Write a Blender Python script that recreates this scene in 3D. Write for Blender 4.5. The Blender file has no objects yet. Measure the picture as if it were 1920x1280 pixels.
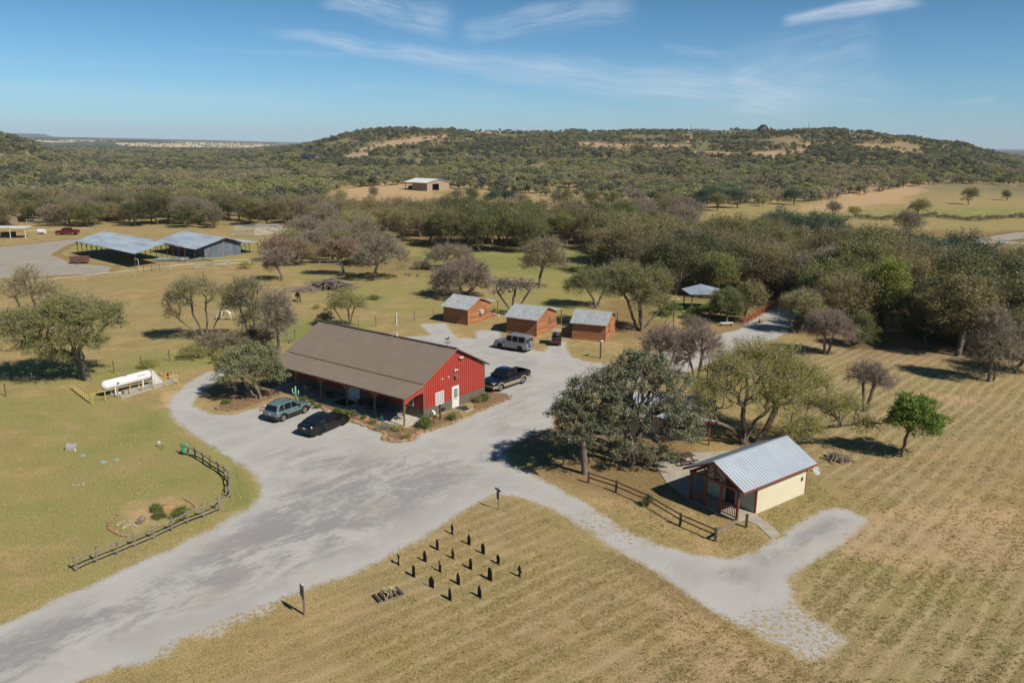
import bpy, math, random
import numpy as np
from mathutils import Vector, Matrix, Quaternion
R = math.radians
SC = bpy.context.scene
COL = SC.collection
# ---------------------------------------------------------------- camera
CAM_F, CAM_H = 1500.0, 24.5
PITCH, ROLL = math.atan(370 / 1500.0), 0.0095
_F = np.array([0, math.cos(PITCH), -math.sin(PITCH)])
_U0 = np.array([0, math.sin(PITCH), math.cos(PITCH)])
_R0 = np.array([1.0, 0, 0])
_R = math.cos(ROLL) * _R0 + math.sin(ROLL) * _U0
_U = -math.sin(ROLL) * _R0 + math.cos(ROLL) * _U0
cam_d = bpy.data.cameras.new("camera")
cam = bpy.data.objects.new("camera", cam_d)
COL.objects.link(cam)
cam_d.sensor_width = 36
cam_d.lens = CAM_F / 1920 * 36
cam_d.clip_start, cam_d.clip_end = 0.5, 60000
cam.matrix_world = Matrix([[_R[0], _U[0], -_F[0], 0], [_R[1], _U[1], -_F[1], 0], [_R[2], _U[2], -_F[2], CAM_H], [0, 0, 0, 1]])
SC.camera = cam
SC.render.resolution_x, SC.render.resolution_y = 1024, 682
SC.view_settings.view_transform = 'Standard'
SC.view_settings.look = 'None'
SC.view_settings.gamma = 1
SC.view_settings.exposure = 0.60
SC.render.engine = 'CYCLES'
SC.cycles.max_bounces = 5
SC.cycles.diffuse_bounces = 2
SC.cycles.transparent_max_bounces = 6
SC.cycles.volume_bounces = 0

def G(px, py, z=0.0):
    """survey: point of the photograph -> ground point at height z"""
    d = _F * CAM_F + _R * (px - 960) - _U * (py - 640)
    t = (z - CAM_H) / d[2]
    return Vector((d[0] * t, d[1] * t, z))

def px_dir(px, py):
    d = _F * CAM_F + _R * (px - 960) - _U * (py - 640)
    return d / np.linalg.norm(d)

# ---------------------------------------------------------------- node expressions
class X:
    def __init__(s, nt, sock): s.nt, s.k = nt, sock
    def _op(s, op, o=None, rev=False, o2=None, clamp=False):
        n = s.nt.nodes.new('ShaderNodeMath'); n.operation = op; n.use_clamp = clamp
        a = [s, o] if not rev else [o, s]
        if o2 is not None: a.append(o2)
        for i, v in enumerate(a):
            if v is None: continue
            if isinstance(v, X): s.nt.links.new(v.k, n.inputs[i])
            else: n.inputs[i].default_value = float(v)
        return X(s.nt, n.outputs[0])
    def __add__(s, o): return s._op('ADD', o)
    __radd__ = __add__
    def __sub__(s, o): return s._op('SUBTRACT', o)
    def __rsub__(s, o): return s._op('SUBTRACT', o, True)
    def __mul__(s, o): return s._op('MULTIPLY', o)
    __rmul__ = __mul__
    def __truediv__(s, o): return s._op('DIVIDE', o)
    def clamp(s): return s._op('ADD', 0.0, clamp=True)
    def f(s, op, o=None): return s._op(op, o)
    def ss(s, a, b):
        n = s.nt.nodes.new('ShaderNodeMapRange'); n.interpolation_type = 'SMOOTHSTEP'
        s.nt.links.new(s.k, n.inputs[0]); n.inputs[1].default_value = a; n.inputs[2].default_value = b
        n.inputs[3].default_value = 0; n.inputs[4].default_value = 1
        return X(s.nt, n.outputs[0])

def cmix(nt, fac, a, b, mode='MIX'):
    n = nt.nodes.new('ShaderNodeMix'); n.data_type = 'RGBA'; n.blend_type = mode
    for s, v in ((n.inputs[0], fac), (n.inputs[6], a), (n.inputs[7], b)):
        if isinstance(v, X): nt.links.new(v.k, s)
        elif isinstance(v, (int, float)): s.default_value = v
        else: s.default_value = (*v, 1)
    return X(nt, n.outputs[2])

def noise(nt, vec, scale, detail=4, rough=0.55, dist=0.0):
    n = nt.nodes.new('ShaderNodeTexNoise'); n.inputs['Scale'].default_value = scale
    n.inputs['Detail'].default_value = detail; n.inputs['Roughness'].default_value = rough
    n.inputs['Distortion'].default_value = dist
    if vec is not None: nt.links.new(vec.k, n.inputs['Vector'])
    return X(nt, n.outputs[0])

def coords(nt, kind='Object', scale=(1, 1, 1), rot=(0, 0, 0), src=None):
    if src is None:
        t = nt.nodes.new('ShaderNodeTexCoord'); src = X(nt, t.outputs[kind])
    m = nt.nodes.new('ShaderNodeMapping'); nt.links.new(src.k, m.inputs[0])
    m.inputs['Scale'].default_value = scale; m.inputs['Rotation'].default_value = rot
    return X(nt, m.outputs[0])

def xyz(nt, v):
    n = nt.nodes.new('ShaderNodeSeparateXYZ'); nt.links.new(v.k, n.inputs[0])
    return [X(nt, o) for o in n.outputs]

def cxyz(nt, a, b, c):
    n = nt.nodes.new('ShaderNodeCombineXYZ')
    for i, v in enumerate((a, b, c)):
        if isinstance(v, X): nt.links.new(v.k, n.inputs[i])
        else: n.inputs[i].default_value = v
    return X(nt, n.outputs[0])

# ---------------------------------------------------------------- world: clear sky with thin cirrus
SUN_AZ, SUN_EL = R(-39.0), R(43.5)
w = bpy.data.worlds.new("World"); SC.world = w; w.use_nodes = True
nt = w.node_tree; nt.nodes.clear()
sky = nt.nodes.new('ShaderNodeTexSky'); sky.sky_type = 'NISHITA'; sky.sun_disc = False
sky.sun_elevation = SUN_EL; sky.sun_rotation = math.pi / 2 - SUN_AZ
sky.altitude = 300; sky.air_density = 1.0; sky.dust_density = 0.35; sky.ozone_density = 2.2
tc = nt.nodes.new('ShaderNodeTexCoord')
gx, gy, gz = xyz(nt, X(nt, tc.outputs['Generated']))
az = gx.f('ARCTAN2', gy) * 57.2958
el = gz.f('ARCSINE') * 57.2958
def azel(px, py):
    d = px_dir(px, py); return math.degrees(math.atan2(d[0], d[1])), math.degrees(math.asin(d[2]))
def stroke(p0, p1, w0, w1, k0, k1, ns=0.25, nt_=2.2, seed=0.0, lo=.42, hi=.78):
    a0, e0 = azel(*p0); a1, e1 = azel(*p1)
    L = math.hypot(a1 - a0, e1 - e0); c, s = (a1 - a0) / L, (e1 - e0) / L
    da, de = az - a0, el - e0
    u = da * c + de * s
    v = de * c - da * s
    wob = noise(nt, cxyz(nt, u * 0.12, v * 0.2, seed + 5.0), 1.0, 3) - 0.5
    v = v + wob * (w1 * .8)
    t = (u / L)
    tt = t.clamp()
    wd = (tt * (w1 - w0) + w0) * 1.05
    band = 1.0 - (v / wd).f('ABSOLUTE').ss(0.15, 1.0)
    ends = t.ss(-0.03, 0.10) * (1.0 - t.ss(0.85, 1.05))
    tex = noise(nt, cxyz(nt, u * ns, v * nt_ * 1.7, seed), 1.0, 9, 0.66, 0.25).ss(lo - .04, hi + .14)
    return band * ends * tex * (tt * (k1 - k0) + k0)
cl = stroke((500, 60), (1560, 195), .35, 2.2, .75, .55, .18, 1.5, 1.0, .2, .7)
for a in [((600, -8), (850, 42), .9, 1.6, .8, .65, .3, 1.3, 3.0, .25, .7), ((865, 60), (1190, 2), .8, 1.5, .55, .6, .3, 1.4, 7.0, .25, .7),
          ((1465, 42), (1730, -6), .45, .8, .7, .9, .3, 1.4, 11.0, .15, .55), ((1370, 170), (1660, 80), 2.8, 3.0, .45, .3, .22, .8, 13.0, .25, .7),
          ((1180, 150), (1720, 190), 1.5, 2.2, .25, .3, .15, .9, 17.0, .3, .7), ((-60, 160), (620, 195), .5, 1.1, .30, .16, .15, 2.2, 19.0, .25, .65),
          ((-40, 112), (430, 130), .3, .3, .22, .2, .15, 2.2, 23.0, .3, .7), ((640, 160), (960, 182), .25, .5, .3, .3, .3, 2.6, 29.0, .3, .7),
          ((1240, 88), (1380, 108), .5, .5, .35, .35, .5, 1.8, 31.0, .35, .7), ((1780, 195), (1870, 188), .2, .3, .3, .3, .4, 2.2, 37.0, .25, .6),
          ((340, 90), (680, 104), .15, .3, .2, .25, .3, 2.2, 41.0, .3, .7), ((700, 205), (1500, 225), 1.2, 1.2, .14, .22, .1, 1.2, 43.0, .3, .7)]:
    cl = cl + stroke(*a)
cl = cl.clamp()
bg = nt.nodes.new('ShaderNodeBackground'); bg.inputs[1].default_value = 0.055
out = nt.nodes.new('ShaderNodeOutputWorld')
skyc = X(nt, sky.outputs[0])
skc = cmix(nt, 1.0, skyc, cmix(nt, el.ss(0.0, 15.0), (.60, .98, 1.36), (.222, .585, .760)), "MULTIPLY")
fin = cmix(nt, cl * 0.80, skc, (8.0, 9.0, 10.2))
nt.links.new(fin.k, bg.inputs[0]); nt.links.new(bg.outputs[0], out.inputs[0])
# ---------------------------------------------------------------- sun
sun_d = bpy.data.lights.new("sun", 'SUN'); sun_d.energy = 4.4; sun_d.angle = R(0.53); sun_d.color = (1.0, 0.93, 0.82)
sun = bpy.data.objects.new("sun", sun_d); COL.objects.link(sun)
sun.rotation_euler = Vector((math.cos(SUN_AZ) * math.cos(SUN_EL), math.sin(SUN_AZ) * math.cos(SUN_EL), math.sin(SUN_EL))).to_track_quat('Z', 'Y').to_euler()

# ---------------------------------------------------------------- materials
MATS = {}
def principled(nt):
    nt.nodes.clear()
    o = nt.nodes.new('ShaderNodeOutputMaterial'); p = nt.nodes.new('ShaderNodeBsdfPrincipled')
    nt.links.new(p.outputs[0], o.inputs[0])
    return p, o
def M(name, c1, c2=None, scale=3.0, rough=0.8, metal=0.0, bump=0.0, bscale=30.0, stretch=(1, 1, 1), spec=0.3, lo=.35, hi=.65, c3=None, s3=12.0, rnd=0.0):
    if name in MATS: return MATS[name]
    m = bpy.data.materials.new(name); m.use_nodes = True; nt = m.node_tree
    p, o = principled(nt)
    p.inputs['Roughness'].default_value = rough; p.inputs['Metallic'].default_value = metal
    p.inputs['Specular IOR Level'].default_value = spec
    co = coords(nt, 'Object', stretch)
    if c2 is None: c2 = tuple(v * 0.8 for v in c1)
    if 'twig' not in name: c1, c2, c3 = [c and tuple(v * .74 for v in c) for c in (c1, c2, c3)]
    c = cmix(nt, noise(nt, co, scale, 6, .6).ss(lo, hi), c1, c2)
    if c3 is not None: c = cmix(nt, noise(nt, co, s3, 4, .6).ss(.5, .72), c, c3)
    if rnd:
        oi = nt.nodes.new('ShaderNodeObjectInfo'); rr = X(nt, oi.outputs['Random'])
        c = cmix(nt, 1.0, c, cmix(nt, rr, (1 - rnd,) * 3, (1 + rnd,) * 3), 'MULTIPLY')
    nt.links.new(c.k, p.inputs['Base Color'])
    if bump:
        b = nt.nodes.new('ShaderNodeBump'); b.inputs['Strength'].default_value = bump; b.inputs['Distance'].default_value = 0.05
        nt.links.new(noise(nt, co, bscale, 4).k, b.inputs['Height']); nt.links.new(b.outputs[0], p.inputs['Normal'])
    MATS[name] = m
    return m
def leafmat(name, cols, trans=0.3, rough=0.6, cs=0.8, val=.22):
    m = bpy.data.materials.new(name); m.use_nodes = True; nt = m.node_tree
    p, o = principled(nt)
    co = coords(nt, 'Object')
    oi = nt.nodes.new('ShaderNodeObjectInfo'); rr = X(nt, oi.outputs['Random'])
    a = noise(nt, co, cs, 3).ss(.35, .65)
    c = cmix(nt, a, cols[0], cols[1])
    b = noise(nt, co, cs * 9, 2).ss(.45, .75)
    c = cmix(nt, b, c, cols[2])
    c = cmix(nt, 1.0, c, cmix(nt, rr, (1 - val, 1 - val, 1 - val * .6), (1 + val * 1.2, 1 + val * .8, 1 + val * .3)), 'MULTIPLY')
    nt.links.new(c.k, p.inputs['Base Color']); p.inputs['Roughness'].default_value = rough
    p.inputs['Specular IOR Level'].default_value = 0.25
    t = nt.nodes.new('ShaderNodeBsdfTranslucent'); nt.links.new(cmix(nt, 1.0, c, (1.1, 1.15, .6), 'MULTIPLY').k, t.inputs[0])
    mx = nt.nodes.new('ShaderNodeMixShader'); mx.inputs[0].default_value = trans
    nt.links.new(p.outputs[0], mx.inputs[1]); nt.links.new(t.outputs[0], mx.inputs[2]); nt.links.new(mx.outputs[0], o.inputs[0])
    MATS[name] = m
    return m

# ---------------------------------------------------------------- mesh builder
class MB:
    def __init__(s): s.v = []; s.f = []; s.m = []; s.T = Matrix.Identity(4)
    def add(s, vs, fs, mi=0):
        b = len(s.v); s.v += [tuple(s.T @ Vector(p)) for p in vs]
        s.f += [tuple(b + i for i in f) for f in fs]; s.m += [mi] * len(fs); return s
    def box(s, x0, x1, y0, y1, z0, z1, mi=0):
        return s.add([(x0, y0, z0), (x1, y0, z0), (x1, y1, z0), (x0, y1, z0), (x0, y0, z1), (x1, y0, z1), (x1, y1, z1), (x0, y1, z1)],
                     [(0, 3, 2, 1), (4, 5, 6, 7), (0, 1, 5, 4), (1, 2, 6, 5), (2, 3, 7, 6), (3, 0, 4, 7)], mi)
    def bar(s, a, b, wx, wz=None, mi=0, up=(0, 0, 1)):
        """rectangular bar from a to b"""
        a, b = Vector(a), Vector(b); wz = wz or wx; d = (b - a).normalized(); up = Vector(up)
        if abs(d.dot(up)) > .98: up = Vector((1, 0, 0))
        sx = d.cross(up).normalized() * wx / 2; sz = sx.cross(d).normalized() * wz / 2
        vs = [a - sx - sz, a + sx - sz, a + sx + sz, a - sx + sz, b - sx - sz, b + sx - sz, b + sx + sz, b - sx + sz]
        return s.add(vs, [(3, 2, 1, 0), (4, 5, 6, 7), (0, 1, 5, 4), (1, 2, 6, 5), (2, 3, 7, 6), (3, 0, 4, 7)], mi)
    def tube(s, pts, rad, n=8, mi=0, caps=True):
        pts = [Vector(p) for p in pts]; k = len(pts)
        if not hasattr(rad, '__len__'): rad = [rad] * k
        rings = []; ref = Vector((0.31, 0.2, 1))
        for i, p in enumerate(pts):
            d = (pts[min(i + 1, k - 1)] - pts[max(i - 1, 0)]).normalized()
            if abs(d.dot(ref.normalized())) > .97: ref = Vector((1, .3, 0))
            e = d.cross(ref).normalized(); g = e.cross(d)
            rings.append([p + (e * math.cos(2 * math.pi * j / n) + g * math.sin(2 * math.pi * j / n)) * rad[i] for j in range(n)])
        vs = [q for r in rings for q in r]
        fs = [(i * n + j, i * n + (j + 1) % n, (i + 1) * n + (j + 1) % n, (i + 1) * n + j) for i in range(k - 1) for j in range(n)]
        if caps: fs += [tuple(range(n - 1, -1, -1)), tuple((k - 1) * n + j for j in range(n))]
        return s.add(vs, fs, mi)
    def prism(s, outline, a, b, mi=0):
        """outline: 3D points of polygon given at offset a, extruded to offset b (vectors)"""
        n = len(outline); a, b = Vector(a), Vector(b)
        vs = [Vector(p) + a for p in outline] + [Vector(p) + b for p in outline]
        fs = [tuple(range(n - 1, -1, -1)), tuple(range(n, 2 * n))] + [(i, (i + 1) % n, n + (i + 1) % n, n + i) for i in range(n)]
        return s.add(vs, fs, mi)
    def lathe(s, prof, c=(0, 0, 0), n=16, mi=0):
        vs = [(c[0] + r * math.cos(2 * math.pi * j / n), c[1] + r * math.sin(2 * math.pi * j / n), c[2] + z) for r, z in prof for j in range(n)]
        fs = [(i * n + j, i * n + (j + 1) % n, (i + 1) * n + (j + 1) % n, (i + 1) * n + j) for i in range(len(prof) - 1) for j in range(n)]
        return s.add(vs, fs, mi)
    def quad(s, a, b, c, d, mi=0): return s.add([a, b, c, d], [(0, 1, 2, 3)], mi)
    def rock(s, c, r, rng, mi=0, sq=.6):
        vs = []; n = 7
        for i, (ph, rr) in enumerate(((-.2, .75), (.35, 1.0), (.8, .7))):
            for j in range(n):
                a = 2 * math.pi * (j + .5 * (i % 2)) / n; q = r * rr * rng.uniform(.75, 1.2)
                vs.append((c[0] + q * math.cos(a), c[1] + q * math.sin(a) * .85, c[2] + r * sq * ph * rng.uniform(.85, 1.15)))
        fs = [(i * n + j, i * n + (j + 1) % n, (i + 1) * n + (j + 1) % n, (i + 1) * n + j) for i in range(2) for j in range(n)] + [tuple(2 * n + j for j in range(n))]
        return s.add(vs, fs, mi)
    def build(s, name, mats, parent=None, smooth=False):
        me = bpy.data.meshes.new(name); me.from_pydata(s.v, [], s.f)
        if not isinstance(mats, (list, tuple)): mats = [mats]
        for m in mats: me.materials.append(m)
        me.polygons.foreach_set('material_index', s.m)
        if smooth: me.polygons.foreach_set('use_smooth', [True] * len(s.f))
        me.update()
        o = bpy.data.objects.new(name, me); COL.objects.link(o)
        if parent: o.parent = parent
        return o
def tag(o, label=None, cat=None, group=None, kind=None):
    if label: o['label'] = label
    if cat: o['category'] = cat
    if group: o['group'] = group
    if kind: o['kind'] = kind
    return o
def thing(name, label, cat, loc, rz=0.0, group=None):
    o = bpy.data.objects.new(name, None); COL.objects.link(o); o.empty_display_size = .3
    o.location = loc; o.rotation_euler = (0, 0, rz)
    return tag(o, label, cat, group)
def plabel(o, t): o['label'] = t; return o
def copy_tree(o, parent=None):
    c = o.copy(); COL.objects.link(c); c.parent = parent
    for ch in list(o.children): copy_tree(ch, c)
    return c
def np_mesh(name, V, F, mats, parent=None, mi=None, smooth=False, link=True):
    """V (n,3), F (m,k) uniform faces, via foreach_set"""
    me = bpy.data.meshes.new(name); Vn = len(V); Fn, k = F.shape
    me.vertices.add(Vn); me.vertices.foreach_set('co', np.asarray(V, np.float32).ravel())
    me.loops.add(Fn * k); me.loops.foreach_set('vertex_index', F.astype(np.int32).ravel())
    me.polygons.add(Fn); me.polygons.foreach_set('loop_start', np.arange(Fn, dtype=np.int32) * k)
    me.polygons.foreach_set('loop_total', np.full(Fn, k, np.int32))
    if not isinstance(mats, (list, tuple)): mats = [mats]
    for m in mats: me.materials.append(m)
    if mi is not None: me.polygons.foreach_set('material_index', mi.astype(np.int32))
    if smooth: me.polygons.foreach_set('use_smooth', np.ones(Fn, bool))
    me.update(calc_edges=True)
    o = bpy.data.objects.new(name, me)
    if link: COL.objects.link(o)
    if parent: o.parent = parent
    return o

# ---------------------------------------------------------------- numpy noise
def vnoise(x, y, seed=0):
    xi = np.floor(x).astype(np.int64); yi = np.floor(y).astype(np.int64); fx = x - xi; fy = y - yi
    def h(a, b):
        n = (a * 374761393 + b * 668265263 + seed * 144665) & 0x7fffffff
        n = ((n ^ (n >> 13)) * 1274126177) & 0x7fffffff
        return ((n ^ (n >> 16)) & 0xffff) / 65535.0
    u = fx * fx * (3 - 2 * fx); v = fy * fy * (3 - 2 * fy)
    return (h(xi, yi) * (1 - u) + h(xi + 1, yi) * u) * (1 - v) + (h(xi, yi + 1) * (1 - u) + h(xi + 1, yi + 1) * u) * v
def fbm(x, y, seed=0, o=4):
    r = 0; a = .5; t = 0
    for i in range(o):
        r = r + a * vnoise(x * 2 ** i, y * 2 ** i, seed + i); t += a; a *= .5
    return r / t
def sstep(a, b, x):
    t = np.clip((x - a) / (b - a), 0, 1); return t * t * (3 - 2 * t)
def poly_sd(x, y, P):
    """signed distance, positive inside polygon P (k,2)"""
    d = np.full(x.shape, 1e9); ins = np.zeros(x.shape, bool); k = len(P)
    for i in range(k):
        ax, ay = P[i]; bx, by = P[(i + 1) % k]
        ex, ey = bx - ax, by - ay; L = ex * ex + ey * ey + 1e-9
        t = np.clip(((x - ax) * ex + (y - ay) * ey) / L, 0, 1)
        d = np.minimum(d, np.hypot(x - ax - t * ex, y - ay - t * ey))
        if ay != by:
            c = ((ay > y) != (by > y)) & (x < (bx - ax) * (y - ay) / (by - ay) + ax)
            ins ^= c
    return np.where(ins, d, -d)
def wpoly(pts): return [tuple(G(*p)[:2]) for p in pts]
# ================================================================ terrain
HP = np.array([[-400, 10], [0, 0], [400, 0], [470, 2], [560, 15], [600, 24], [680, 37], [760, 41], [900, 41], [1000, 40], [1400, 41], [1560, 43], [1620, 41],
               [1660, 36], [1740, 30], [1800, 27], [1860, 14], [1920, 4], [1980, 0], [4000, 0]])
def terrain(x, y):
    x = np.asarray(x, float); y = np.asarray(y, float); r = np.hypot(x, y)
    yy = np.where(y > 1, y, 1.0)
    px = np.where(y > 1, 960 + 1545 * np.clip(x / yy, -3, 3), 4000)
    A = np.interp(px, HP[:, 0], HP[:, 1], left=0, right=0)
    n = fbm(x / 160 + 40, y / 160 + 40, 3, 4) - .5
    n2 = fbm(x / 60 + 9, y / 60 + 4, 8, 3) - .5
    S = np.clip((r - 430) / 750, 0, 1)
    S = .35 * S + .65 * S * S * (3 - 2 * S)
    far = np.where(r > 1500, np.clip(1 - (r - 1500) / 2500, .2, 1), 1)
    h = A * S * far * (1 + .25 * n) + (n * 9 + n2 * 4) * S * (A > 1) * np.clip(A / 30, 0, 1) * np.clip((1350 - r) / 300, 0, 1)
    # left spur
    AL = np.interp(px, [-900, -200, -40, 40, 90, 150], [0, 24, 30, 20, 7, 0], left=0, right=0)
    SL = sstep(450, 900, r) * (1 - sstep(1100, 1900, r))
    h = h + AL * SL * (1 + .3 * n)
    h = h + (fbm(x / 90, y / 90, 21, 3) - .5) * 3.0 * sstep(260, 600, r)
    # far mesas at the left
    AM = np.interp(px, [-2500, -300, 40, 82, 96, 400, 560, 4000], [1, 1, 1, .93, .45, .38, .12, .12])
    h = h + AM * 62 * sstep(9500, 11500, r)
    h = h + 31 * sstep(2600, 6500, r) * np.interp(px, [60, 200, 420, 560], [1, .8, .35, 0.1])
    return h
def tz(x, y): return float(terrain(np.array([x]), np.array([y]))[0])

# ground colours as masks painted from polygons surveyed in the photograph: green, bare soil, mown stripes, leaf litter
GREEN = [([(-300, 800), (120, 735), (300, 745), (325, 800), (430, 865), (480, 920), (380, 985), (150, 1085), (-300, 1250)], .55, 4),
         ([(-80, 785), (60, 775), (95, 783), (60, 800), (-80, 812)], 1.0, .6), ([(150, 900), (250, 880), (330, 905), (240, 960), (120, 985)], .75, 2),
         ([(250, 768), (310, 765), (330, 800), (270, 815)], .8, 1), ([(520, 480), (1150, 470), (1180, 600), (700, 600), (560, 560)], .5, 10),
         ([(760, 462), (1180, 462), (1180, 520), (760, 500)], 1.0, 5), ([(820, 500), (1150, 500), (1130, 560), (930, 560)], .6, 5), ([(500, 600), (740, 590), (650, 640), (520, 640)], .9, 3),
         ([(0, 690), (480, 640), (420, 690), (0, 740)], .75, 3), ([(120, 455), (480, 455), (470, 490), (200, 492)], .8, 6),
         ([(1230, 560), (1420, 560), (1380, 602), (1180, 600)], 1.0, 3), ([(1600, 610), (1920, 610), (1920, 650), (1600, 650)], .9, 4),
         ([(1560, 395), (1950, 385), (1950, 412), (1500, 412)], .8, 12), ([(1320, 380), (1950, 400), (1950, 470), (1500, 460)], .35, 15),
         ([(1550, 660), (1950, 700), (1950, 830), (1640, 900)], .45, 8), ([(1500, 1040), (1700, 980), (1950, 1100), (1950, 1300), (1650, 1300)], .5, 5),
         ([(700, 1100), (960, 1000), (1100, 1050), (900, 1200)], .45, 4), ([(430, 860), (490, 915), (470, 945), (420, 960), (435, 900)], .9, .8)]
SOIL = [([(1540, 1000), (1700, 940), (1950, 960), (1950, 1080), (1800, 1050), (1640, 1060)], .8, 3), ([(1230, 1110), (1300, 1140), (1560, 1290), (1300, 1290)], .95, 1.5),
        ([(1180, 1060), (1330, 1130), (1480, 1225), (1430, 1240), (1240, 1130)], .5, 1.2), ([(300, 735), (345, 728), (320, 760), (345, 800), (310, 770)], .8, .8),
        ([(1030, 905), (1240, 1000), (1340, 1030), (1300, 1000), (1100, 880)], .55, 2), ([(820, 620), (1180, 640), (1200, 680), (1060, 650), (830, 640)], .45, 3),
        ([(620, 330), (1420, 350), (1420, 395), (620, 400)], .35, 20), ([(650, 352), (770, 350), (860, 372), (700, 385), (640, 375)], .9, 12),
        ([(1480, 395), (1600, 355), (1760, 345), (1700, 380), (1560, 400)], .75, 10), ([(1140, 640), (1320, 600), (1420, 600), (1300, 650)], .45, 3),
        ([(230, 745), (400, 690), (420, 680), (330, 740)], .4, 2), ([(1500, 640), (1920, 690), (1920, 720), (1500, 680)], .4, 4),
        ([(1740, 735), (1860, 740), (1860, 770), (1760, 765)], .7, 1.5), ([(210, 930), (400, 940), (370, 975), (240, 1000)], .45, 1)]
STRIPE = [([(1480, 640), (1980, 680), (2100, 1500), (100, 1500), (640, 1100), (940, 930), (1480, 1250), (1500, 1100), (1640, 960), (1440, 800)], 1.0, 3)]
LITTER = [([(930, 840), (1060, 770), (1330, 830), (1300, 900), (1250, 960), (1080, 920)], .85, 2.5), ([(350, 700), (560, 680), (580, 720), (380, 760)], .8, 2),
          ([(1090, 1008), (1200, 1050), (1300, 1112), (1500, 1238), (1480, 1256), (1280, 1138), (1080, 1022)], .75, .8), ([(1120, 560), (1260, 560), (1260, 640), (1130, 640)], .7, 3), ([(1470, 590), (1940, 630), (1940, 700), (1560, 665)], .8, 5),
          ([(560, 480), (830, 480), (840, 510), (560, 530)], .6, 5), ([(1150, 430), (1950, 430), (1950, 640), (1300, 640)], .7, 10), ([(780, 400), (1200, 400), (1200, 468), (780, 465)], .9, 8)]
HILLSOIL = [([(1410, 285), (1500, 280), (1515, 292), (1470, 300), (1415, 297)], 1.0, 1.0), ([(1490, 285), (1522, 266), (1520, 272), (1506, 292)], 1.0, 1), ([(1290, 283), (1360, 285), (1420, 290), (1340, 296), (1290, 291)], .9, 1),
            ([(640, 296), (700, 268), (840, 252), (838, 260), (760, 270), (660, 300)], .62, .9), ([(1080, 268), (1180, 270), (1300, 272), (1290, 282), (1160, 284), (1085, 274)], .8, 1), ([(1270, 252), (1310, 250), (1290, 270)], .8, 1),
            ([(880, 246), (1060, 245), (1060, 250), (880, 250)], .6, 1), ([(1590, 248), (1606, 250), (1600, 266)], .9, 1), ([(1680, 285), (1740, 288), (1730, 298), (1690, 296)], .8, 1)]
def project(x, y, z):
    d0, d1, d2 = x, y, z - CAM_H
    dep = d0 * _F[0] + d1 * _F[1] + d2 * _F[2]; dep = np.where(dep > 1, dep, 1)
    return 960 + CAM_F * (d0 * _R[0] + d1 * _R[1] + d2 * _R[2]) / dep, 640 - CAM_F * (d0 * _U[0] + d1 * _U[1] + d2 * _U[2]) / dep
def masks(x, y, z):
    out = []
    r = np.hypot(x, y); wn = (fbm(x / 6 + 3, y / 6, 5, 4) - .5)
    near = r < 620
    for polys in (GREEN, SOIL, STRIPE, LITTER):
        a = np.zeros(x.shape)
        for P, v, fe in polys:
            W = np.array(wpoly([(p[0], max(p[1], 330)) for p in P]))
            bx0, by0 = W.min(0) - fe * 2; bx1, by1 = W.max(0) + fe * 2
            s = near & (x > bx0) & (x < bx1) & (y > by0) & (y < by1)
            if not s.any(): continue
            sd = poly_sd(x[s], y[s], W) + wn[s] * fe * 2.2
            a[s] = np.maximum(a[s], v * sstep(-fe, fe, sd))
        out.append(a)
    far = (r > 500) & (r < 2200) & (y > 0)
    ix, iy = project(x[far], y[far], z[far])
    b = np.zeros(ix.shape)
    for P, v, fe in HILLSOIL:
        sd = poly_sd(ix, iy, np.array(P, float)); b = np.maximum(b, v * sstep(-fe * 1.5, fe * 1.5, sd + (fbm(x[far] / 14, y[far] / 14, 9) - .5) * 5))
    out[1][far] = np.maximum(out[1][far], b)
    fp = (r > 2200) & (y > 0)
    ix, iy = project(x[fp], y[fp], z[fp]); b = np.zeros(ix.shape)
    for P in ([(215, 268), (300, 266.5), (400, 266), (545, 262), (540, 270), (470, 277), (300, 276), (225, 273)], [(60, 263), (170, 261), (260, 262), (180, 265), (90, 268)], [(1890, 270), (1960, 270), (1960, 279), (1890, 278)]): b = np.maximum(b, sstep(-.6, .6, poly_sd(ix, iy, np.array(P, float))))
    out[2][fp] = b
    return out

# one ground sheet: rings around the viewpoint, fine in front, reaching the horizon
def build_ground():
    rs = np.concatenate([[14.0], np.exp(np.linspace(math.log(18), math.log(330), 520)), np.exp(np.linspace(math.log(334), math.log(2200), 300)), np.exp(np.linspace(math.log(2240), math.log(15500), 60))])
    fr = np.linspace(-R(36), R(36), 430); bk = np.linspace(R(36), 2 * math.pi - R(36), 70)[1:-1]
    an = np.concatenate([fr, bk]); nA, nR = len(an), len(rs)
    rr, aa = np.meshgrid(rs, an, indexing='ij'); x = (rr * np.sin(aa)).ravel(); y = (rr * np.cos(aa)).ravel()
    z = terrain(x, y)
    V = np.stack([x, y, z], 1); V = np.vstack([V, [[0, 0, 0]]])
    i = np.arange((nR - 1) * nA); a = i // nA; b = i % nA; b2 = (b + 1) % nA
    F = np.stack([a * nA + b, (a + 1) * nA + b, (a + 1) * nA + b2, a * nA + b2], 1)[:, ::-1]
    b = np.arange(nA // 2) * 2; c = len(V) - 1
    F2 = np.stack([np.full(len(b), c), b, (b + 1) % nA, (b + 2) % nA], 1)[:, ::-1]
    F = np.vstack([F, F2])
    o = np_mesh('ground', V, F, ground_mat(), smooth=True); tag(o, kind='structure')
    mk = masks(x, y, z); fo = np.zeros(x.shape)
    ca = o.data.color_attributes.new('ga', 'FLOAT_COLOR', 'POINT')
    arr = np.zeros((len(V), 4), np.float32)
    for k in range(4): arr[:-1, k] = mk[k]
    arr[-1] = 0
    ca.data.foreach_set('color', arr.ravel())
    return o

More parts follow.
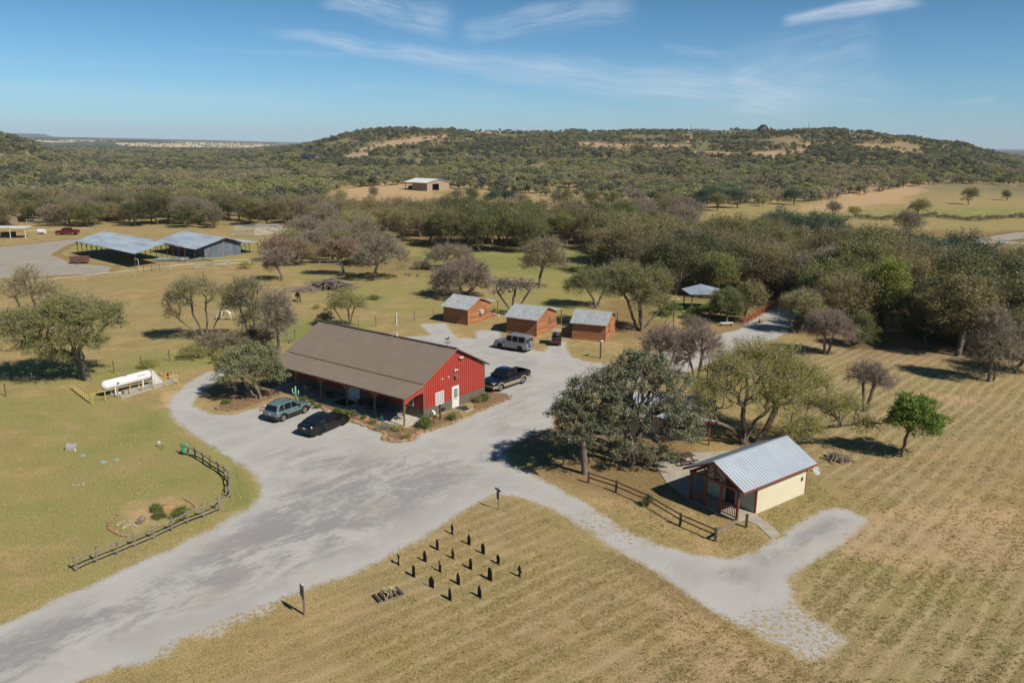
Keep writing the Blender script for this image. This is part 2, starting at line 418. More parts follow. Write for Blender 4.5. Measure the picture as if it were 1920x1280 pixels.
def grass_nodes(nt, gm, so, st, li):
    """dry pasture colour shared by the ground and the feathered edges of the gravel"""
    co = coords(nt, 'Object')
    x, y, z = xyz(nt, co)
    f1 = noise(nt, co, 0.35, 6, .62); f2 = noise(nt, co, 2.6, 5, .7); f3 = noise(nt, co, 9.0, 6, .85); f4 = noise(nt, co, 0.06, 4, .6)
    # tiny blades: stretched fine noise
    c = cmix(nt, f1.ss(.36, .64), (.345, .240, .098), (.480, .335, .145))
    c = cmix(nt, f4.ss(.4, .62) * .6, c, (.330, .275, .105))
    c = cmix(nt, f2.ss(.50, .64) * .55, c, (.225, .175, .075))
    f5 = noise(nt, co, .13, 4, .6); g = (gm * 1.6 - (f1 - .5) * 1.6 - (f2 - .5) * .8 + (f5 - .5) * 3.2).ss(.15, 1.05)
    c = cmix(nt, g * .72, c, (.290, .285, .080)); c = cmix(nt, (gm + (f5 - .5) * 2.4 + (f1 - .5) * 1.0).ss(.62, 1.2) * .75, c, (.190, .225, .052))
    s = (so * 1.4 + (f1 - .5) * 1.6 + (f2 - .5) * .9).ss(.38, .95)
    c = cmix(nt, s * .82, c, (.600, .385, .205))
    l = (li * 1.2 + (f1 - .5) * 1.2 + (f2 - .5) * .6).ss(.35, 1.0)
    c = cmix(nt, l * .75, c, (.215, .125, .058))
    c = cmix(nt, st * f5.ss(.38, .58) * .55, c, (.400, .280, .165))
    # mown stripes
    wob = (noise(nt, co, .07, 2) - .5) * 1.5 + (noise(nt, co, .9, 3) - .5) * .25
    for a, lo, hi in ((47.0, 6.0, 14.0), (40.0, 14.0, 6.0)):
        sN = x * math.sin(R(a)) - y * math.cos(R(a)) + wob
        wv = (sN * (2 * math.pi / 1.12)).f('SINE')
        wv2 = (sN * (2 * math.pi / 2.6) + 1.0).f('SINE')
        wv = (wv + wv2 * .12 + (f2 - .5) * 2.6 + (f3 - .5) * 2.6).ss(0.40, 1.25)
        side = x.ss(lo, hi) if lo < hi else 1.0 - x.ss(hi, lo)
        c = cmix(nt, wv * side * st * (f4.ss(.3, .6) * .45 + .32), c, (.52, .40, .225))
        wd = 1.0 - ((sN * (2 * math.pi / 1.12)).f('SINE') + (f2 - .5) * 3.6 + (f3 - .5) * 3.5).ss(-1.5, .1)
        c = cmix(nt, wd * side * st * .36, c, (.225, .190, .100))
    # individual tufts of light straw and dark gaps
    c = cmix(nt, f3.ss(.52, .60) * .62, c, (.150, .115, .050))
    c = cmix(nt, (1.0 - f3.ss(.40, .48)) * .62, c, (.68, .52, .28))
    return co, c, f2, f3

def ground_mat():
    m = bpy.data.materials.new('dry_grass'); m.use_nodes = True; nt = m.node_tree
    p, o = principled(nt); p.inputs['Roughness'].default_value = 0.95; p.inputs['Specular IOR Level'].default_value = .1
    at = nt.nodes.new('ShaderNodeAttribute'); at.attribute_name = 'ga'
    sp = nt.nodes.new('ShaderNodeSeparateColor'); nt.links.new(at.outputs['Color'], sp.inputs[0])
    gm, so, st = [X(nt, k) for k in sp.outputs]; li = X(nt, at.outputs['Alpha'])
    co, c, f2, f3 = grass_nodes(nt, gm, so, st, li)
    # far away the open ground between woods
    x, y, z = xyz(nt, co)
    rr = (x * x + y * y).f('SQRT')
    fz = noise(nt, co, .004, 5, .6); fy = noise(nt, co, .0013, 4, .55)
    hillc = cmix(nt, fz.ss(.45, .62), (.19, .175, .09), (.40, .28, .14))
    hillc = cmix(nt, so.ss(.25, .6), hillc, cmix(nt, noise(nt, co, .03, 4).ss(.4, .65), (.47, .29, .16), (.52, .40, .26)))
    c = cmix(nt, rr.ss(430, 620), c, hillc)
    plain = cmix(nt, (st + (fy - .5) * .6 + (fz - .5) * .8).ss(.45, .6), (.105, .115, .065), (.60, .50, .30))
    c = cmix(nt, rr.ss(2300, 2700), c, plain)
    c = cmix(nt, rr.ss(7500, 8500), c, (.09, .10, .07))
    c = cmix(nt, 1.0, c, (.70, .71, .735), 'MULTIPLY')
    nt.links.new(c.k, p.inputs['Base Color'])
    b = nt.nodes.new('ShaderNodeBump'); b.inputs['Strength'].default_value = .55; b.inputs['Distance'].default_value = .12
    nt.links.new((f2 * .5 + f3 * .6).k, b.inputs['Height']); nt.links.new(b.outputs[0], p.inputs['Normal'])
    return m
ground = build_ground()

# ---------------------------------------------------------------- gravel
def gravel_mat(name, dark=1.0):
    m = bpy.data.materials.new(name); m.use_nodes = True; nt = m.node_tree
    p, o = principled(nt); p.inputs['Roughness'].default_value = 0.95; p.inputs['Specular IOR Level'].default_value = .1
    def attr(n):
        a = nt.nodes.new('ShaderNodeAttribute'); a.attribute_name = n; return a
    a = attr('ga'); sp = nt.nodes.new('ShaderNodeSeparateColor'); nt.links.new(a.outputs['Color'], sp.inputs[0])
    gm, so, st = [X(nt, k) for k in sp.outputs]; li = X(nt, a.outputs['Alpha'])
    co, gc, f2, f3 = grass_nodes(nt, gm, so, st, li)
    a = attr('ra'); sp = nt.nodes.new('ShaderNodeSeparateColor'); nt.links.new(a.outputs['Color'], sp.inputs[0])
    sd, wear, weeds = [X(nt, k) for k in sp.outputs]
    sd = (sd - .5) * 8.0
    # gravel: pale limestone, worn grey patches streaked along the drive
    _x, _y, _z = xyz(nt, co); cs = cxyz(nt, (_x * .64 + _y * .77) * .62, (_y * .64 - _x * .77) * 1.15, 0.0)
    n1 = noise(nt, cs, .30, 6, .62, .8); n2 = noise(nt, cs, 1.1, 6, .65, .5); n3 = noise(nt, co, 22.0, 3, .8); n4 = noise(nt, co, .16, 4)
    c = cmix(nt, n1.ss(.35, .65), (.505, .480, .435), (.430, .405, .365))
    dk = (n2 * .50 + n1 * .75 + (noise(nt, cs, 3.4, 5, .7) - .5) * .45 - .625 + (wear - .5) * .12).ss(-.07, .14)
    c = cmix(nt, dk * wear.ss(.0, 1.0) * .8 * dark, c, (.270, .257, .248))
    c = cmix(nt, (1.0 - sd.ss(.3, 1.6)) * .3, c, (.565, .545, .505))
    c = cmix(nt, n4.ss(.52, .66) * .25, c, (.50, .42, .32))
    c = cmix(nt, n3.ss(.53, .66) * .5, c, (.33, .31, .29))
    c = cmix(nt, (1.0 - n3.ss(.34, .44)) * .35, c, (.72, .70, .67)); n6 = noise(nt, co, 6.5, 4, .8); c = cmix(nt, n6.ss(.57, .66) * .35, c, (.30, .27, .24))
    e = sd + (noise(nt, co, .7, 5, .7) - .5) * 1.5 + (noise(nt, co, 6.0, 5, .85) - .5) * 2.2 - (weeds * (noise(nt, co, 3.6, 5, .8).ss(.47, .60)) * 3.0)
    k = e.ss(-.30, .32)
    c = cmix(nt, k, gc, c)
    c = cmix(nt, 1.0, c, (.70, .71, .735), 'MULTIPLY')
    nt.links.new(c.k, p.inputs['Base Color'])
    b = nt.nodes.new('ShaderNodeBump'); b.inputs['Strength'].default_value = .4; b.inputs['Distance'].default_value = .06
    nt.links.new((f2 * .3 + f3 * .5 + n3 * .3).k, b.inputs['Height']); nt.links.new(b.outputs[0], p.inputs['Normal'])
    return m
GRAVEL = gravel_mat('pale_gravel')
def sheet(name, pts, cell, z, wear=(), weeds=(), mat=None, hole=(), world=False, label=None):
    P = np.array(pts if world else wpoly(pts)); x0, y0 = P.min(0) - 1.2; x1, y1 = P.max(0) + 1.2
    nx, ny = int((x1 - x0) / cell) + 2, int((y1 - y0) / cell) + 2
    gx_, gy_ = np.meshgrid(x0 + np.arange(nx) * cell, y0 + np.arange(ny) * cell, indexing='ij')
    x, y = gx_.ravel(), gy_.ravel(); sd = poly_sd(x, y, P)
    for H_ in hole: sd = np.minimum(sd, -poly_sd(x, y, np.array(wpoly(H_))))
    i, j = np.meshgrid(np.arange(nx - 1), np.arange(ny - 1), indexing='ij'); i, j = i.ravel(), j.ravel()
    F = np.stack([i * ny + j, (i + 1) * ny + j, (i + 1) * ny + j + 1, i * ny + j + 1], 1)
    F = F[sd[F].max(1) > -0.95]
    used = np.unique(F); re = np.full(len(x), -1); re[used] = np.arange(len(used)); F = re[F]
    x, y, sd = x[used], y[used], sd[used]; zz = terrain(x, y)
    o = np_mesh(name, np.stack([x, y, zz + z], 1), F, mat or GRAVEL, smooth=True); tag(o, kind='structure')
    mk = masks(x, y, zz)
    arr = np.stack(mk, 1).astype(np.float32)
    ca = o.data.color_attributes.new('ga', 'FLOAT_COLOR', 'POINT'); ca.data.foreach_set('color', arr.ravel())
    wv = np.zeros(len(x)); wd = np.zeros(len(x))
    for Pq, v, fe in wear: wv = np.maximum(wv, v * sstep(-fe, fe, poly_sd(x, y, np.array(wpoly(Pq)))))
    for Pq, v, fe in weeds: wd = np.maximum(wd, v * sstep(-fe, fe, poly_sd(x, y, np.array(wpoly(Pq)))))
    arr = np.stack([np.clip(sd / 8 + .5, 0, 1), wv, wd, np.ones(len(x))], 1).astype(np.float32)
    ca = o.data.color_attributes.new('ra', 'FLOAT_COLOR', 'POINT'); ca.data.foreach_set('color', arr.ravel())
    return o
LOT = [(-260, 1290), (-100, 1215), (0, 1170), (40, 1155), (110, 1120), (167, 1097), (233, 1067), (300, 1037), (367, 1007), (417, 980), (467, 950), (483, 933), (489, 905), (478, 888), (433, 858),
       (395, 835), (350, 805), (322, 780), (315, 762), (322, 745), (340, 728), (360, 712), (392, 697), (420, 690), (430, 700), (405, 715), (375, 740), (360, 760), (393, 775), (430, 779), (480, 765),
       (520, 752), (610, 765), (650, 790), (690, 798), (716, 815), (716, 825), (742, 832), (775, 826), (792, 812), (835, 800), (900, 772), (955, 747), (950, 738), (918, 742), (912, 728),
       (905, 690), (850, 660), (745, 632), (808, 629), (787, 607), (836, 606), (846, 622), (852, 632), (892, 636), (893, 620), (935, 618), (940, 632), (985, 640), (993, 655), (1020, 659), (1029, 650),
       (1028, 640), (1060, 640), (1065, 660), (1075, 671), (1110, 680), (1160, 682), (1260, 655), (1345, 628), (1385, 618), (1402, 606), (1440, 585), (1462, 573), (1494, 574), (1490, 600), (1478, 622),
       (1440, 640), (1400, 652), (1350, 672), (1300, 692), (1250, 708), (1180, 720), (1100, 728), (1058, 745), (1036, 770), (1036, 800), (1000, 814), (958, 832), (944, 850), (955, 868), (990, 885),
       (1040, 912), (1100, 945), (1160, 985), (1230, 1020), (1300, 1040), (1360, 1047), (1405, 1040), (1450, 1015), (1490, 985), (1540, 958), (1575, 952), (1605, 962), (1628, 975), (1600, 1000), (1560, 1030),
       (1510, 1060), (1482, 1080), (1478, 1100), (1490, 1130), (1540, 1170), (1588, 1200), (1562, 1222), (1515, 1242), (1486, 1225), (1440, 1200), (1370, 1165), (1300, 1120), (1235, 1075), (1130, 1015), (1060, 968),
       (1010, 944), (960, 928), (930, 925), (900, 937), (860, 963), (790, 1008), (700, 1058), (640, 1083), (573, 1107), (533, 1127), (483, 1160), (427, 1173), (417, 1190), (333, 1202), (333, 1223), (290, 1237), (213, 1253), (150, 1278), (-60, 1390)]
WEAR = [([(-200, 1260), (130, 1150), (330, 1060), (480, 960), (560, 900), (720, 860), (930, 860), (880, 900), (700, 1000), (560, 1070), (420, 1120), (200, 1200), (-100, 1330)], 1.0, 2.0),
        ([(520, 830), (700, 850), (900, 840), (1000, 780), (1000, 700), (900, 850), (700, 900), (500, 900)], .75, 2.5), ([(820, 640), (1040, 680), (1000, 760), (940, 700)], .4, 3), ([(1380, 1045), (1560, 965), (1600, 975), (1440, 1060)], 1.0, 1.0),
        ([(1300, 1045), (1400, 1060), (1440, 1120), (1330, 1070)], .7, 1)]
WEEDS = [([(1400, 1120), (1500, 1150), (1570, 1200), (1500, 1235), (1400, 1170)], 1.0, 1.2), ([(1040, 935), (1160, 985), (1260, 1060), (1120, 1000)], .5, .8), ([(440, 1150), (560, 1110), (520, 1160), (300, 1240), (300, 1215)], .75, .6)]
sheet('gravel_lot', LOT, .30, .006, WEAR, WEEDS)
GR2 = gravel_mat('yard_gravel', .3)
for _n in GR2.node_tree.nodes:
    if _n.type == 'BSDF_PRINCIPLED':
        _l = _n.inputs['Base Color'].links[0].from_socket
        GR2.node_tree.links.new(cmix(GR2.node_tree, 1.0, X(GR2.node_tree, _l), (.80, .76, .68), 'MULTIPLY').k, _n.inputs['Base Color'])
sheet('gravel_yard', [(-500, 480), (-60, 470), (0, 463), (60, 457), (135, 449), (150, 452), (120, 462), (95, 478), (130, 492), (210, 500), (200, 512), (60, 518), (0, 522), (-500, 560)], 1.2, .02, (), (), GR2)
sheet('gravel_road', [(1812, 452), (1860, 443), (1905, 436), (2100, 420), (2100, 432), (1925, 446), (1880, 452), (1925, 455), (1925, 459), (1860, 455), (1830, 462)], 1.0, .03, (), (), GR2)
sheet('gravel_track', [(690, 430), (760, 420), (850, 412), (850, 416), (760, 427), (715, 437)], 1.0, .03, (), (), GR2)
def slab(name, pts, z, mat, h=.12):
    mb = MB(); P = [G(*p) for p in pts]; mb.prism([(p.x, p.y, 0) for p in P][::(1 if sum((P[i].x * P[(i + 1) % len(P)].y - P[(i + 1) % len(P)].x * P[i].y) for i in range(len(P))) > 0 else -1)], (0, 0, z - h), (0, 0, z))
    return tag(mb.build(name, mat), kind='structure')
CONC = M('concrete', (.46, .41, .33), (.38, .335, .27), 1.2, .9, bump=.15, bscale=40, c3=(.30, .26, .21), s3=5)
slab('concrete_patio', [(1228, 870), (1250, 906), (1290, 935), (1385, 975), (1395, 962), (1420, 945), (1405, 935), (1330, 900), (1340, 880), (1390, 862), (1380, 845), (1290, 850), (1230, 865)], .05, CONC)
slab('concrete_walk', [(1402, 958), (1392, 972), (1420, 984), (1436, 1000), (1446, 1010), (1463, 1003), (1452, 990), (1430, 974), (1415, 962)], .035, CONC)
# ================================================================ trees
BARK = M('bark', (.15, .115, .088), (.22, .175, .14), 6, .95, bump=.5, bscale=14, stretch=(1, 1, .35))
BARK_GREY = M('grey_bark', (.21, .18, .155), (.14, .118, .10), 6, .95, bump=.4, bscale=14, stretch=(1, 1, .35))
TWIG = M('twig', (.265, .225, .165), (.205, .172, .125), 2, .95)
TWIG_P = M('purplish_twig', (.275, .215, .170), (.215, .165, .130), 2, .95)
TWIG_L = M('pale_twig', (.32, .27, .20), (.24, .195, .145), 2, .95)
LEAF = {
 'oak': leafmat('live_oak_leaf', ((.120, .145, .062), (.165, .185, .088), (.250, .262, .155)), .15, .42),
 'darkoak': leafmat('dark_oak_leaf', ((.088, .108, .040), (.130, .142, .052), (.175, .175, .080)), .2, .5, val=.35),
 'blueoak': leafmat('blue_oak_leaf', ((.048, .085, .052), (.065, .105, .065), (.095, .130, .085)), .2, .5),
 'brown': leafmat('brown_oak_leaf', ((.210, .180, .072), (.160, .170, .064), (.255, .205, .100)), .25, .6, val=.38),
 'mesquite': leafmat('mesquite_leaf', ((.310, .315, .090), (.370, .345, .110), (.250, .265, .080)), .4, .6),
 'green': leafmat('elm_leaf', ((.125, .155, .048), (.170, .190, .058), (.215, .215, .080)), .3, .55),
 'bright': leafmat('young_elm_leaf', ((.125, .195, .030), (.170, .245, .042), (.090, .150, .026)), .35, .5),
 'willow': leafmat('willow_leaf', ((.210, .250, .055), (.270, .295, .070), (.165, .205, .050)), .35, .55),
 'red': leafmat('rust_leaf', ((.262, .128, .068), (.315, .165, .090), (.195, .102, .060)), .25, .6),
 'shrub': leafmat('shrub_leaf', ((.102, .150, .030), (.138, .180, .038), (.084, .114, .030)), .3, .55),
 'grayshrub': leafmat('sage_leaf', ((.210, .252, .196), (.266, .308, .252), (.168, .210, .154)), .2, .6),
}
def skeleton(rng, blobs, forks, natt, seg=.45, kpath=.5, shell=.30, lean=.25):
    """grow branches from fork points to targets spread through the crown volume"""
    pos = []; par = []; pl = []; dr = []
    def add(p, q, L, d): pos.append(p); par.append(q); pl.append(L); dr.append(d); return len(pos) - 1
    for f in forks:           # f: list of points base -> fork
        prev = -1; L = 0
        for k in range(len(f) - 1):
            a, b = np.array(f[k], float), np.array(f[k + 1], float); n = max(2, int(np.linalg.norm(b - a) / seg)); d = (b - a) / np.linalg.norm(b - a)
            for i in range(0 if prev < 0 else 1, n + 1):
                p = a + (b - a) * i / n + (rng.normal(0, .035, 3) * (0 < i < n))
                prev = add(p, prev, 1e3 if (i < n and k < len(f) - 2) else L * .2, d)
    bl = np.array(blobs, float); vol = bl[:, 3] * bl[:, 4] * bl[:, 5]; pr = vol ** .8 / (vol ** .8).sum()
    which = rng.choice(len(bl), natt, p=pr); dv = rng.normal(0, 1, (natt, 3)); dv /= np.linalg.norm(dv, axis=1)[:, None]
    dv[:, 2] = np.where(dv[:, 2] < -.55, -dv[:, 2] * .6, dv[:, 2])
    rad = (shell + (1 - shell) * rng.random(natt) ** .55)[:, None]
    ph = rng.uniform(0, 6.28, 4); irr = 1 + .22 * np.sin(4.1 * dv[:, 0] + ph[0] + which) * np.sin(3.7 * dv[:, 1] + ph[1]) + .12 * np.sin(9 * dv[:, 2] + ph[2] + which * 2) + .22 * (rng.random(natt) < .10)
    tg = bl[which, :3] + dv * rad * bl[which, 3:6] * irr[:, None]
    base = np.array(forks[0][-1], float)
    order = np.argsort(np.linalg.norm(tg - base, axis=1))
    P = np.zeros((natt * 14 + 400, 3)); P[:len(pos)] = pos; K = np.zeros(len(P)); K[:len(pos)] = pl; n = len(pos); tips = []
    for t in tg[order]:
        dd = t - P[:n]; dist = np.sqrt((dd ** 2).sum(1)); cost = dist + kpath * K[:n]
        i = int(cost.argmin()); D = dist[i]
        if D < .05: continue
        m = max(1, int(round(D / seg))); m = min(m, 10)
        c1 = P[i] + np.array(dr[i]) * D * .35 + np.array([0, 0, D * lean * .5])
        prev = i; last = P[i]
        for k in range(1, m + 1):
            s = k / m; q = (1 - s) ** 2 * P[i] + 2 * s * (1 - s) * c1 + s * s * t
            if k < m: q = q + rng.normal(0, .06 * min(1, D), 3)
            d = q - last; L_ = np.linalg.norm(d) + 1e-6
            if n >= len(P): break
            P[n] = q; K[n] = K[prev] % 1e3 + L_; par.append(prev); dr.append(d / L_); prev = n; last = q; n += 1
        tips.append(prev)
    return P[:n], np.array(par), np.array(tips), np.array(dr)
def radii(par, trunk_r, p=2.3, tip=1.0):
    n = len(par); w = np.zeros(n); has = np.zeros(n, bool); has[par[par >= 0]] = True
    w[~has] = tip
    for i in range(n - 1, 0, -1):
        if par[i] >= 0: w[par[i]] += w[i]
    roots = np.where(par < 0)[0]
    r = (w / w[roots].max()) ** (1 / p) * trunk_r
    return r, w
def edges_mesh(A, B, ra, rb, k=4):
    d = B - A; L = np.linalg.norm(d, axis=1)[:, None] + 1e-9; d = d / L
    B = B + d * rb[:, None] * .4
    ref = np.where(np.abs(d[:, 2:3]) > .9, np.array([[1.0, 0, 0]]), np.array([[0, 0, 1.0]]))
    e = np.cross(d, ref); e /= np.linalg.norm(e, axis=1)[:, None]; g = np.cross(e, d)
    V = []
    for C, r in ((A, ra), (B, rb)):
        for j in range(k):
            a = 2 * math.pi * j / k; V.append(C + (e * math.cos(a) + g * math.sin(a)) * r[:, None])
    V = np.stack(V, 1).reshape(-1, 3); n = len(A); b = np.arange(n)[:, None] * 2 * k
    F = np.concatenate([np.stack([b[:, 0] + j, b[:, 0] + (j + 1) % k, b[:, 0] + k + (j + 1) % k, b[:, 0] + k + j], 1) for j in range(k)])
    return V, F
def leaf_quads(rng, C, size, sig, asp=.6, up=.35, flat=.75):
    n = len(C); P = C + rng.normal(0, 1, (n, 3)) * sig * np.array([1, 1, flat])
    nv = rng.normal(0, 1, (n, 3)); nv[:, 2] += up; nv /= np.linalg.norm(nv, axis=1)[:, None]
    t = rng.normal(0, 1, (n, 3)); e = np.cross(nv, t); e /= np.linalg.norm(e, axis=1)[:, None]; g = np.cross(nv, e)
    s = (size * rng.uniform(.6, 1.35, n))[:, None]
    V = np.stack([P - e * s * .5, P - g * s * asp * .5, P + e * s * .5, P + g * s * asp * .5], 1).reshape(-1, 3)
    F = np.arange(n * 4).reshape(n, 4)
    return V, F
def tree_meshes(seed, blobs, forks, natt, trunk_r, leaf=None, nleaf=8000, lsize=.16, lsig=.22, twig=TWIG, ntwig=0, tlen=.6, bark=BARK, seg=.45, kpath=.5, shell=.3, lean=.25, tw=.014, asp=.6, gap=.0, thresh=3, up=.9, pw=2.3):
    rng = np.random.default_rng(seed)
    P, par, tips, dr = skeleton(rng, blobs, forks, natt, seg, kpath, shell, lean)
    r, w = radii(par, trunk_r, pw)
    idx = np.where(par >= 0)[0]; A = P[par[idx]]; B = P[idx]; ra = r[par[idx]]; rb = r[idx]
    ra = np.minimum(ra, rb * 1.9 + .01)
    thick = rb > trunk_r * .22
    parts = []; off = 0; VV = []; FF = []
    for sel, k in ((thick, 8), (~thick, 4)):
        if sel.any():
            V, F = edges_mesh(A[sel], B[sel], ra[sel], rb[sel], k); VV.append(V); FF.append(F + off); off += len(V)
    root = np.where(par < 0)[0]
    for q in root:            # root flare
        V, F = edges_mesh(P[q][None] - [[0, 0, .25]], P[q][None] + [[0, 0, .35]], np.array([r[q] * 1.55]), np.array([r[q] * .95]), 8); VV.append(V); FF.append(F + off); off += len(V)
    trunk = np_mesh('trunk', np.vstack(VV), np.vstack(FF), bark, link=False).data
    VV = []; FF = []; MI = []; off = 0
    cand = np.where(w <= thresh)[0]
    if ntwig:
        c = cand[rng.integers(0, len(cand), ntwig)]; d = dr[c] + rng.normal(0, .55, (ntwig, 3)) + [0, 0, .12]; d /= np.linalg.norm(d, axis=1)[:, None]
        L = tlen * rng.uniform(.4, 1.3, ntwig)[:, None]; mid = P[c] + d * L * .5; d2 = d + rng.normal(0, .35, (ntwig, 3)); d2 /= np.linalg.norm(d2, axis=1)[:, None]
        for a, b, q0, q1 in ((P[c], mid, tw, tw * .7), (mid, mid + d2 * L * .6, tw * .7, tw * .3)):
            V, F = edges_mesh(a, b, np.full(ntwig, q0), np.full(ntwig, q1), 3); VV.append(V); FF.append(F + off); off += len(V); MI.append(np.zeros(len(F)))
    if leaf and nleaf:
        # leaves gather round the outer twigs in clumps of uneven fullness
        wt = rng.random(len(cand)) ** 1.3 + .12
        if gap: wt[rng.random(len(cand)) < gap] = 0
        c = rng.choice(cand, nleaf, p=wt / wt.sum())
        V, F = leaf_quads(rng, P[c] + dr[c] * .1, lsize, lsig, asp, up); VV.append(V); FF.append(F + off); off += len(V); MI.append(np.ones(len(F)))
    mats = [twig, LEAF[leaf]] if leaf else [twig]
    crown = np_mesh('crown', np.vstack(VV), np.vstack(FF), mats, mi=np.concatenate(MI), link=False).data
    return trunk, crown
def plant_tree(name, label, meshes, loc, rz=0, s=1.0, group=None, cat='tree', sz=None):
    t = thing(name, label, cat, loc, rz, group); t.scale = (s, s, sz or s)
    for n, me in zip(('trunk', 'crown'), meshes):
        o = bpy.data.objects.new(n, me); COL.objects.link(o); o.parent = t
    return t
def at(px, py):
    p = G(px, py); p.z = tz(p.x, p.y); return p
def mpp(px, py):
    """metres per photograph pixel for something standing at that ground point"""
    p = G(px, py); return (p.y * _F[1] + CAM_H * -_F[2]) / CAM_F
def hero(name, label, base, blobs_px, forks_px, seed, group=None, **kw):
    """blobs_px: (cx, cy, rx, rz, depth offset m, ry factor) measured on the photo relative to the base pixel"""
    m = mpp(*base); cz = math.cos(math.atan((base[1] - 270) / CAM_F) ) ; bl = []
    for cx, cy, rx, rz, dy, fy in blobs_px:
        # screen height above the base splits into real height and depth
        h = (base[1] - cy) * m / cz - dy * math.sin(math.atan((base[1] - 268) / CAM_F))
        bl.append(((cx - base[0]) * m, dy, h, rx * m, rx * m * fy, rz * m))
    fk = [[((x - base[0]) * m, d, max(0, (base[1] - y) * m / cz - d * .3)) for x, y, d in f] for f in forks_px]
    return plant_tree(name, label, tree_meshes(seed, bl, fk, **kw), at(*base), 0, 1, group)
# ---- the trees one can tell apart, nearest first
hero('live_oak', 'leafy live oak left of the biggest oak, nearest the corner of the gravel drive', (1097, 888),
     [(1108, 745, 55, 40, .5, 1.0), (1075, 790, 45, 45, -.5, 1), (1120, 800, 50, 35, 1, 1.1), (1066, 820, 34, 24, -.8, 1), (1125, 720, 38, 30, .6, 1), (1055, 770, 26, 22, -.4, 1)],
     [[(1097, 888, 0), (1093, 850, 0), (1090, 818, 0)]], 11, natt=620, trunk_r=.24, leaf='oak', nleaf=22000, lsize=.145, lsig=.17, ntwig=2500, tlen=.5, shell=.35, gap=.48)
hero('live_oak', 'largest leafy live oak, its crown hiding the metal roofed yellow cabin', (1183, 872),
     [(1190, 715, 72, 42, 0, 1.0), (1250, 770, 55, 42, .5, 1), (1165, 770, 55, 45, 0, 1), (1235, 715, 45, 32, 1.2, 1), (1195, 690, 45, 26, .5, 1), (1270, 810, 42, 26, -.5, 1), (1185, 845, 40, 26, -1.2, .8), (1230, 850, 38, 20, -1.0, .8), (1290, 785, 24, 20, .5, 1)],
     [[(1183, 872, 0), (1178, 840, 0), (1172, 810, 0)], [(1183, 872, 0), (1188, 835, .4), (1200, 812, .4)]], 12, natt=1000, trunk_r=.30, leaf='oak', nleaf=30000, lsize=.145, lsig=.17, ntwig=4000, tlen=.5, shell=.3, gap=.58)
hero('mesquite_tree', 'wide feathery yellow-green mesquite over the yellow cabin, one long limb reaching right', (1397, 832),
     [(1330, 740, 55, 38, 0, 1), (1400, 700, 75, 38, 1, 1), (1465, 690, 60, 38, 2, 1), (1500, 720, 55, 36, 1, 1), (1450, 745, 60, 38, 0, 1), (1360, 690, 45, 32, 2, 1), (1560, 760, 50, 22, -.5, .8), (1610, 795, 38, 12, -1, .8), (1480, 800, 45, 22, -2, .8), (1430, 665, 60, 26, 3, 1), (1520, 770, 40, 22, 0, 1), (1320, 780, 30, 20, 0, 1)],
     [[(1394, 832, 0), (1394, 808, 0), (1388, 780, 0)], [(1396, 832, 0), (1412, 790, .1), (1428, 778, .2)], [(1420, 832, .2), (1440, 800, .5), (1455, 770, 1)], [(1420, 832, .2), (1480, 808, -.5), (1560, 795, -1), (1640, 790, -1)], [(1394, 832, 0), (1370, 805, -.2), (1340, 793, -.4)]],
     13, natt=1100, trunk_r=.26, leaf='mesquite', nleaf=72000, lsize=.135, lsig=.34, twig=TWIG_L, ntwig=3600, tlen=.8, shell=.2, asp=.4, gap=.25, kpath=.45)
hero('young_elm', 'small bright green tree alone on the mown grass to the right', (1691, 856),
     [(1708, 790, 44, 26, 0, 1), (1690, 765, 26, 24, 0, 1), (1735, 800, 20, 24, 0, 1), (1675, 785, 20, 14, 0, 1), (1720, 760, 22, 16, 0, 1)],
     [[(1691, 856, 0), (1693, 835, 0), (1696, 812, 0)]], 14, natt=420, trunk_r=.12, leaf='bright', nleaf=15000, lsize=.17, lsig=.17, ntwig=400, shell=.25, gap=.1)
hero('bare_mesquite', 'small leafless tree standing alone on the mown field right of the mesquite', (1621, 771),
     [(1618, 700, 32, 24, 0, 1), (1635, 712, 30, 22, 0, 1), (1600, 712, 20, 16, 0, 1), (1650, 722, 18, 12, 0, 1)],
     [[(1620, 771, 0), (1614, 735, 0), (1612, 722, 0)], [(1623, 771, 0), (1630, 735, 0), (1632, 722, 0)]], 15, natt=420, trunk_r=.16, leaf='brown', nleaf=900, lsize=.10, lsig=.2, twig=TWIG_P, ntwig=3600, tlen=.55, tw=.012, shell=.3)
hero('live_oak', 'dark green bushy oak in the stone bed at the left end of the red store', (488, 748),
     [(455, 700, 42, 32, 0, 1), (490, 690, 36, 30, 0, 1), (430, 690, 26, 26, .5, 1), (515, 700, 24, 24, .3, 1), (465, 668, 36, 24, 1.2, 1), (440, 672, 26, 20, 1, 1), (500, 672, 24, 20, 1, 1)],
     [[(488, 748, 0), (484, 730, 0), (478, 715, 0)], [(480, 745, .2), (465, 725, .3), (455, 712, .3)]], 16, natt=560, trunk_r=.15, leaf='oak', nleaf=24000, lsize=.14, lsig=.20, ntwig=1500, shell=.25, gap=.35)
hero('mesquite_tree', 'big spreading tree with a single thick trunk beside the white gas tank', (165, 713),
     [(90, 610, 75, 34, 0, 1), (150, 590, 60, 34, 1, 1), (190, 600, 45, 30, 0, 1), (50, 625, 48, 24, -1, 1), (180, 640, 45, 24, -1, 1), (100, 650, 50, 18, -1.5, .8), (215, 585, 26, 18, 1, 1), (120, 570, 36, 18, 1.5, 1), (15, 605, 30, 20, 0, 1), (120, 668, 36, 10, -1, .8)],
     [[(165, 713, 0), (162, 690, 0), (154, 668, 0)], [(154, 668, 0), (110, 660, -.3), (70, 640, -.5)]], 17, natt=1100, trunk_r=.38, leaf='green', nleaf=42000, lsize=.15, lsig=.30, twig=TWIG_L, ntwig=4200, tlen=.9, shell=.25, gap=.2)
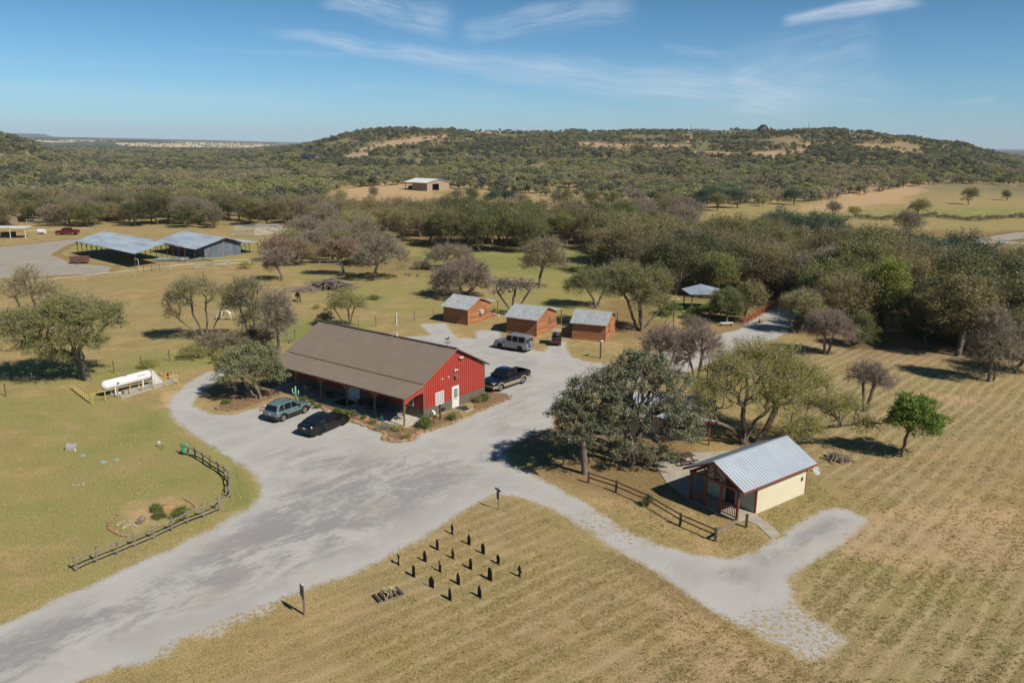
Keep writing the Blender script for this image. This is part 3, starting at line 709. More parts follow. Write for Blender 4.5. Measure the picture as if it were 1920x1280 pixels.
hero('bare_mesquite', 'thin half-bare tree behind the big spreading tree at the left edge', (74, 600),
     [(62, 520, 26, 18, 0, 1), (30, 545, 34, 18, 0, 1), (90, 545, 34, 20, 0, 1), (60, 550, 30, 16, 0, 1), (110, 560, 24, 12, 0, 1)],
     [[(74, 600, 0), (70, 575, 0), (66, 555, 0)], [(45, 598, 0), (40, 575, 0), (36, 560, 0)]], 18, natt=460, trunk_r=.20, leaf='mesquite', nleaf=7000, lsize=.15, lsig=.4, twig=TWIG_L, ntwig=3000, tlen=.9, tw=.016, asp=.4)
hero('mesquite_tree', 'fan-shaped many-stemmed mesquite in front of the white horse', (388, 640),
     [(340, 565, 30, 22, 0, 1), (380, 540, 36, 20, 0, 1), (420, 555, 30, 20, 0, 1), (355, 545, 28, 18, 0, 1), (330, 590, 18, 10, 0, 1), (435, 575, 20, 14, 0, 1)],
     [[(385, 640, 0), (376, 610, 0), (366, 590, 0)], [(388, 640, 0), (392, 600, 0), (390, 580, 0)], [(391, 640, 0), (405, 610, 0), (416, 590, 0)], [(380, 640, 0), (360, 615, 0), (340, 600, 0)]], 19, natt=520, trunk_r=.125, leaf='mesquite', nleaf=15000, lsize=.14, lsig=.33, twig=TWIG_L, ntwig=3500, tlen=.8, tw=.015, asp=.4, gap=.2)
hero('half_bare_tree', 'thin greyish tree between the fan-shaped mesquite and the red store', (470, 640),
     [(470, 545, 32, 24, 0, 1), (450, 565, 24, 24, 0, 1), (490, 575, 22, 24, 0, 1), (468, 600, 22, 20, 0, 1)],
     [[(470, 640, 0), (462, 605, 0), (455, 580, 0)], [(472, 640, 0), (478, 610, 0), (482, 580, 0)]], 20, natt=420, trunk_r=.15, leaf='green', nleaf=7000, lsize=.14, lsig=.35, twig=TWIG, ntwig=3600, tlen=.8, tw=.014)
hero('bare_tree', 'tall leafless grey tree just behind the left corner of the red store roof', (524, 664),
     [(525, 575, 26, 28, 0, 1), (520, 610, 28, 24, 0, 1), (540, 600, 20, 24, 0, 1), (510, 580, 18, 18, 0, 1)],
     [[(524, 664, 0), (523, 630, 0), (522, 600, 0), (524, 575, 0)]], 21, natt=420, trunk_r=.17, leaf='brown', nleaf=900, lsize=.12, lsig=.3, twig=TWIG, ntwig=4800, tlen=.8, tw=.014, bark=BARK_GREY)
hero('mesquite_tree', 'rounded fine-leaved mesquite standing right behind the red store', (654, 614),
     [(652, 565, 34, 18, 0, 1), (635, 572, 20, 14, 0, 1), (672, 572, 20, 16, 0, 1)],
     [[(648, 614, 0), (640, 600, 0), (634, 588, 0)], [(657, 612, 0), (660, 595, 0), (664, 582, 0)], [(656, 612, 0), (655, 595, 0), (654, 580, 0)]], 22, natt=360, trunk_r=.11, leaf='mesquite', nleaf=14000, lsize=.13, lsig=.26, twig=TWIG_L, ntwig=900, asp=.4)
hero('bare_tree', 'small round purplish bare tree nearest to the dark horse', (530, 526),
     [(520, 490, 25, 20, 0, 1), (530, 480, 20, 16, 0, 1), (512, 500, 14, 12, 0, 1)], [[(530, 526, 0), (527, 512, 0), (522, 503, 0)]], 23, natt=330, trunk_r=.22, leaf='brown', nleaf=1200, lsize=.16, lsig=.3, twig=TWIG_P, ntwig=3900, tlen=.8, tw=.020)
hero('rust_leaved_tree', 'broad tree with rusty red leaves above the pile of logs', (645, 517),
     [(630, 468, 26, 18, 0, 1), (652, 465, 26, 18, 0, 1), (668, 478, 20, 14, 0, 1), (612, 472, 16, 14, 0, 1)], [[(645, 517, 0), (643, 500, 0), (638, 490, 0)]], 24, natt=380, trunk_r=.26, leaf='red', nleaf=4200, lsize=.18, lsig=.35, twig=TWIG_P, ntwig=3600, tlen=.9, tw=.020)
hero('bare_tree', 'leaning grey bare tree with a forked trunk right of the rusty red tree', (701, 526),
     [(700, 480, 38, 26, 0, 1), (725, 465, 34, 26, 1, 1), (680, 490, 24, 18, 0, 1), (745, 480, 24, 20, 1, 1)], [[(701, 526, 0), (704, 508, 0), (708, 498, 0)]], 25, natt=480, trunk_r=.26, leaf='brown', nleaf=2200, lsize=.17, lsig=.35, twig=TWIG, ntwig=5400, tlen=1.0, tw=.020, bark=BARK_GREY)
hero('bare_tree', 'dome-shaped bare brown tree beside the leftmost log cabin', (868, 556),
     [(868, 522, 50, 36, 0, 1), (840, 530, 30, 26, 0, 1), (896, 528, 28, 28, 0, 1)], [[(868, 556, 0), (866, 548, 0), (864, 542, 0)], [(870, 556, 0), (880, 546, 0), (888, 540, 0)], [(866, 556, 0), (852, 548, 0), (842, 544, 0)]], 26, natt=700, trunk_r=.26, leaf='brown', nleaf=4500, lsize=.15, lsig=.3, twig=TWIG_P, ntwig=13200, tlen=.9, tw=.016, shell=.55)
hero('bare_tree', 'flat-topped bare tree half hidden behind the dome-shaped brown one', (842, 505),
     [(845, 478, 38, 18, 0, 1), (822, 482, 22, 14, 0, 1), (870, 484, 18, 14, 0, 1)], [[(842, 505, 0), (842, 498, 0), (840, 492, 0)]], 27, natt=420, trunk_r=.24, leaf='brown', nleaf=5000, lsize=.18, lsig=.35, twig=TWIG, ntwig=5400, tlen=.9, tw=.020, shell=.5)
hero('bare_tree', 'sparse leafless tree with long open branches between the two left log cabins', (966, 592),
     [(965, 535, 32, 18, 0, 1), (940, 545, 20, 14, 0, 1), (990, 540, 18, 16, 0, 1), (930, 530, 16, 10, 0, 1)], [[(963, 592, 0), (962, 565, 0), (965, 545, 0)], [(967, 592, 0), (978, 568, 0), (990, 548, 0)], [(965, 592, 0), (945, 565, 0), (930, 545, 0)]], 28, natt=150, trunk_r=.18, twig=TWIG, ntwig=1600, tlen=.7, tw=.016, kpath=.3)
hero('half_bare_tree', 'tall tree with thinning brown leaves behind the middle log cabin', (1012, 540),
     [(1015, 475, 30, 26, 0, 1), (1040, 490, 26, 22, 0, 1), (1000, 495, 24, 18, 0, 1), (1030, 460, 22, 16, 0, 1)], [[(1012, 540, 0), (1012, 520, 0), (1016, 505, 0)]], 29, natt=430, trunk_r=.24, leaf='brown', nleaf=7000, lsize=.17, lsig=.38, twig=TWIG, ntwig=4200, tlen=.9, tw=.018)
hero('bare_tree', 'leafless tree behind the big live oak, left one of the pair by the road', (1243, 712),
     [(1240, 640, 36, 30, 0, 1), (1220, 655, 22, 20, 0, 1), (1262, 650, 24, 24, 0, 1)], [[(1243, 712, 0), (1240, 680, 0), (1236, 665, 0)], [(1245, 712, 0), (1254, 685, 0), (1260, 668, 0)]], 30, natt=380, trunk_r=.17, twig=TWIG_P, ntwig=4500, tlen=.75, tw=.014, bark=BARK)
hero('bare_tree', 'leafless tree in front of the road, right one of the pair', (1306, 714),
     [(1305, 645, 38, 32, 0, 1), (1285, 660, 22, 20, 0, 1), (1328, 655, 22, 24, 0, 1), (1275, 680, 16, 14, 0, 1)], [[(1303, 714, 0), (1296, 690, 0), (1290, 672, 0)], [(1308, 714, 0), (1312, 680, 0), (1314, 660, 0)]], 31, natt=400, trunk_r=.17, twig=TWIG_P, ntwig=4800, tlen=.75, tw=.014)
hero('mesquite_tree', 'green many-trunked tree right of the three log cabins', (1203, 621),
     [(1190, 535, 50, 32, 0, 1), (1150, 540, 40, 30, 1, 1), (1225, 555, 36, 30, 0, 1), (1170, 510, 40, 20, 2, 1), (1230, 520, 30, 24, 1, 1), (1200, 565, 30, 20, -1, 1)], [[(1203, 621, 0), (1200, 590, 0), (1196, 565, 0)], [(1196, 620, .5), (1185, 590, .6), (1178, 570, .8)], [(1203, 621, 0), (1220, 598, 0), (1234, 582, 0)]], 32, natt=760, trunk_r=.26, leaf='green', nleaf=24000, lsize=.17, lsig=.36, twig=TWIG_L, ntwig=4000, tlen=.8, tw=.016, gap=.1)
hero('mesquite_tree', 'leafy green tree with pale forked stems behind the rightmost log cabin', (1118, 578),
     [(1110, 525, 38, 26, 1, 1), (1085, 535, 28, 20, 1, 1), (1140, 530, 26, 22, 1, 1)], [[(1118, 578, 0), (1112, 560, 0), (1098, 540, 0)], [(1118, 578, 0), (1125, 558, 0), (1134, 540, 0)]], 33, natt=460, trunk_r=.20, leaf='green', nleaf=15000, lsize=.17, lsig=.36, bark=BARK_GREY, twig=TWIG_L, ntwig=1500)
hero('elm_tree', 'small green tree above the white bench by the creek', (1362, 606),
     [(1362, 562, 32, 22, 0, 1), (1345, 572, 18, 14, 0, 1), (1380, 572, 16, 14, 0, 1)], [[(1362, 606, 0), (1362, 592, 0), (1362, 582, 0)]], 34, natt=380, trunk_r=.16, leaf='green', nleaf=13000, lsize=.17, lsig=.28, ntwig=1000)
hero('elm_tree', 'small brown-green tree at the left end of the red bridge rail', (1396, 604),
     [(1405, 552, 26, 22, 0, 1), (1395, 570, 24, 14, 0, 1), (1420, 560, 16, 16, 0, 1)], [[(1396, 604, 0), (1396, 590, 0), (1398, 578, 0)]], 35, natt=380, trunk_r=.15, leaf='brown', nleaf=12000, lsize=.17, lsig=.28, ntwig=2000)
hero('half_bare_tree', 'grey-green tree leaning over the road opposite the red bridge rail', (1494, 624),
     [(1500, 570, 34, 24, 0, 1), (1520, 585, 26, 20, 0, 1), (1482, 575, 18, 18, 0, 1)], [[(1488, 626, 0), (1478, 600, 0), (1476, 585, 0)], [(1498, 624, 0), (1508, 602, 0), (1516, 590, 0)]], 36, natt=460, trunk_r=.20, leaf='mesquite', nleaf=9000, lsize=.15, lsig=.35, twig=TWIG, ntwig=3900, tlen=.8, tw=.016)
hero('bare_tree', 'purplish leafless tree at the edge of the mown field below the bridge', (1552, 664),
     [(1550, 610, 34, 24, 0, 1), (1570, 622, 20, 18, 0, 1), (1530, 620, 18, 16, 0, 1)], [[(1545, 664, 0), (1545, 640, 0), (1542, 626, 0)], [(1553, 665, 0), (1556, 640, 0), (1560, 626, 0)]], 37, natt=420, trunk_r=.16, twig=TWIG_P, ntwig=8400, tlen=.9, tw=.015, leaf='brown', nleaf=800, lsize=.13, lsig=.3)
hero('bare_tree', 'tall leafless twin-trunked tree in front of the right-hand woods', (1856, 715),
     [(1855, 640, 38, 40, 0, 1), (1835, 655, 26, 26, 0, 1), (1880, 660, 24, 26, 0, 1), (1850, 605, 24, 20, 0, 1)], [[(1854, 715, 0), (1853, 680, 0), (1850, 650, 0)], [(1866, 716, .3), (1868, 690, .3), (1872, 665, .3)]], 38, natt=480, trunk_r=.20, twig=TWIG, ntwig=7200, tlen=.9, tw=.016, leaf='brown', nleaf=1500, lsize=.14, lsig=.3)
hero('dark_oak', 'tall dark oak with two thick trunks at the front of the right-hand woods', (1800, 667),
     [(1800, 575, 52, 38, 0, 1), (1770, 590, 34, 30, 0, 1), (1835, 590, 34, 32, 0, 1), (1800, 540, 36, 22, 1, 1)], [[(1796, 667, 0), (1798, 640, 0), (1800, 620, 0)], [(1806, 665, 1), (1812, 640, 1), (1820, 622, 1)]], 39, natt=620, trunk_r=.36, leaf='brown', nleaf=17000, lsize=.22, lsig=.42, ntwig=3000, tw=.02)
hero('willow_tree', 'light yellow-green tree glowing among the dark right-hand woods', (1660, 622),
     [(1655, 530, 34, 34, 0, 1), (1670, 550, 30, 30, 0, 1), (1645, 555, 26, 26, 0, 1), (1660, 505, 24, 22, 0, 1)], [[(1660, 622, 0), (1660, 592, 0), (1660, 572, 0)]], 40, natt=520, trunk_r=.26, leaf='willow', nleaf=17000, lsize=.20, lsig=.36)
hero('live_oak', 'huge blue-green live oak rising above the creek woods, left half', (1462, 462),
     [(1462, 422, 48, 30, 0, 1), (1435, 435, 34, 24, 0, 1), (1490, 435, 30, 22, 0, 1)], [[(1462, 462, 0), (1462, 452, 0), (1462, 445, 0)]], 41, natt=560, trunk_r=.45, leaf='blueoak', nleaf=24000, lsize=.25, lsig=.55)
hero('live_oak', 'huge blue-green live oak rising above the creek woods, right half', (1535, 468),
     [(1535, 424, 50, 28, 0, 1), (1510, 438, 34, 24, 0, 1), (1568, 438, 30, 22, 0, 1)], [[(1535, 468, 0), (1535, 455, 0), (1535, 448, 0)]], 42, natt=560, trunk_r=.45, leaf='blueoak', nleaf=24000, lsize=.25, lsig=.55)
hero('willow_tree', 'leafy green tree with a pale curved trunk beyond the creek clearing', (1140, 448),
     [(1165, 395, 20, 18, 0, 1), (1150, 408, 16, 12, 0, 1)], [[(1140, 448, 0), (1148, 430, 0), (1158, 412, 0)]], 43, natt=260, trunk_r=.28, leaf='shrub', nleaf=6500, lsize=.28, lsig=.5, bark=BARK_GREY)
# ---- kinds of trees repeated through the woods (shared meshes)
def kind(seed, H, W, leaf, nleaf, ntwig=0, twig=TWIG, bark=BARK, bare=.15, **kw):
    rng = np.random.default_rng(seed); bl = []
    for k in range(9):
        a = rng.uniform(0, 6.28); q = W * .27 * rng.uniform(.4, 1.2)
        bl.append((math.cos(a) * q, math.sin(a) * q, H * (bare + (1 - bare) * rng.uniform(.20, .70)), W * rng.uniform(.24, .36), W * rng.uniform(.24, .36), H * (1 - bare) * rng.uniform(.28, .40)))
    f = [[(0, 0, 0), (rng.normal(0, .15), rng.normal(0, .15), H * bare * .6), (rng.normal(0, .3), rng.normal(0, .3), H * bare)]]
    if rng.random() < .5: f.append([(.1, 0, 0), (rng.normal(0, .5), rng.normal(0, .5), H * bare)])
    return tree_meshes(seed, bl, f, natt=kw.pop('natt', 330), trunk_r=kw.pop('tr', .24), leaf=leaf, nleaf=nleaf, ntwig=ntwig, twig=twig, bark=bark, seg=.7, **kw)
KIND = {
 'dark_oak': ('dark leafy oak', [kind(100 + i, 9.5, 10, 'darkoak', 15000, lsize=.22, lsig=.5, gap=.15, up=1.5) for i in range(3)]),
 'brown_oak': ('tree with brown-green autumn leaves', [kind(110 + i, 9, 9.5, 'brown', 13000, 1500, lsize=.19, gap=.2, up=1.5, lsig=.5, tlen=1.0, tw=.02) for i in range(4)]),
 'bare_tree': ('leafless greyish tree', [kind(120 + i, 8, 8.5, 'brown', 1500, 3600, twig=(TWIG, TWIG_P, TWIG)[i], lsize=.22, lsig=.4, tlen=1.1, tw=.02, natt=420, bark=BARK_GREY) for i in range(3)]),
 'mesquite_tree': ('feathery olive-green mesquite', [kind(130 + i, 6.5, 8, 'mesquite', 9500, 2500, twig=TWIG_L, lsize=.22, lsig=.5, asp=.45, tlen=.9, tw=.018) for i in range(3)]),
 'elm_tree': ('mid-green rounded tree', [kind(140 + i, 7.5, 7.5, 'green', 13000, 300, lsize=.20, lsig=.45, up=1.5, gap=.1) for i in range(3)]),
 'rust_leaved_tree': ('small tree with rusty red leaves', [kind(150, 6, 7, 'red', 3500, 3500, twig=TWIG_P, lsize=.22, lsig=.4, tlen=.9, tw=.02)]),
 'live_oak': ('blue-green live oak', [kind(160 + i, 8.5, 9.5, 'blueoak', 14000, lsize=.22, lsig=.48, up=1.5) for i in range(2)]),
}
PLACED = [(G(*b).x, G(*b).y) for b in ((1097, 888), (1183, 872), (1397, 832), (1660, 622), (1672, 640), (1640, 632), (1800, 667), (1462, 462), (1535, 468), (1362, 606), (1396, 604), (1494, 624), (1552, 664), (1856, 715))]
PLACED += [(-150, 238), (-143, 240), (-138, 232), (-146, 226), (-152, 225), (-135, 226), (-140, 222)]
rng = random.Random(5)
def woods(poly, n, mind, mix, where, group, smin=.75, smax=1.15, seed=0):
    rg = random.Random(seed); W = np.array(wpoly(poly)); x0, y0 = W.min(0); x1, y1 = W.max(0); k = tries = 0
    while k < n and tries < n * 60:
        tries += 1; x = rg.uniform(x0, x1); y = rg.uniform(y0, y1)
        if poly_sd(np.array([x]), np.array([y]), W)[0] < 0: continue
        if any((x - a) ** 2 + (y - b) ** 2 < mind ** 2 for a, b in PLACED): continue
        PLACED.append((x, y)); k += 1
        nm = rg.choices([m[0] for m in mix], [m[1] for m in mix])[0]; desc, ms = KIND[nm]
        plant_tree(nm, desc + ' ' + where, rg.choice(ms), (x, y, tz(x, y)), rg.uniform(0, 6.28), rg.uniform(smin, smax), ('small rusty red trees ' if 'rusty' in desc else desc + 's ') + where if not desc.startswith('tree') else 'brown-green trees ' + where, sz=None)
DK, BR, BA, ME, EL, RU, LO = 'dark_oak', 'brown_oak', 'bare_tree', 'mesquite_tree', 'elm_tree', 'rust_leaved_tree', 'live_oak'
woods([(775, 462), (1000, 480), (1010, 470), (1000, 440), (900, 425), (785, 428)], 30, 4.6, [(DK, 5), (BR, 2)], 'in the dark grove behind the creek meadow', 'g', .85, 1.1, 1)
woods([(590, 445), (785, 455), (790, 425), (600, 405)], 30, 5.0, [(BA, 3), (BR, 3), (ME, 1), (EL, 1)], 'in the thin wood left of the dark grove', 'g', .8, 1.1, 2)
woods([(1015, 452), (1120, 458), (1150, 520), (1400, 535), (1440, 508), (1320, 482), (1180, 455), (1080, 432)], 52, 4.9, [(BR, 6), (DK, 2), (BA, 2), (EL, 1)], 'in the creek wood behind the log cabins', 'g', .8, 1.15, 3)
woods([(1250, 552), (1340, 558), (1480, 560), (1500, 500), (1420, 478), (1300, 500), (1230, 520)], 22, 4.7, [(BR, 5), (DK, 3), (EL, 1)], 'around the hidden pavilion by the bridge', 'g', .8, 1.1, 4)
woods([(1500, 570), (1570, 618), (1700, 622), (1770, 640), (1960, 690), (1990, 600), (1960, 580), (1780, 560), (1640, 528), (1480, 512)], 98, 4.0, [(BR, 5), (DK, 2.2), (BA, 2.2), (EL, 2.4), (ME, 1.2)], 'in the creek wood on the right', 'g', .8, 1.2, 5)
woods([(1600, 512), (1700, 528), (1820, 540), (1840, 528), (1700, 508), (1620, 500)], 12, 5.5, [(LO, 4), (BR, 1), (BA, 1)], 'at the far edge of the right-hand creek wood', 'g', .95, 1.25, 6)
woods([(495, 492), (600, 498), (760, 505), (770, 478), (620, 462), (520, 472)], 13, 5.5, [(BA, 5), (ME, 2), (RU, 1), (EL, 1)], 'along the pasture fence behind the log pile', 'g', .8, 1.05, 7)
woods([(-20, 428), (120, 425), (430, 428), (600, 425), (600, 405), (-20, 396)], 95, 4.3, [(BR, 4), (BA, 3), (EL, 2), (DK, 1)], 'in the tree row beyond the metal sheds', 'g', .7, 1.05, 8)
woods([(870, 392), (1400, 396), (1330, 386), (870, 380)], 13, 9, [(EL, 4), (BA, 2), (LO, 1)], 'along the far edge of the tan field', 'g', .7, 1.1, 9)
woods([(1100, 430), (1230, 455), (1300, 440), (1300, 412), (1180, 405)], 22, 5.5, [(BA, 4), (LO, 1), (BR, 2)], 'where the creek wood meets the open field', 'g', .8, 1.15, 10)
woods([(1330, 640), (1400, 655), (1330, 672)], 0, 4, [(BA, 1)], 'x', 'g')
def single(nm, px, py, s, label, v=0, rz=0): plant_tree(nm, label, KIND[nm][1][v], at(px, py), rz, s)
for a in [(LO, 1345, 390, 1.25, 'wide dark oak at the left end of the far green pasture'), (LO, 1382, 390, 1.15, 'dark oak next to the wide one at the left end of the far pasture', 1), (LO, 1488, 384, 1.0, 'grey-green round oak on the bank above the far pasture', 1),
          (ME, 1720, 404, 1.0, 'lone leaning mesquite in the middle of the far pasture', 1), (DK, 1816, 384, .8, 'small dark oak on the far pasture right of the lone mesquite', 1), (EL, 1887, 376, .7, 'small tree near the right edge of the far pasture'),
          (BA, 1562, 405, .7, 'small bare tree left on the far pasture behind the huge oak', 0), (ME, 1602, 407, .6, 'low round mesquite on the far pasture behind the huge oak', 2), (BA, 1700, 446, 1.0, 'pale leafless tree standing behind the right-hand wood'),
          (LO, 948, 381, .75, 'small round oak alone on the tan field', 0), (BA, 1195, 386, .8, 'bare tree on the tan field edge', 1), (EL, 985, 398, .7, 'small bushy tree behind the dark grove top', 1), (ME, 640, 380, .8, 'olive tree left of the white roofed barn', 0),
          (BA, 700, 372, .7, 'small bare tree beside the reddish yard of the white roofed barn', 2), (BA, 858, 378, .7, 'bare tree just right of the white roofed barn', 1), (RU, 548, 497, 1.0, 'low tree with rust-red leaves by the pasture fence'),
          (BA, 1300, 640, .45, 'low leafless thicket by the road bend'), (EL, 1600, 648, .6, 'slim green tree at the wood edge behind the purplish bare one', 1), (BR, 1905, 700, .8, 'brown tree cut by the right edge of the view', 2), (BR, 1735, 642, .85, 'brown-leaved tree with several thin trunks before the wood', 1)]:
    single(*a)
# ---- shrubs
def shrub_mesh(seed, leaf, r=1.0, h=.9, n=2600, ls=.10, twigs=150):
    rg = np.random.default_rng(seed)
    bl = [(rg.normal(0, .25) * r, rg.normal(0, .25) * r, h * rg.uniform(.4, .6), r * rg.uniform(.5, .8), r * rg.uniform(.5, .8), h * rg.uniform(.35, .5)) for _ in range(4)]
    return tree_meshes(seed, bl, [[(0, 0, 0), (0, 0, h * .15)], [(.1, .05, 0), (.15, .1, h * .2)]], natt=90, trunk_r=.03, leaf=leaf, nleaf=n, lsize=ls, lsig=.12 * r, ntwig=twigs, tlen=.3, tw=.008, seg=.25)
SH = {'green': [shrub_mesh(200 + i, 'shrub') for i in range(2)], 'olive': [shrub_mesh(205 + i, 'mesquite', 1.1, 1.0, 2000) for i in range(2)], 'sage': [shrub_mesh(208, 'grayshrub', 1, .7, 2200, .07)], 'brush': [shrub_mesh(210 + i, 'brown', 1.3, 1.2, 900, .1, 1800) for i in range(2)]}
def shrub(kindn, px, py, s, label, v=0, group=None, hz=None, z=0):
    p = at(px, py); t = plant_tree('shrub', label, SH[kindn][v % len(SH[kindn])], (p.x, p.y, p.z + z), (px * 1.7) % 6.28, s, group, 'shrub'); t.scale.z = s * (hz or 1)
    return t
# ================================================================ buildings
RED = M('red_sheet_metal', (.46, .062, .042), (.405, .055, .038), 1.5, .5, spec=.4)
BROWNM = M('brown_sheet_metal', (.262, .208, .160), (.240, .190, .147), .8, .5, metal=.1, spec=.4)
BROWN_TRIM = M('brown_trim', (.10, .08, .065), None, 3, .6)
WAINS = M('taupe_sheet_metal', (.175, .145, .115), (.155, .13, .10), 2, .6)
WHITE = M('white_paint', (.78, .77, .74), (.70, .69, .66), 3, .6)
GLASS = M('window_glass', (.02, .025, .03), (.035, .045, .05), 2, .06, spec=.8)
BLACK = M('black_metal', (.012, .012, .013), (.02, .02, .02), 5, .5)
GALV = M('galvanised_roof', (.66, .68, .69), (.57, .59, .60), 1.1, .42, metal=.45, spec=.5, c3=(.36, .36, .36), s3=3)
GALV_OLD = M('weathered_roof', (.46, .54, .62), (.36, .43, .50), .5, .5, metal=.3, stretch=(1, .25, 1), c3=(.30, .30, .30), s3=.6)
GALV_DARK = M('weathered_sheet_wall', (.20, .25, .31), (.13, .17, .22), .8, .55, metal=.3, stretch=(1.5, 1.5, .4), c3=(.22, .13, .09), s3=1.5)
LOGW = M('cedar_board', (.52, .235, .108), (.33, .142, .066), 2.0, .75, stretch=(.14, .14, 5), c3=(.17, .07, .035), s3=2.2, bump=.3, bscale=20, lo=.42, hi=.58)
LOGD = M('cedar_gap', (.05, .022, .012), None, 3, .9)
YEL = M('cream_siding', (.64, .59, .42), (.61, .56, .40), 1.2, .6)
REDW = M('red_stained_wood', (.26, .075, .045), (.20, .058, .036), 4, .6)
RUST = M('rusty_steel', (.16, .065, .035), (.09, .04, .028), 5, .8)
GREYW = M('weathered_wood', (.30, .25, .20), (.20, .165, .13), 5, .9, stretch=(1, 1, 3), c3=(.13, .10, .08), s3=9)
DARKW = M('dark_stained_wood', (.065, .042, .030), (.10, .07, .05), 5, .85)
MATM = M('rubber_mat', (.055, .045, .04), None, 20, .95)
def wallx(mb, x0, x1, y, z0, ztop, d, pitch, w, t, mi):
    """vertical ribs on a wall in the plane y=const (d = outward sign); ztop: function of x"""
    n = int((x1 - x0) / pitch)
    for i in range(n + 1):
        x = x0 + (x1 - x0) * i / n
        mb.box(x - w / 2, x + w / 2, min(y, y + d * t), max(y, y + d * t), z0, ztop(x) - .03, mi)
def wally(mb, y0, y1, x, z0, z1, d, pitch, w, t, mi):
    n = int((y1 - y0) / pitch)
    for i in range(n + 1):
        y = y0 + (y1 - y0) * i / n
        mb.box(min(x, x + d * t), max(x, x + d * t), y - w / 2, y + w / 2, z0, z1, mi)
def slope(mb, xa, za, xb, zb, y0, y1, pitch=.3, t=.05, rw=.055, rh=.05, mi=0, mr=0):
    """metal roof plane from (xa,za) to (xb,zb), running along y, with standing ribs"""
    mb.prism([(xa, y0, za), (xb, y0, zb), (xb, y0, zb - t), (xa, y0, za - t)], (0, 0, 0), (0, y1 - y0, 0), mi)
    n = max(2, int((y1 - y0) / pitch))
    for i in range(n + 1):
        y = y0 + rw / 2 + (y1 - y0 - rw) * i / n
        mb.prism([(xa, y - rw / 2, za + .002), (xb, y - rw / 2, zb + .002), (xb, y - rw / 2, zb + rh), (xa, y - rw / 2, za + rh)], (0, 0, 0), (0, rw, 0), mr)
def window(parent, axis, s0, s1, z0, z1, p, d, nx=2, nz=2, fw=.07, glass=GLASS, frame=None, name='window', label=None, mw=.018):
    """window on plane axis=p facing d; > frame, pane"""
    frame = frame or WHITE; t = .05
    def bx(mb, a0, a1, c0, c1, q0, q1):
        lo, hi = sorted((p + d * q0, p + d * q1))
        if axis == 'y': mb.box(a0, a1, lo, hi, c0, c1)
        else: mb.box(lo, hi, a0, a1, c0, c1)
    m = MB()
    bx(m, s0, s1, z0, z0 + fw, 0, t); bx(m, s0, s1, z1 - fw, z1, 0, t); bx(m, s0, s0 + fw, z0 + fw, z1 - fw, 0, t); bx(m, s1 - fw, s1, z0 + fw, z1 - fw, 0, t)
    iw, ih = s1 - s0 - 2 * fw, z1 - z0 - 2 * fw
    for i in range(1, nx): x = s0 + fw + iw * i / nx; bx(m, x - mw, x + mw, z0 + fw, z1 - fw, 0, t * .8)
    for i in range(1, nz): z = z0 + fw + ih * i / nz; bx(m, s0 + fw, s1 - fw, z - mw, z + mw, 0, t * .74)
    f = m.build(name, frame, parent)
    if label: f['label'] = label
    g = MB(); bx(g, s0 + fw, s1 - fw, z0 + fw, z1 - fw, 0, t * .35); g.build('pane', glass, f)
    return f
# ---------------------------------------------------------------- red store
B0 = G(794.2, 786.5); BRZ = R(53.8)
store = thing('store_building', 'long red metal building with brown ribbed roof and shaded porch along its left side', 'building', B0, BRZ)
W_, L_ = 8.95, 18.6; ZE, ZR, XR = 3.30, 5.72, 4.45
topx = lambda x: ZE + .08 + (ZR - ZE - .08) * (x / XR if x < XR else (W_ - x) / (W_ - XR))
m = MB(); prof = [(0, 0, .95), (W_, 0, .95), (W_, 0, ZE), (XR, 0, ZR), (0, 0, ZE + .08)]
m.prism(prof, (0, 0, 0), (0, L_, 0), 0)
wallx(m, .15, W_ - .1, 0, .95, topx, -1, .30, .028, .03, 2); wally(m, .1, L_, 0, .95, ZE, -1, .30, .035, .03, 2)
m.box(-.03, .10, -.045, 0, 0, ZE + .05, 1); m.box(W_ - .09, W_ + .02, -.045, 0, 0, ZE, 1)
RED_RIB_SHADE = M('red_rib_shade', (.27, .028, .018), None, 3, .5)  # darker copy of the wall red: shade lines of the ribs put into their colour
m.build('wall', [RED, WAINS, RED_RIB_SHADE], store)
m = MB(); m.box(.012, W_ - .012, .012, L_ - .012, -.1, .95, 0)
m.box(.1, 3.97, -.012, .012, 0, .97, 0); m.box(5.02, W_ - .09, -.012, .012, 0, .97, 0)
wallx(m, .3, 3.9, -.01, 0, lambda x: 1.0, -1, .30, .045, .022, 0); wallx(m, 5.2, W_ - .2, -.01, 0, lambda x: 1.0, -1, .30, .045, .022, 0); wally(m, .1, 8.2, .012, 0, .95, -1, .30, .045, .03, 0)
m.build('wainscot', WAINS, store)
m = MB()
slope(m, XR, ZR + .12, -.3, ZE + .19, -.32, L_ + .3, .42); slope(m, XR, ZR + .12, W_ + .36, ZE + .06, -.32, L_ + .3, .42)
m.box(XR - .16, XR + .16, -.33, L_ + .31, ZR + .125, ZR + .175, 1)
m.prism([(-.3, -.36, ZE + .12), (XR, -.36, ZR + .05), (XR, -.36, ZR + .14), (-.3, -.36, ZE + .21)], (0, 0, 0), (0, .035, 0), 2)
m.prism([(W_ + .36, -.36, ZE + .0), (XR, -.36, ZR + .05), (XR, -.36, ZR + .14), (W_ + .36, -.36, ZE + .09)], (0, 0, 0), (0, .035, 0), 2)
m.box(W_ + .36, W_ + .48, -.3, L_ + .3, ZE - .06, ZE + .06, 1)
m.build('roof', [BROWNM, BROWN_TRIM, BROWNM], store)
m = MB()
slope(m, -.30, ZE + .10, -2.78, 2.72, -.30, L_ + .3, .42)
m.box(-2.86, -2.78, -.3, L_ + .3, 2.62, 2.74, 1); m.box(-2.52, -2.38, 0, L_, 2.45, 2.62, 2)
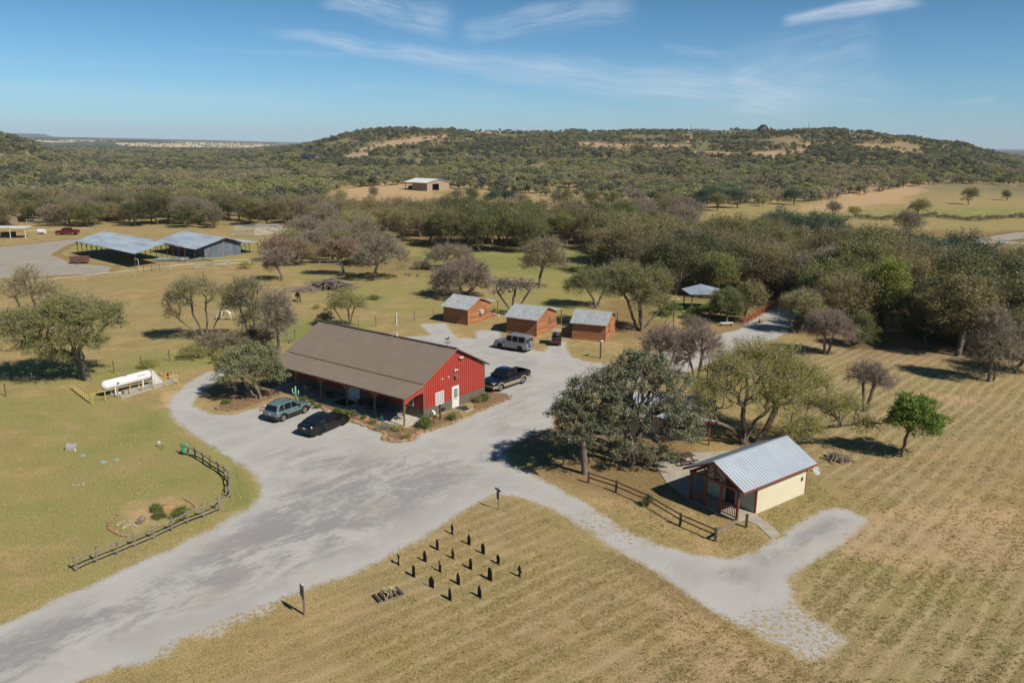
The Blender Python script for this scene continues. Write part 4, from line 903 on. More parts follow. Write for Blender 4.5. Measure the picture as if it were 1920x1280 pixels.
m.prism([(-.3, -.33, ZE - .02), (-2.8, -.33, 2.62), (-2.8, -.33, 2.74), (-.3, -.33, ZE + .12)], (0, 0, 0), (0, .03, 0), 0)
m.build('porch_roof', [BROWNM, BROWN_TRIM, BROWN_TRIM], store)
m = MB()  # red board over the porch end with its curved lower edge
arc = [(-2.45, 2.0), (-2.3, 2.02), (-2.1, 2.12), (-1.8, 2.3), (-1.4, 2.44), (-.8, 2.52), (0, 2.56)]
m.prism([(x, -.05, z) for x, z in arc] + [(0, -.05, ZE + .02), (-2.55, -.05, 2.62)], (0, 0, 0), (0, .05, 0), 0)
m.build('porch_gable', [RED], store)
m = MB(); m.box(-2.75, 0, -.15, L_ + .2, -.05, .07); m.build('porch_floor', M('porch_concrete', (.60, .54, .45), (.50, .45, .37), 1.2, .85), store)
POSTG = M('wrapped_post', (.10, .13, .06), (.26, .20, .11), 3.2, .8, stretch=(1, 1, 2.2), lo=.47, hi=.53)
for k in range(6):
    y = .05 + 3.68 * k
    m = MB(); pts = [(-2.45, y, .07 + 2.4 * i / 8) for i in range(9)]; m.tube(pts, .075, 8)
    for i in range(40):
        a = i * .62; b = a + .62; z0 = .12 + i * .056; z1 = z0 + .056
        m.bar((-2.45 + .085 * math.cos(a), y + .085 * math.sin(a), z0), (-2.45 + .085 * math.cos(b), y + .085 * math.sin(b), z1), .045, .035, 1)
    p = m.build('post', [POSTG, M('garland', (.07, .12, .04), (.20, .17, .08), 9, .9)], store)
    if k:
        m = MB(); m.prism([(-2.44, y - .9, 2.5), (-2.44, y + .9, 2.5), (-2.44, y + .35, 2.25), (-2.44, y + .12, 1.95), (-2.44, y - .12, 1.95), (-2.44, y - .35, 2.25)], (-.02, 0, 0), (.02, 0, 0)); m.build('bracket', RED, store)
window(store, 'y', 1.62, 2.80, .90, 2.12, 0, -1, 4, 5, .10, mw=.032, glass=M('pale_glass', (.22, .24, .25), (.30, .31, .31), 3, .15, spec=.6))
m = MB(); m.box(3.97, 5.0, -.03, .0, 0, 2.14); m.box(4.06, 4.91, -.055, -.03, .03, 2.08); d = m.build('door', WHITE, store)
m = MB()
for i in range(3):
    for j in range(4): m.box(4.22 + .19 * i, 4.22 + .19 * i + .15, -.062, -.055, 1.02 + .22 * j, 1.02 + .22 * j + .18)
m.build('pane', GLASS, d); m = MB(); m.box(4.36, 4.64, -.062, -.056, .80, .86); m.box(4.10, 4.15, -.09, -.055, .95, 1.03); m.build('handle', BLACK, d)
window(store, 'x', 1.2, 2.25, 1.05, 2.1, 0, -1, 3, 4, .08)
window(store, 'x', 4.9, 5.6, 1.35, 2.1, 0, -1, 2, 2, .07)
m = MB(); m.box(-.05, 0, 8.3, 9.9, .07, 2.15); d = m.build('door', WHITE, store); d['label'] = 'wide pale double door under the porch'
m = MB(); m.box(-.062, -.05, 8.42, 8.95, 1.35, 2.0); m.build('pane', GLASS, d); m = MB(); m.box(-.09, -.05, 9.02, 9.06, .95, 1.15); m.build('handle', BLACK, d)
for y in (11.6, 14.9, 17.2): window(store, 'x', y - .65, y + .65, 1.35, 2.15, 0, -1, 2, 1, .07)
# lamps and fittings on the gable
def fitting(name, x, z, fn, mt, label=None):
    m = MB(); fn(m, x, z); o = m.build(name, mt, store)
    if label: o['label'] = label
def floodcam(m, x, z): m.box(x - .06, x + .06, -.12, -.03, z - .12, z + .04, 1); m.tube([(x, -.1, z + .06), (x + .25, -.34, z + .12)], .09, 8, 0); m.tube([(x + .23, -.32, z + .115), (x + .27, -.36, z + .125)], .1, 8, 0)
fitting('security_lamp', 5.05, 4.72, floodcam, [WHITE, BLACK])
def twin(m, x, z):
    m.box(x - .06, x + .06, -.09, -.03, z - .06, z + .06, 0)
    for s in (-1, 1): m.tube([(x + s * .05, -.08, z), (x + s * .2, -.22, z - .05)], [.04, .09], 8, 0)
fitting('flood_lamp', 4.45, 3.75, twin, [WHITE])
def vent(m, x, z): m.box(x - .22, x + .22, -.2, -.03, z - .12, z + .14, 0); m.prism([(x - .24, -.03, z + .2), (x - .24, -.3, z + .1), (x - .24, -.3, z + .07), (x - .24, -.03, z + .15)], (0, 0, 0), (.48, 0, 0), 0)
fitting('vent_hood', 4.5, 3.02, vent, [WAINS])
for x in (2.55, 3.45):
    fitting('wall_lamp', x, 3.28, lambda m, x, z: m.tube([(x, -.03, z), (x, -.16, z - .04)], [.07, .05], 10, 0), [WHITE])
m = MB(); m.tube([(XR - .1, 7.4, 5.8), (XR - .1, 7.4, 7.0)], .022, 6, 0); m.tube([(XR - .1, 7.4, 7.0), (XR - .1, 7.4, 8.3)], .05, 8, 1); m.tube([(XR - .1, 7.4, 5.85), (XR - .1, 7.4, 6.3)], .06, 8, 1)
m.bar((XR - .7, 7.9, 5.75), (XR - .1, 7.4, 6.2), .03); m.bar((XR + .3, 7.4, 5.75), (XR - .1, 7.4, 6.2), .03); m.build('antenna', [GALV, WHITE], store)
m = MB(); cx, cy, cz = XR, .9, 5.85
m.tube([(cx, cy, cz), (cx, cy, cz + .85)], .015, 6); m.bar((cx - .28, cy, cz + .4), (cx + .28, cy, cz + .4), .02); m.bar((cx, cy - .28, cz + .4), (cx, cy + .28, cz + .4), .02)
for dx, dy in ((.28, 0), (-.28, 0), (0, .28), (0, -.28)): m.box(cx + dx - .035, cx + dx + .035, cy + dy - .01, cy + dy + .01, cz + .37, cz + .47)
m.prism([(cx - .3, cy, cz + .8), (cx - .2, cy, cz + .72), (cx + .12, cy, cz + .72), (cx + .14, cy, cz + .62), (cx + .2, cy, cz + .62), (cx + .22, cy, cz + .8), (cx + .3, cy, cz + .9), (cx + .24, cy, cz + .96), (cx + .12, cy, cz + .84), (cx - .2, cy, cz + .84), (cx - .28, cy, cz + .94)], (0, -.008, 0), (0, .008, 0))
m.build('weather_vane', BLACK, store)
m = MB(); m.box(W_ + .02, W_ + .10, .15, .75, 0, 1.35); m.box(W_ + .10, W_ + .14, .1, .8, 0, 1.4); m.build('utility_panel', M('grey_paint', (.45, .46, .46), None, 3, .6), store)
def loc(o, x, y, z=0): return o.matrix_basis @ Vector((x, y, z))
def _mw(o): bpy.context.view_layer.update(); return o.matrix_world
def lp(parent, x, y, z=0):
    a = parent.rotation_euler.z; c, s = math.cos(a), math.sin(a)
    return Vector((parent.location.x + c * x - s * y, parent.location.y + s * x + c * y, parent.location.z + z))
m = MB(); P = [lp(store, 3.85, -1.75), lp(store, 5.15, -1.75), lp(store, 5.15, -.05), lp(store, 3.85, -.05)]
m.prism([(p.x, p.y, 0) for p in P], (0, 0, -.05), (0, 0, .06)); tag(m.build('door_slab', CONC), kind='structure')
m = MB(); P = [lp(store, 4.05, -1.5), lp(store, 4.95, -1.5), lp(store, 4.95, -.2), lp(store, 4.05, -.2)]
m.prism([(p.x, p.y, 0) for p in P], (0, 0, .062), (0, 0, .078)); tag(m.build('door_mat', MATM), 'dark doormat on the concrete slab before the white door', 'doormat')
m = MB(); P = [lp(store, -1.9, 8.3), lp(store, -.4, 8.3), lp(store, -.4, 10.2), lp(store, -1.9, 10.2)]
m.prism([(p.x, p.y, 0) for p in P], (0, 0, .072), (0, 0, .085)); tag(m.build('door_mat', MATM), 'dark mat under the porch in front of the wide pale door', 'doormat')
m = MB(); P = [lp(store, -4.1, 6.0), lp(store, -2.75, 6.0), lp(store, -2.75, 7.6), lp(store, -4.1, 7.6)]
m.prism([(p.x, p.y, 0) for p in P], (0, 0, -.05), (0, 0, .07)); tag(m.build('porch_step', CONC), kind='structure')
# porch furniture
def rocker(x, y, rz, label, mt):
    t = thing('rocking_chair', label, 'chair', lp(store, x, y, .07), BRZ + rz, 'rocking chairs on the porch')
    m = MB(); m.box(-.28, .28, -.25, .28, .40, .45); m.build('seat', mt, t)
    m = MB()
    for i in range(6): m.bar((-.25 + .1 * i, .27, .45), (-.25 + .1 * i, .48, 1.15), .07, .02)
    m.bar((-.3, .48, 1.15), (.3, .48, 1.15), .05, .09); m.bar((-.29, .33, .6), (.29, .33, .6), .03, .06); m.build('backrest', mt, t)
    for s in (-1, 1):
        m = MB(); m.bar((s * .3, -.28, .68), (s * .3, .36, .68), .08, .03); m.bar((s * .3, -.24, .06), (s * .3, -.24, .68), .045); m.bar((s * .3, .27, .06), (s * .3, .27, .7), .045); m.build('arm', mt, t)
        m = MB(); m.tube([(s * .3, -.45, .07), (s * .3, -.2, .02), (s * .3, .2, .02), (s * .3, .55, .09)], .022, 6); m.build('rocker_rail', mt, t)
CHW = M('worn_cream_paint', (.46, .42, .34), (.33, .30, .25), 6, .8)
rocker(-1.35, 1.6, R(-125), 'pale wooden rocking chair at the near end of the porch', CHW)
rocker(-1.0, 4.6, R(-95), 'dark wooden rocking chair deeper in the porch shade', DARKW)
rocker(-1.0, 5.9, R(-95), 'second dark rocking chair beside the small porch window', DARKW)
def pot(x, y, label, r=.25):
    m = MB(); m.lathe([(.02, .02), (r * .7, 0), (r, .38), (r * 1.1, .40), (r * 1.1, .46), (r * .9, .46), (r * .85, .40), (.01, .38)], lp(store, x, y, .07), 14)
    tag(m.build('flower_pot', M('terracotta', (.22, .10, .06), None, 4, .85), smooth=False), label, 'pot')
pot(-.6, 7.6, 'terracotta pot right of the wide porch door', .3); pot(-.9, 11.6, 'wide clay pot further along the shaded porch', .38)
m = MB(); m.box(-.4, .4, -.3, .3, 0, .5); m.box(-.42, .42, -.32, .32, .5, .56)
m.T = Matrix.Identity(4); o = m.build('cooler_chest', CHW); o.location = lp(store, -.6, 15.2, .07); o.rotation_euler.z = BRZ; tag(o, 'white chest against the wall at the far end of the porch', 'chest')

# ---------------------------------------------------------------- boarded cabins
def courses(m, poly_w, z0, z1, h, gap, t, y, d, mi=0):
    """horizontal boards on plane y facing d; poly_w(z)->(x0,x1)"""
    z = z0
    while z < z1 - .02:
        a, b = poly_w(z + h / 2); lo, hi = sorted((y, y + d * t))
        if b - a > .05: m.box(a, b, lo, hi, z, min(z + h - gap, z1), mi)
        z += h
def cabin(label, corner, rz, Wx, Ly, ze, zr, xr, extra):
    t = thing('log_cabin', label, 'cabin', corner, rz, 'log cabins')
    zr2 = zr - .12
    m = MB(); zb = ze - .05
    m.prism([(.03, 0, 0), (Wx - .03, 0, 0), (Wx - .03, 0, zb), (xr, 0, zr2 - .06), (.03, 0, zb)], (0, .03, 0), (0, Ly - .03, 0), 1)
    def pw(z):
        if z < zb: return (0, Wx)
        k = (z - zb) / (zr2 - zb); return (xr * k + .0, Wx - (Wx - xr) * k)
    courses(m, pw, .02, zr2 - .04, .20, .022, .05, 0.03, -1); courses(m, pw, .02, zr2 - .04, .20, .022, .05, Ly - .03, 1)
    z = .02
    while z < zb - .03:
        m.box(0, .035, .04, Ly - .04, z, min(z + .178, zb), 0); m.box(Wx - .035, Wx, .04, Ly - .04, z, min(z + .178, zb), 0); z += .20
    for x in (-.02, Wx - .07):
        for y in (-.03, Ly - .06): m.box(x, x + .09, y, y + .09, 0, zb, 0)
    m.build('wall', [LOGW, LOGD], t)
    m = MB(); zl = ze - .02 - (zr - ze) / xr * .35
    slope(m, xr, zr, -.35, zl, -.28, Ly + .28, .36, .04, .045, .045)
    zf = ze + .1; slope(m, xr, zr, Wx + .05, zf, -.28, Ly + .28, .36, .04, .045, .045)
    m.prism([(-.35, -.3, zl - .1), (xr, -.3, zr - .12), (xr, -.3, zr - .02), (-.35, -.3, zl)], (0, 0, 0), (0, .03, 0), 1); m.prism([(Wx + .05, -.3, zf - .1), (xr, -.3, zr - .12), (xr, -.3, zr - .02), (Wx + .05, -.3, zf)], (0, 0, 0), (0, .03, 0), 1)
    m.build('roof', [GALV, LOGW], t)
    # rear porch: lower roof on posts with a wooden floor
    m = MB(); slope(m, Wx - .2, ze + .28, Wx + 2.0, ze + .0, -.1, Ly + .1, .28, .04, .035, .028); m.build('porch_roof', GALV, t)
    m = MB(); m.box(Wx, Wx + 1.9, .05, Ly - .05, .0, .22); m.build('porch_floor', LOGW, t)
    for y in (.1, Ly - .1): m = MB(); m.box(Wx + 1.75, Wx + 1.87, y - .06, y + .06, .22, ze - .05); m.build('post', LOGW, t)
    extra(t, Wx, Ly)
    return t
def exA(t, W, L):
    m = MB(); m.box(2.55, 3.25, -.38, .0, 1.25, 1.72, 0); m.box(2.62, 2.95, -.395, -.38, 1.3, 1.66, 1); m.box(3.0, 3.18, -.395, -.38, 1.3, 1.66, 1); plabel(m.build('air_conditioner', [WHITE, M('grille_grey', (.35, .35, .35), None, 20, .7)], t), 'white window air conditioner')
    window(t, 'y', 3.55, 4.2, .95, 1.85, 0, -1, 1, 2, .05, frame=LOGD)
    m = MB()
    for i in range(3): m.box(W + 1.9 + .28 * i, W + 2.2 + .28 * i, .4, 1.5, 0, .22 - .07 * i + .05)
    m.build('step', WHITE, t)
def exB(t, W, L): window(t, 'y', 3.4, 4.0, 1.0, 1.95, 0, -1, 1, 2, .05, frame=LOGD)
def exC(t, W, L): window(t, 'y', 1.6, 2.2, 1.0, 1.9, 0, -1, 1, 2, .05, frame=LOGD)
q3 = lambda a, b: G(a / 5.053 + 820, b / 5.053 + 530)
cabA = cabin('leftmost log cabin with a white air conditioner on its side wall', q3(288, 405), R(55), 5.4, 4.3, 2.42, 3.55, 2.6, exA)
cabB = cabin('middle log cabin behind the silver off-roader', q3(940, 512), R(61), 5.8, 4.5, 2.40, 3.50, 2.75, exB)
cabC = cabin('rightmost log cabin beside the golf cart', q3(1590, 560), R(70), 5.3, 4.4, 2.35, 3.45, 2.6, exC)
# ---------------------------------------------------------------- small yellow cabins
def siding(m, x0, x1, y0, y1, z0, z1, mi=0):
    m.box(x0 + .02, x1 - .02, y0 + .02, y1 - .02, z0, z1, mi); z = z0
    while z < z1 - .03:
        h = min(.15, z1 - z)
        # lapped boards: lower edge stands out
        for (ax, ay, bx, by, ox, oy) in ((x0, y0, x1, y0, 0, -1), (x1, y0, x1, y1, 1, 0), (x1, y1, x0, y1, 0, 1), (x0, y1, x0, y0, -1, 0)):
            m.add([(ax + ox * .022, ay + oy * .045, z), (bx + ox * .045, by + oy * .045, z), (bx + ox * .004, by + oy * .004, z + h), (ax + ox * .004, ay + oy * .004, z + h), (ax, ay, z), (bx, by, z)], [(0, 1, 2, 3), (0, 4, 5, 1)], mi)
        z += .15
YC = G(935 / 5.333 + 1240, 872 / 5.333 + 800); ya = R(37.4)
YO = YC + Vector((math.cos(ya + math.pi / 2), math.sin(ya + math.pi / 2), 0)) * 4.2
yc = thing('yellow_cabin', 'small cream yellow cabin with shiny metal roof and red timber porch', 'cabin', YO, ya - math.pi / 2)
m = MB(); siding(m, 0, 4.2, 0, 5.85, 0, 2.3)
m.prism([(0, 0, 2.3), (4.2, 0, 2.3), (2.1, 0, 3.42)], (0, .02, 0), (0, 5.83, 0)); m.build('wall', YEL, yc)
m = MB()
for x, y in ((0, 0), (4.2, 0), (4.2, 5.85), (0, 5.85)): m.box(x - .06, x + .05, y - .06, y + .05, 0, 2.32)
m.build('corner_trim', REDW, yc)
m = MB(); slope(m, 2.1, 3.66, 4.68, 2.36, -2.15, 6.3, .30, .04, .04, .045); slope(m, 2.1, 3.66, -.48, 2.36, -2.15, 6.3, .30, .04, .04, .045); m.box(2.0, 2.2, -2.16, 6.31, 3.66, 3.69)
m.build('roof', M('new_metal_roof', (.70, .76, .82), (.63, .69, .75), .8, .38, metal=.4, spec=.5), yc)
m = MB()
for s in (1, -1):
    xe = 2.1 + s * 2.6; m.prism([(xe, -2.2, 2.22), (2.1, -2.2, 3.52), (2.1, -2.2, 3.66), (xe, -2.2, 2.35)], (0, 0, 0), (0, .05, 0)); m.prism([(xe, 6.28, 2.22), (2.1, 6.28, 3.52), (2.1, 6.28, 3.66), (xe, 6.28, 2.35)], (0, 0, 0), (0, .05, 0))
    m.box(min(xe, xe + s * .04), max(xe, xe + s * .04), -2.15, 6.3, 2.2, 2.34)
m.build('fascia', REDW, yc)
m = MB(); m.box(-.05, 4.25, -1.97, -1.83, 2.1, 2.3); m.box(-.03, .1, -1.9, 0, 2.1, 2.28); m.box(4.1, 4.23, -1.9, 0, 2.1, 2.28)
m.bar((2.1, -1.9, 2.3), (2.1, -1.9, 3.45), .1); m.bar((1.2, -1.9, 2.3), (2.1, -1.9, 3.0), .07); m.bar((3.0, -1.9, 2.3), (2.1, -1.9, 3.0), .07); m.bar((1.2, -1.9, 2.3), (1.2, -1.9, 2.95), .07); m.bar((3.0, -1.9, 2.3), (3.0, -1.9, 2.95), .07)
m.build('gable_frame', REDW, yc)
for x in (.08, 1.42, 2.72, 4.12): m = MB(); m.box(x - .075, x + .075, -1.97, -1.83, .1, 2.1); m.build('post', REDW, yc)
for a, b in ((.155, 1.345), (2.795, 4.045)):
    m = MB(); m.box(a, b, -1.93, -1.87, .88, .94); m.box(a, b, -1.93, -1.87, .2, .26); n = int((b - a) / .13)
    for i in range(1, n): x = a + (b - a) * i / n; m.box(x - .02, x + .02, -1.92, -1.88, .26, .88)
    m.build('railing', REDW, yc)
m = MB(); m.box(-.1, 4.3, -2.05, 0, -.05, .09); m.build('porch_floor', CONC, yc)
window(yc, 'y', .5, 1.2, 1.1, 2.0, -.022, -1, 1, 2, .06); window(yc, 'y', 2.9, 3.6, 1.1, 2.0, -.022, -1, 1, 2, .06)
m = MB(); m.box(1.7, 2.5, -.06, -.02, .1, 2.1); d = m.build('door', DARKW, yc); m = MB(); m.box(2.38, 2.42, -.1, -.06, 1.0, 1.1); m.build('handle', GALV, d)
m = MB(); m.box(1.45, 1.95, -.06, -.025, 2.55, 3.0); m.box(2.25, 2.75, -.06, -.025, 2.55, 3.0); m.build('gable_light', GLASS, yc)
m = MB(); m.tube([(4.22, 6.0, 1.7), (4.45, 6.35, 1.65)], .03, 8, 1)
nrm = Vector((.75, -.1, .5)).normalized(); c = Vector((4.6, 6.35, 1.75)); e = nrm.cross(Vector((0, 0, 1))).normalized(); g = e.cross(nrm)
vs = [c - nrm * .06] + [c + nrm * (.02 + .10 * (r_ ** 2)) + (e * math.cos(a) + g * math.sin(a)) * .33 * r_ for r_ in (.5, 1.0) for a in [2 * math.pi * i / 20 for i in range(20)]]
m.add(vs, [(0, 1 + i, 1 + (i + 1) % 20) for i in range(20)] + [(1 + i, 21 + i, 21 + (i + 1) % 20, 1 + (i + 1) % 20) for i in range(20)]); m.bar(c - g * .3, c + nrm * .42 - g * .05, .02, mi=1); m.box(c.x + .28, c.x + .4, c.y - .1, c.y, c.z + .12, c.z + .2, 0)
m.build('satellite_dish', [M('dish_grey', (.52, .52, .52), None, 3, .5), GALV], yc)
m = MB(); m.box(4.22, 4.32, 5.2, 5.35, 1.15, 1.4); m.build('meter_box', WAINS, yc)
# second yellow cabin behind the oak
y2 = thing('yellow_cabin', 'pale yellow cabin with metal roof mostly hidden behind the large live oak', 'cabin', Vector((16.7, 63.45, 0)), R(81))
m = MB(); siding(m, .9, 4.6, 1.2, 7.6, 0, 2.2); m.prism([(.9, 1.2, 2.2), (4.6, 1.2, 2.2), (2.6, 1.2, 3.2)], (0, .02, 0), (0, 6.36, 0)); m.build('wall', YEL, y2)
m = MB(); slope(m, 2.4, 3.55, -.3, 2.25, -.4, 8.1, .30, .04, .04, .045); slope(m, 2.4, 3.55, 5.1, 2.25, -.4, 8.1, .30, .04, .04, .045); m.build('roof', MATS['new_metal_roof'], y2)
m = MB(); m.box(-.34, -.3, -.4, 8.1, 2.08, 2.24); m.prism([(-.3, -.44, 2.1), (2.4, -.44, 3.4), (2.4, -.44, 3.54), (-.3, -.44, 2.24)], (0, 0, 0), (0, .04, 0)); m.prism([(5.1, -.44, 2.1), (2.4, -.44, 3.4), (2.4, -.44, 3.54), (5.1, -.44, 2.24)], (0, 0, 0), (0, .04, 0)); m.build('fascia', REDW, y2)
m = MB(); m.box(-.02, .1, 0, 7.8, 2.0, 2.12); m.build('beam', REDW, y2)
for y in (0.02, 3.8, 7.6): m = MB(); m.box(-.05, .1, y - .06, y + .09, 0, 2.0); m.build('post', REDW, y2)
m = MB(); m.box(.98, 1.04, 1.12, 1.2, 0, 2.2); m.box(4.55, 4.65, 1.12, 1.2, 0, 2.2); m.build('corner_trim', REDW, y2)
window(y2, 'x', 2.2, 3.1, 1.0, 1.9, .878, -1, 2, 1, .06)
# ---------------------------------------------------------------- metal sheds across the pasture
sh = thing('open_shed', 'long open-sided shed with weathered metal roof on rusty truss posts', 'shed', Vector((-74.5, 156.9, 0)), R(48.6))
m = MB(); slope(m, 6.3, 4.55, -.4, 2.95, -.8, 29.0, .75, .05, .06, .05); slope(m, 6.3, 4.55, 10.4, 3.2, 6.2, 29.0, .75, .05, .06, .05); m.build('roof', GALV_OLD, sh)
m = MB(); m.bar((-.3, 0, 2.9), (6.3, 0, 4.45), .1); m.bar((6.3, 0, 4.45), (10.3, 0, 3.15), .1)
for y in range(0, 29, 4): m.bar((-.3, y, 2.88), (6.3, y, 4.45), .08); m.bar((6.3, y, 4.45), (10.3, y, 3.12), .08)
for x, z in ((0, 2.85), (2, 3.3), (4, 3.8), (6.3, 4.35), (8, 3.8), (10.2, 3.05)): m.bar((x, -.4, z), (x, 28.6, z), .07, .1)
m.build('rafters', RUST, sh)
for y in [0, 2.6, 5.2, 7.8, 10.4, 13, 15.6, 18.2, 20.8, 23.4, 26, 28.5]:
    for x in (0, 10.2):
        m = MB(); m.tube([(x, y, -.1), (x, y, 2.9)], .07, 6); m.bar((x, y, 1.8), (x, y + .7, 2.85), .05); m.bar((x, y, 1.8), (x, y - .7, 2.85), .05); m.build('post', RUST, sh)
s2 = thing('metal_shed', 'enclosed shed of weathered blue-grey sheets with patched metal roof and lean-to', 'shed', Vector((-66.2, 171.2, 0)), R(50))
m = MB(); m.prism([(0, 0, 0), (8.6, 0, 0), (8.6, 0, 2.7), (4.7, 0, 4.0), (0, 0, 2.35)], (0, 0, 0), (0, 15.5, 0), 0)
wallx(m, .1, 8.5, 0, 0, lambda x: 2.35 + 1.6 * (x / 4.7) if x < 4.7 else 4.0 - 1.3 * (x - 4.7) / 3.9, -1, .45, .05, .04, 0); wally(m, .1, 15.4, 0, 0, 2.3, -1, .45, .05, .04, 0)
m.box(-.05, 0, 9.0, 9.5, 0, 2.1, 1); m.build('wall', [GALV_DARK, BLACK], s2)
m = MB(); slope(m, 4.7, 4.15, -2.6, 2.25, -1.0, 17.5, .8, .05, .06, .05); slope(m, 4.7, 4.15, 8.8, 2.85, -1.0, 17.5, .8, .05, .06, .05); m.build('roof', GALV_OLD, s2)
m = MB(); slope(m, 8.85, 2.8, 13.2, 2.35, -.6, 7.5, .8, .05, .06, .05); m.build('leanto_roof', MATS['weathered_roof'], s2)
for x, y in ((9.9, 0), (13, 0), (13, 3.5), (13, 7), (-2.3, 0), (-2.3, 16)): m = MB(); m.tube([(x, y, -.1), (x, y, 2.3)], .07, 6); m.bar((x, y, 1.4), (x, y + .6, 2.3), .05); m.build('post', RUST, s2)
# ---------------------------------------------------------------- distant buildings
TAN = M('tan_sheet_metal', (.40, .30, .21), (.36, .27, .19), .6, .7); WROOF = M('white_metal_roof', (.74, .73, .70), None, .5, .5)
wb = thing('metal_barn', 'tan metal barn with white roof and open bays far across the field', 'barn', Vector((-45, 424, tz(-45, 424))), R(52))
m = MB(); m.prism([(0, 0, 0), (4, 0, 0), (4, 0, 3.6), (9, 0, 3.6), (9, 0, 0), (17, 0, 0), (17, 0, 4.2), (8.5, 0, 5.8), (0, 0, 4.2)], (0, 0, 0), (0, .2, 0)); m.box(16.8, 17, .2, 11, 0, 4.2); m.box(0, .2, .2, 11, 0, 4.2); m.box(.2, 16.8, 10.8, 11, 0, 4.2); m.build('wall', TAN, wb)
m = MB(); slope(m, 8.5, 6.1, -1.0, 4.3, -.6, 16.5, 1, .1, .08, .06); slope(m, 8.5, 6.1, 18, 4.3, -.6, 16.5, 1, .1, .08, .06); m.build('roof', WROOF, wb)
for x in (0.1, 8, 16.8): m = MB(); m.box(x, x + .25, 16, 16.25, 0, 4.3); m.build('post', TAN, wb)
m = MB(); m.box(1, 5, 12, 15, .3, 1.9); m.box(1.2, 4.8, 12.2, 14.8, 1.9, 2.4); m.build('stored_machine', BLACK, wb)
def house(name, label, p, rz, W, L, ze, zr, wall, roof, z=None, ov=.5, win=2):
    t = thing(name, label, 'house', Vector((p[0], p[1], tz(p[0], p[1]) - .3 if z is None else z)), R(rz))
    m = MB(); m.prism([(0, 0, 0), (W, 0, 0), (W, 0, ze), (W / 2, 0, zr - .2), (0, 0, ze)], (0, 0, 0), (0, L, 0)); m.build('wall', wall, t)
    k = (zr - ze) / (W / 2); m = MB(); slope(m, W / 2, zr, -ov, ze - ov * k, -ov, L + ov, .8, .1, .06, .05); slope(m, W / 2, zr, W + ov, ze - ov * k, -ov, L + ov, .8, .1, .06, .05); m.build('roof', roof, t)
    for i in range(win): a = W * (i + .6) / (win + .3); window(t, 'y', a - .5, a + .5, 1.2, 2.4, 0, -1, 1, 2, .08)
    m = MB(); m.box(-.05, 0, L * .4, L * .4 + 1, 0, 2.1); m.build('door', DARKW, t)
    return t
STONE = M('tan_stone', (.34, .25, .18), (.26, .19, .14), 2, .9); SHING = M('brown_shingle', (.12, .105, .095), (.15, .13, .12), 2, .9); SLATE = M('dark_blue_metal', (.03, .045, .075), (.045, .06, .09), 1, .5, metal=.2)
def hill(px, r):
    d = px_dir(px, 268); a = math.atan2(d[0], d[1]); return (r * math.sin(a), r * math.cos(a))
def onhill(fn_px, py, r, h):  # height so that its roof reaches the skyline surveyed in the photo
    d = px_dir(fn_px, py); return CAM_H + d[2] / math.hypot(d[0], d[1]) * r - h
house('hill_house', 'low brown house with hipped roof on the left of the hilltop', hill(1328, 1150), 80, 9, 22, 3, 6, STONE, SHING, None, win=2)
p = hill(1424, 1120); a_ = thing('hill_house', 'dark gabled house with sunlit side coloured white on the crest of the hill', 'house', Vector((p[0], p[1], tz(*p) + .6)), R(10))
m = MB(); m.box(0, 12, 0, 10, 0, 5.5); m.prism([(0, 0, 5.5), (12, 0, 5.5), (6, 0, 10.6)], (0, 0, 0), (0, 10, 0)); m.build('wall', M('navy_siding', (.07, .08, .10), None, 2, .7), a_)
m = MB(); slope(m, 6, 11.0, -1, 5.0, -1, 11, 1, .2, .1, .05, 0); slope(m, 6, 11.0, 14.5, 3.9, -1, 11, 1, .2, .1, .05, 1, 1); m.prism([(9.3, -1.1, 7.3), (14.7, -1.1, 2.8), (14.7, -1.1, 3.9), (9.3, -1.1, 8.3)], (0, 0, 0), (0, .15, 0), 1); m.build('roof', [SLATE, WROOF], a_)  # right slope coloured white instead of slate, standing in for sunlight on it
m = MB(); m.box(12.0, 12.4, 0, 10, .5, 5); m.build('side_wall', WHITE, a_); m = MB(); m.box(-7, 0, 2, 9, 0, 3.6); m.box(-7.4, .0, 1.6, 9.4, 3.6, 3.9); m.build('annex', SLATE, a_); window(a_, 'y', 4.5, 7.5, 5.6, 8.2, 0, -1, 2, 2, .15)
house('hill_house', 'low house among bushes on the right of the hilltop', hill(1530, 1180), 78, 7, 16, 2.6, 4.5, STONE, SHING, onhill(1535, 240, 1180, 4.6))
house('valley_house', 'dark roofed house half buried in trees at the foot of the left slope', (-170, 700), 70, 9, 14, 3.0, 5.0, STONE, SLATE, tz(-170, 700) + 2.5)
house('valley_house', 'blue metal roofed house at the left edge beyond the gravel yard', (-150, 231), 75, 9, 13, 2.8, 4.6, STONE, GALV_OLD)
cp = thing('canopy', 'white flat canopy on posts at the left edge beyond the gravel yard', 'canopy', G(30, 447), R(12))
m = MB(); m.prism([(-5, -.6, 2.75), (2.6, -.6, 2.6), (2.6, -.6, 2.7), (-5, -.6, 2.85)], (0, 0, 0), (0, 5, 0)); m.build('roof', WROOF, cp)
for x in (-4.8, -1.2, 2.3): m = MB(); m.box(x, x + .12, -.3, -.18, 0, 2.7); m.build('post', WHITE, cp)
m = MB(); m.box(-4, -1, 1.5, 3.2, 0, 1.4); m.build('stored_goods', DARKW, cp)
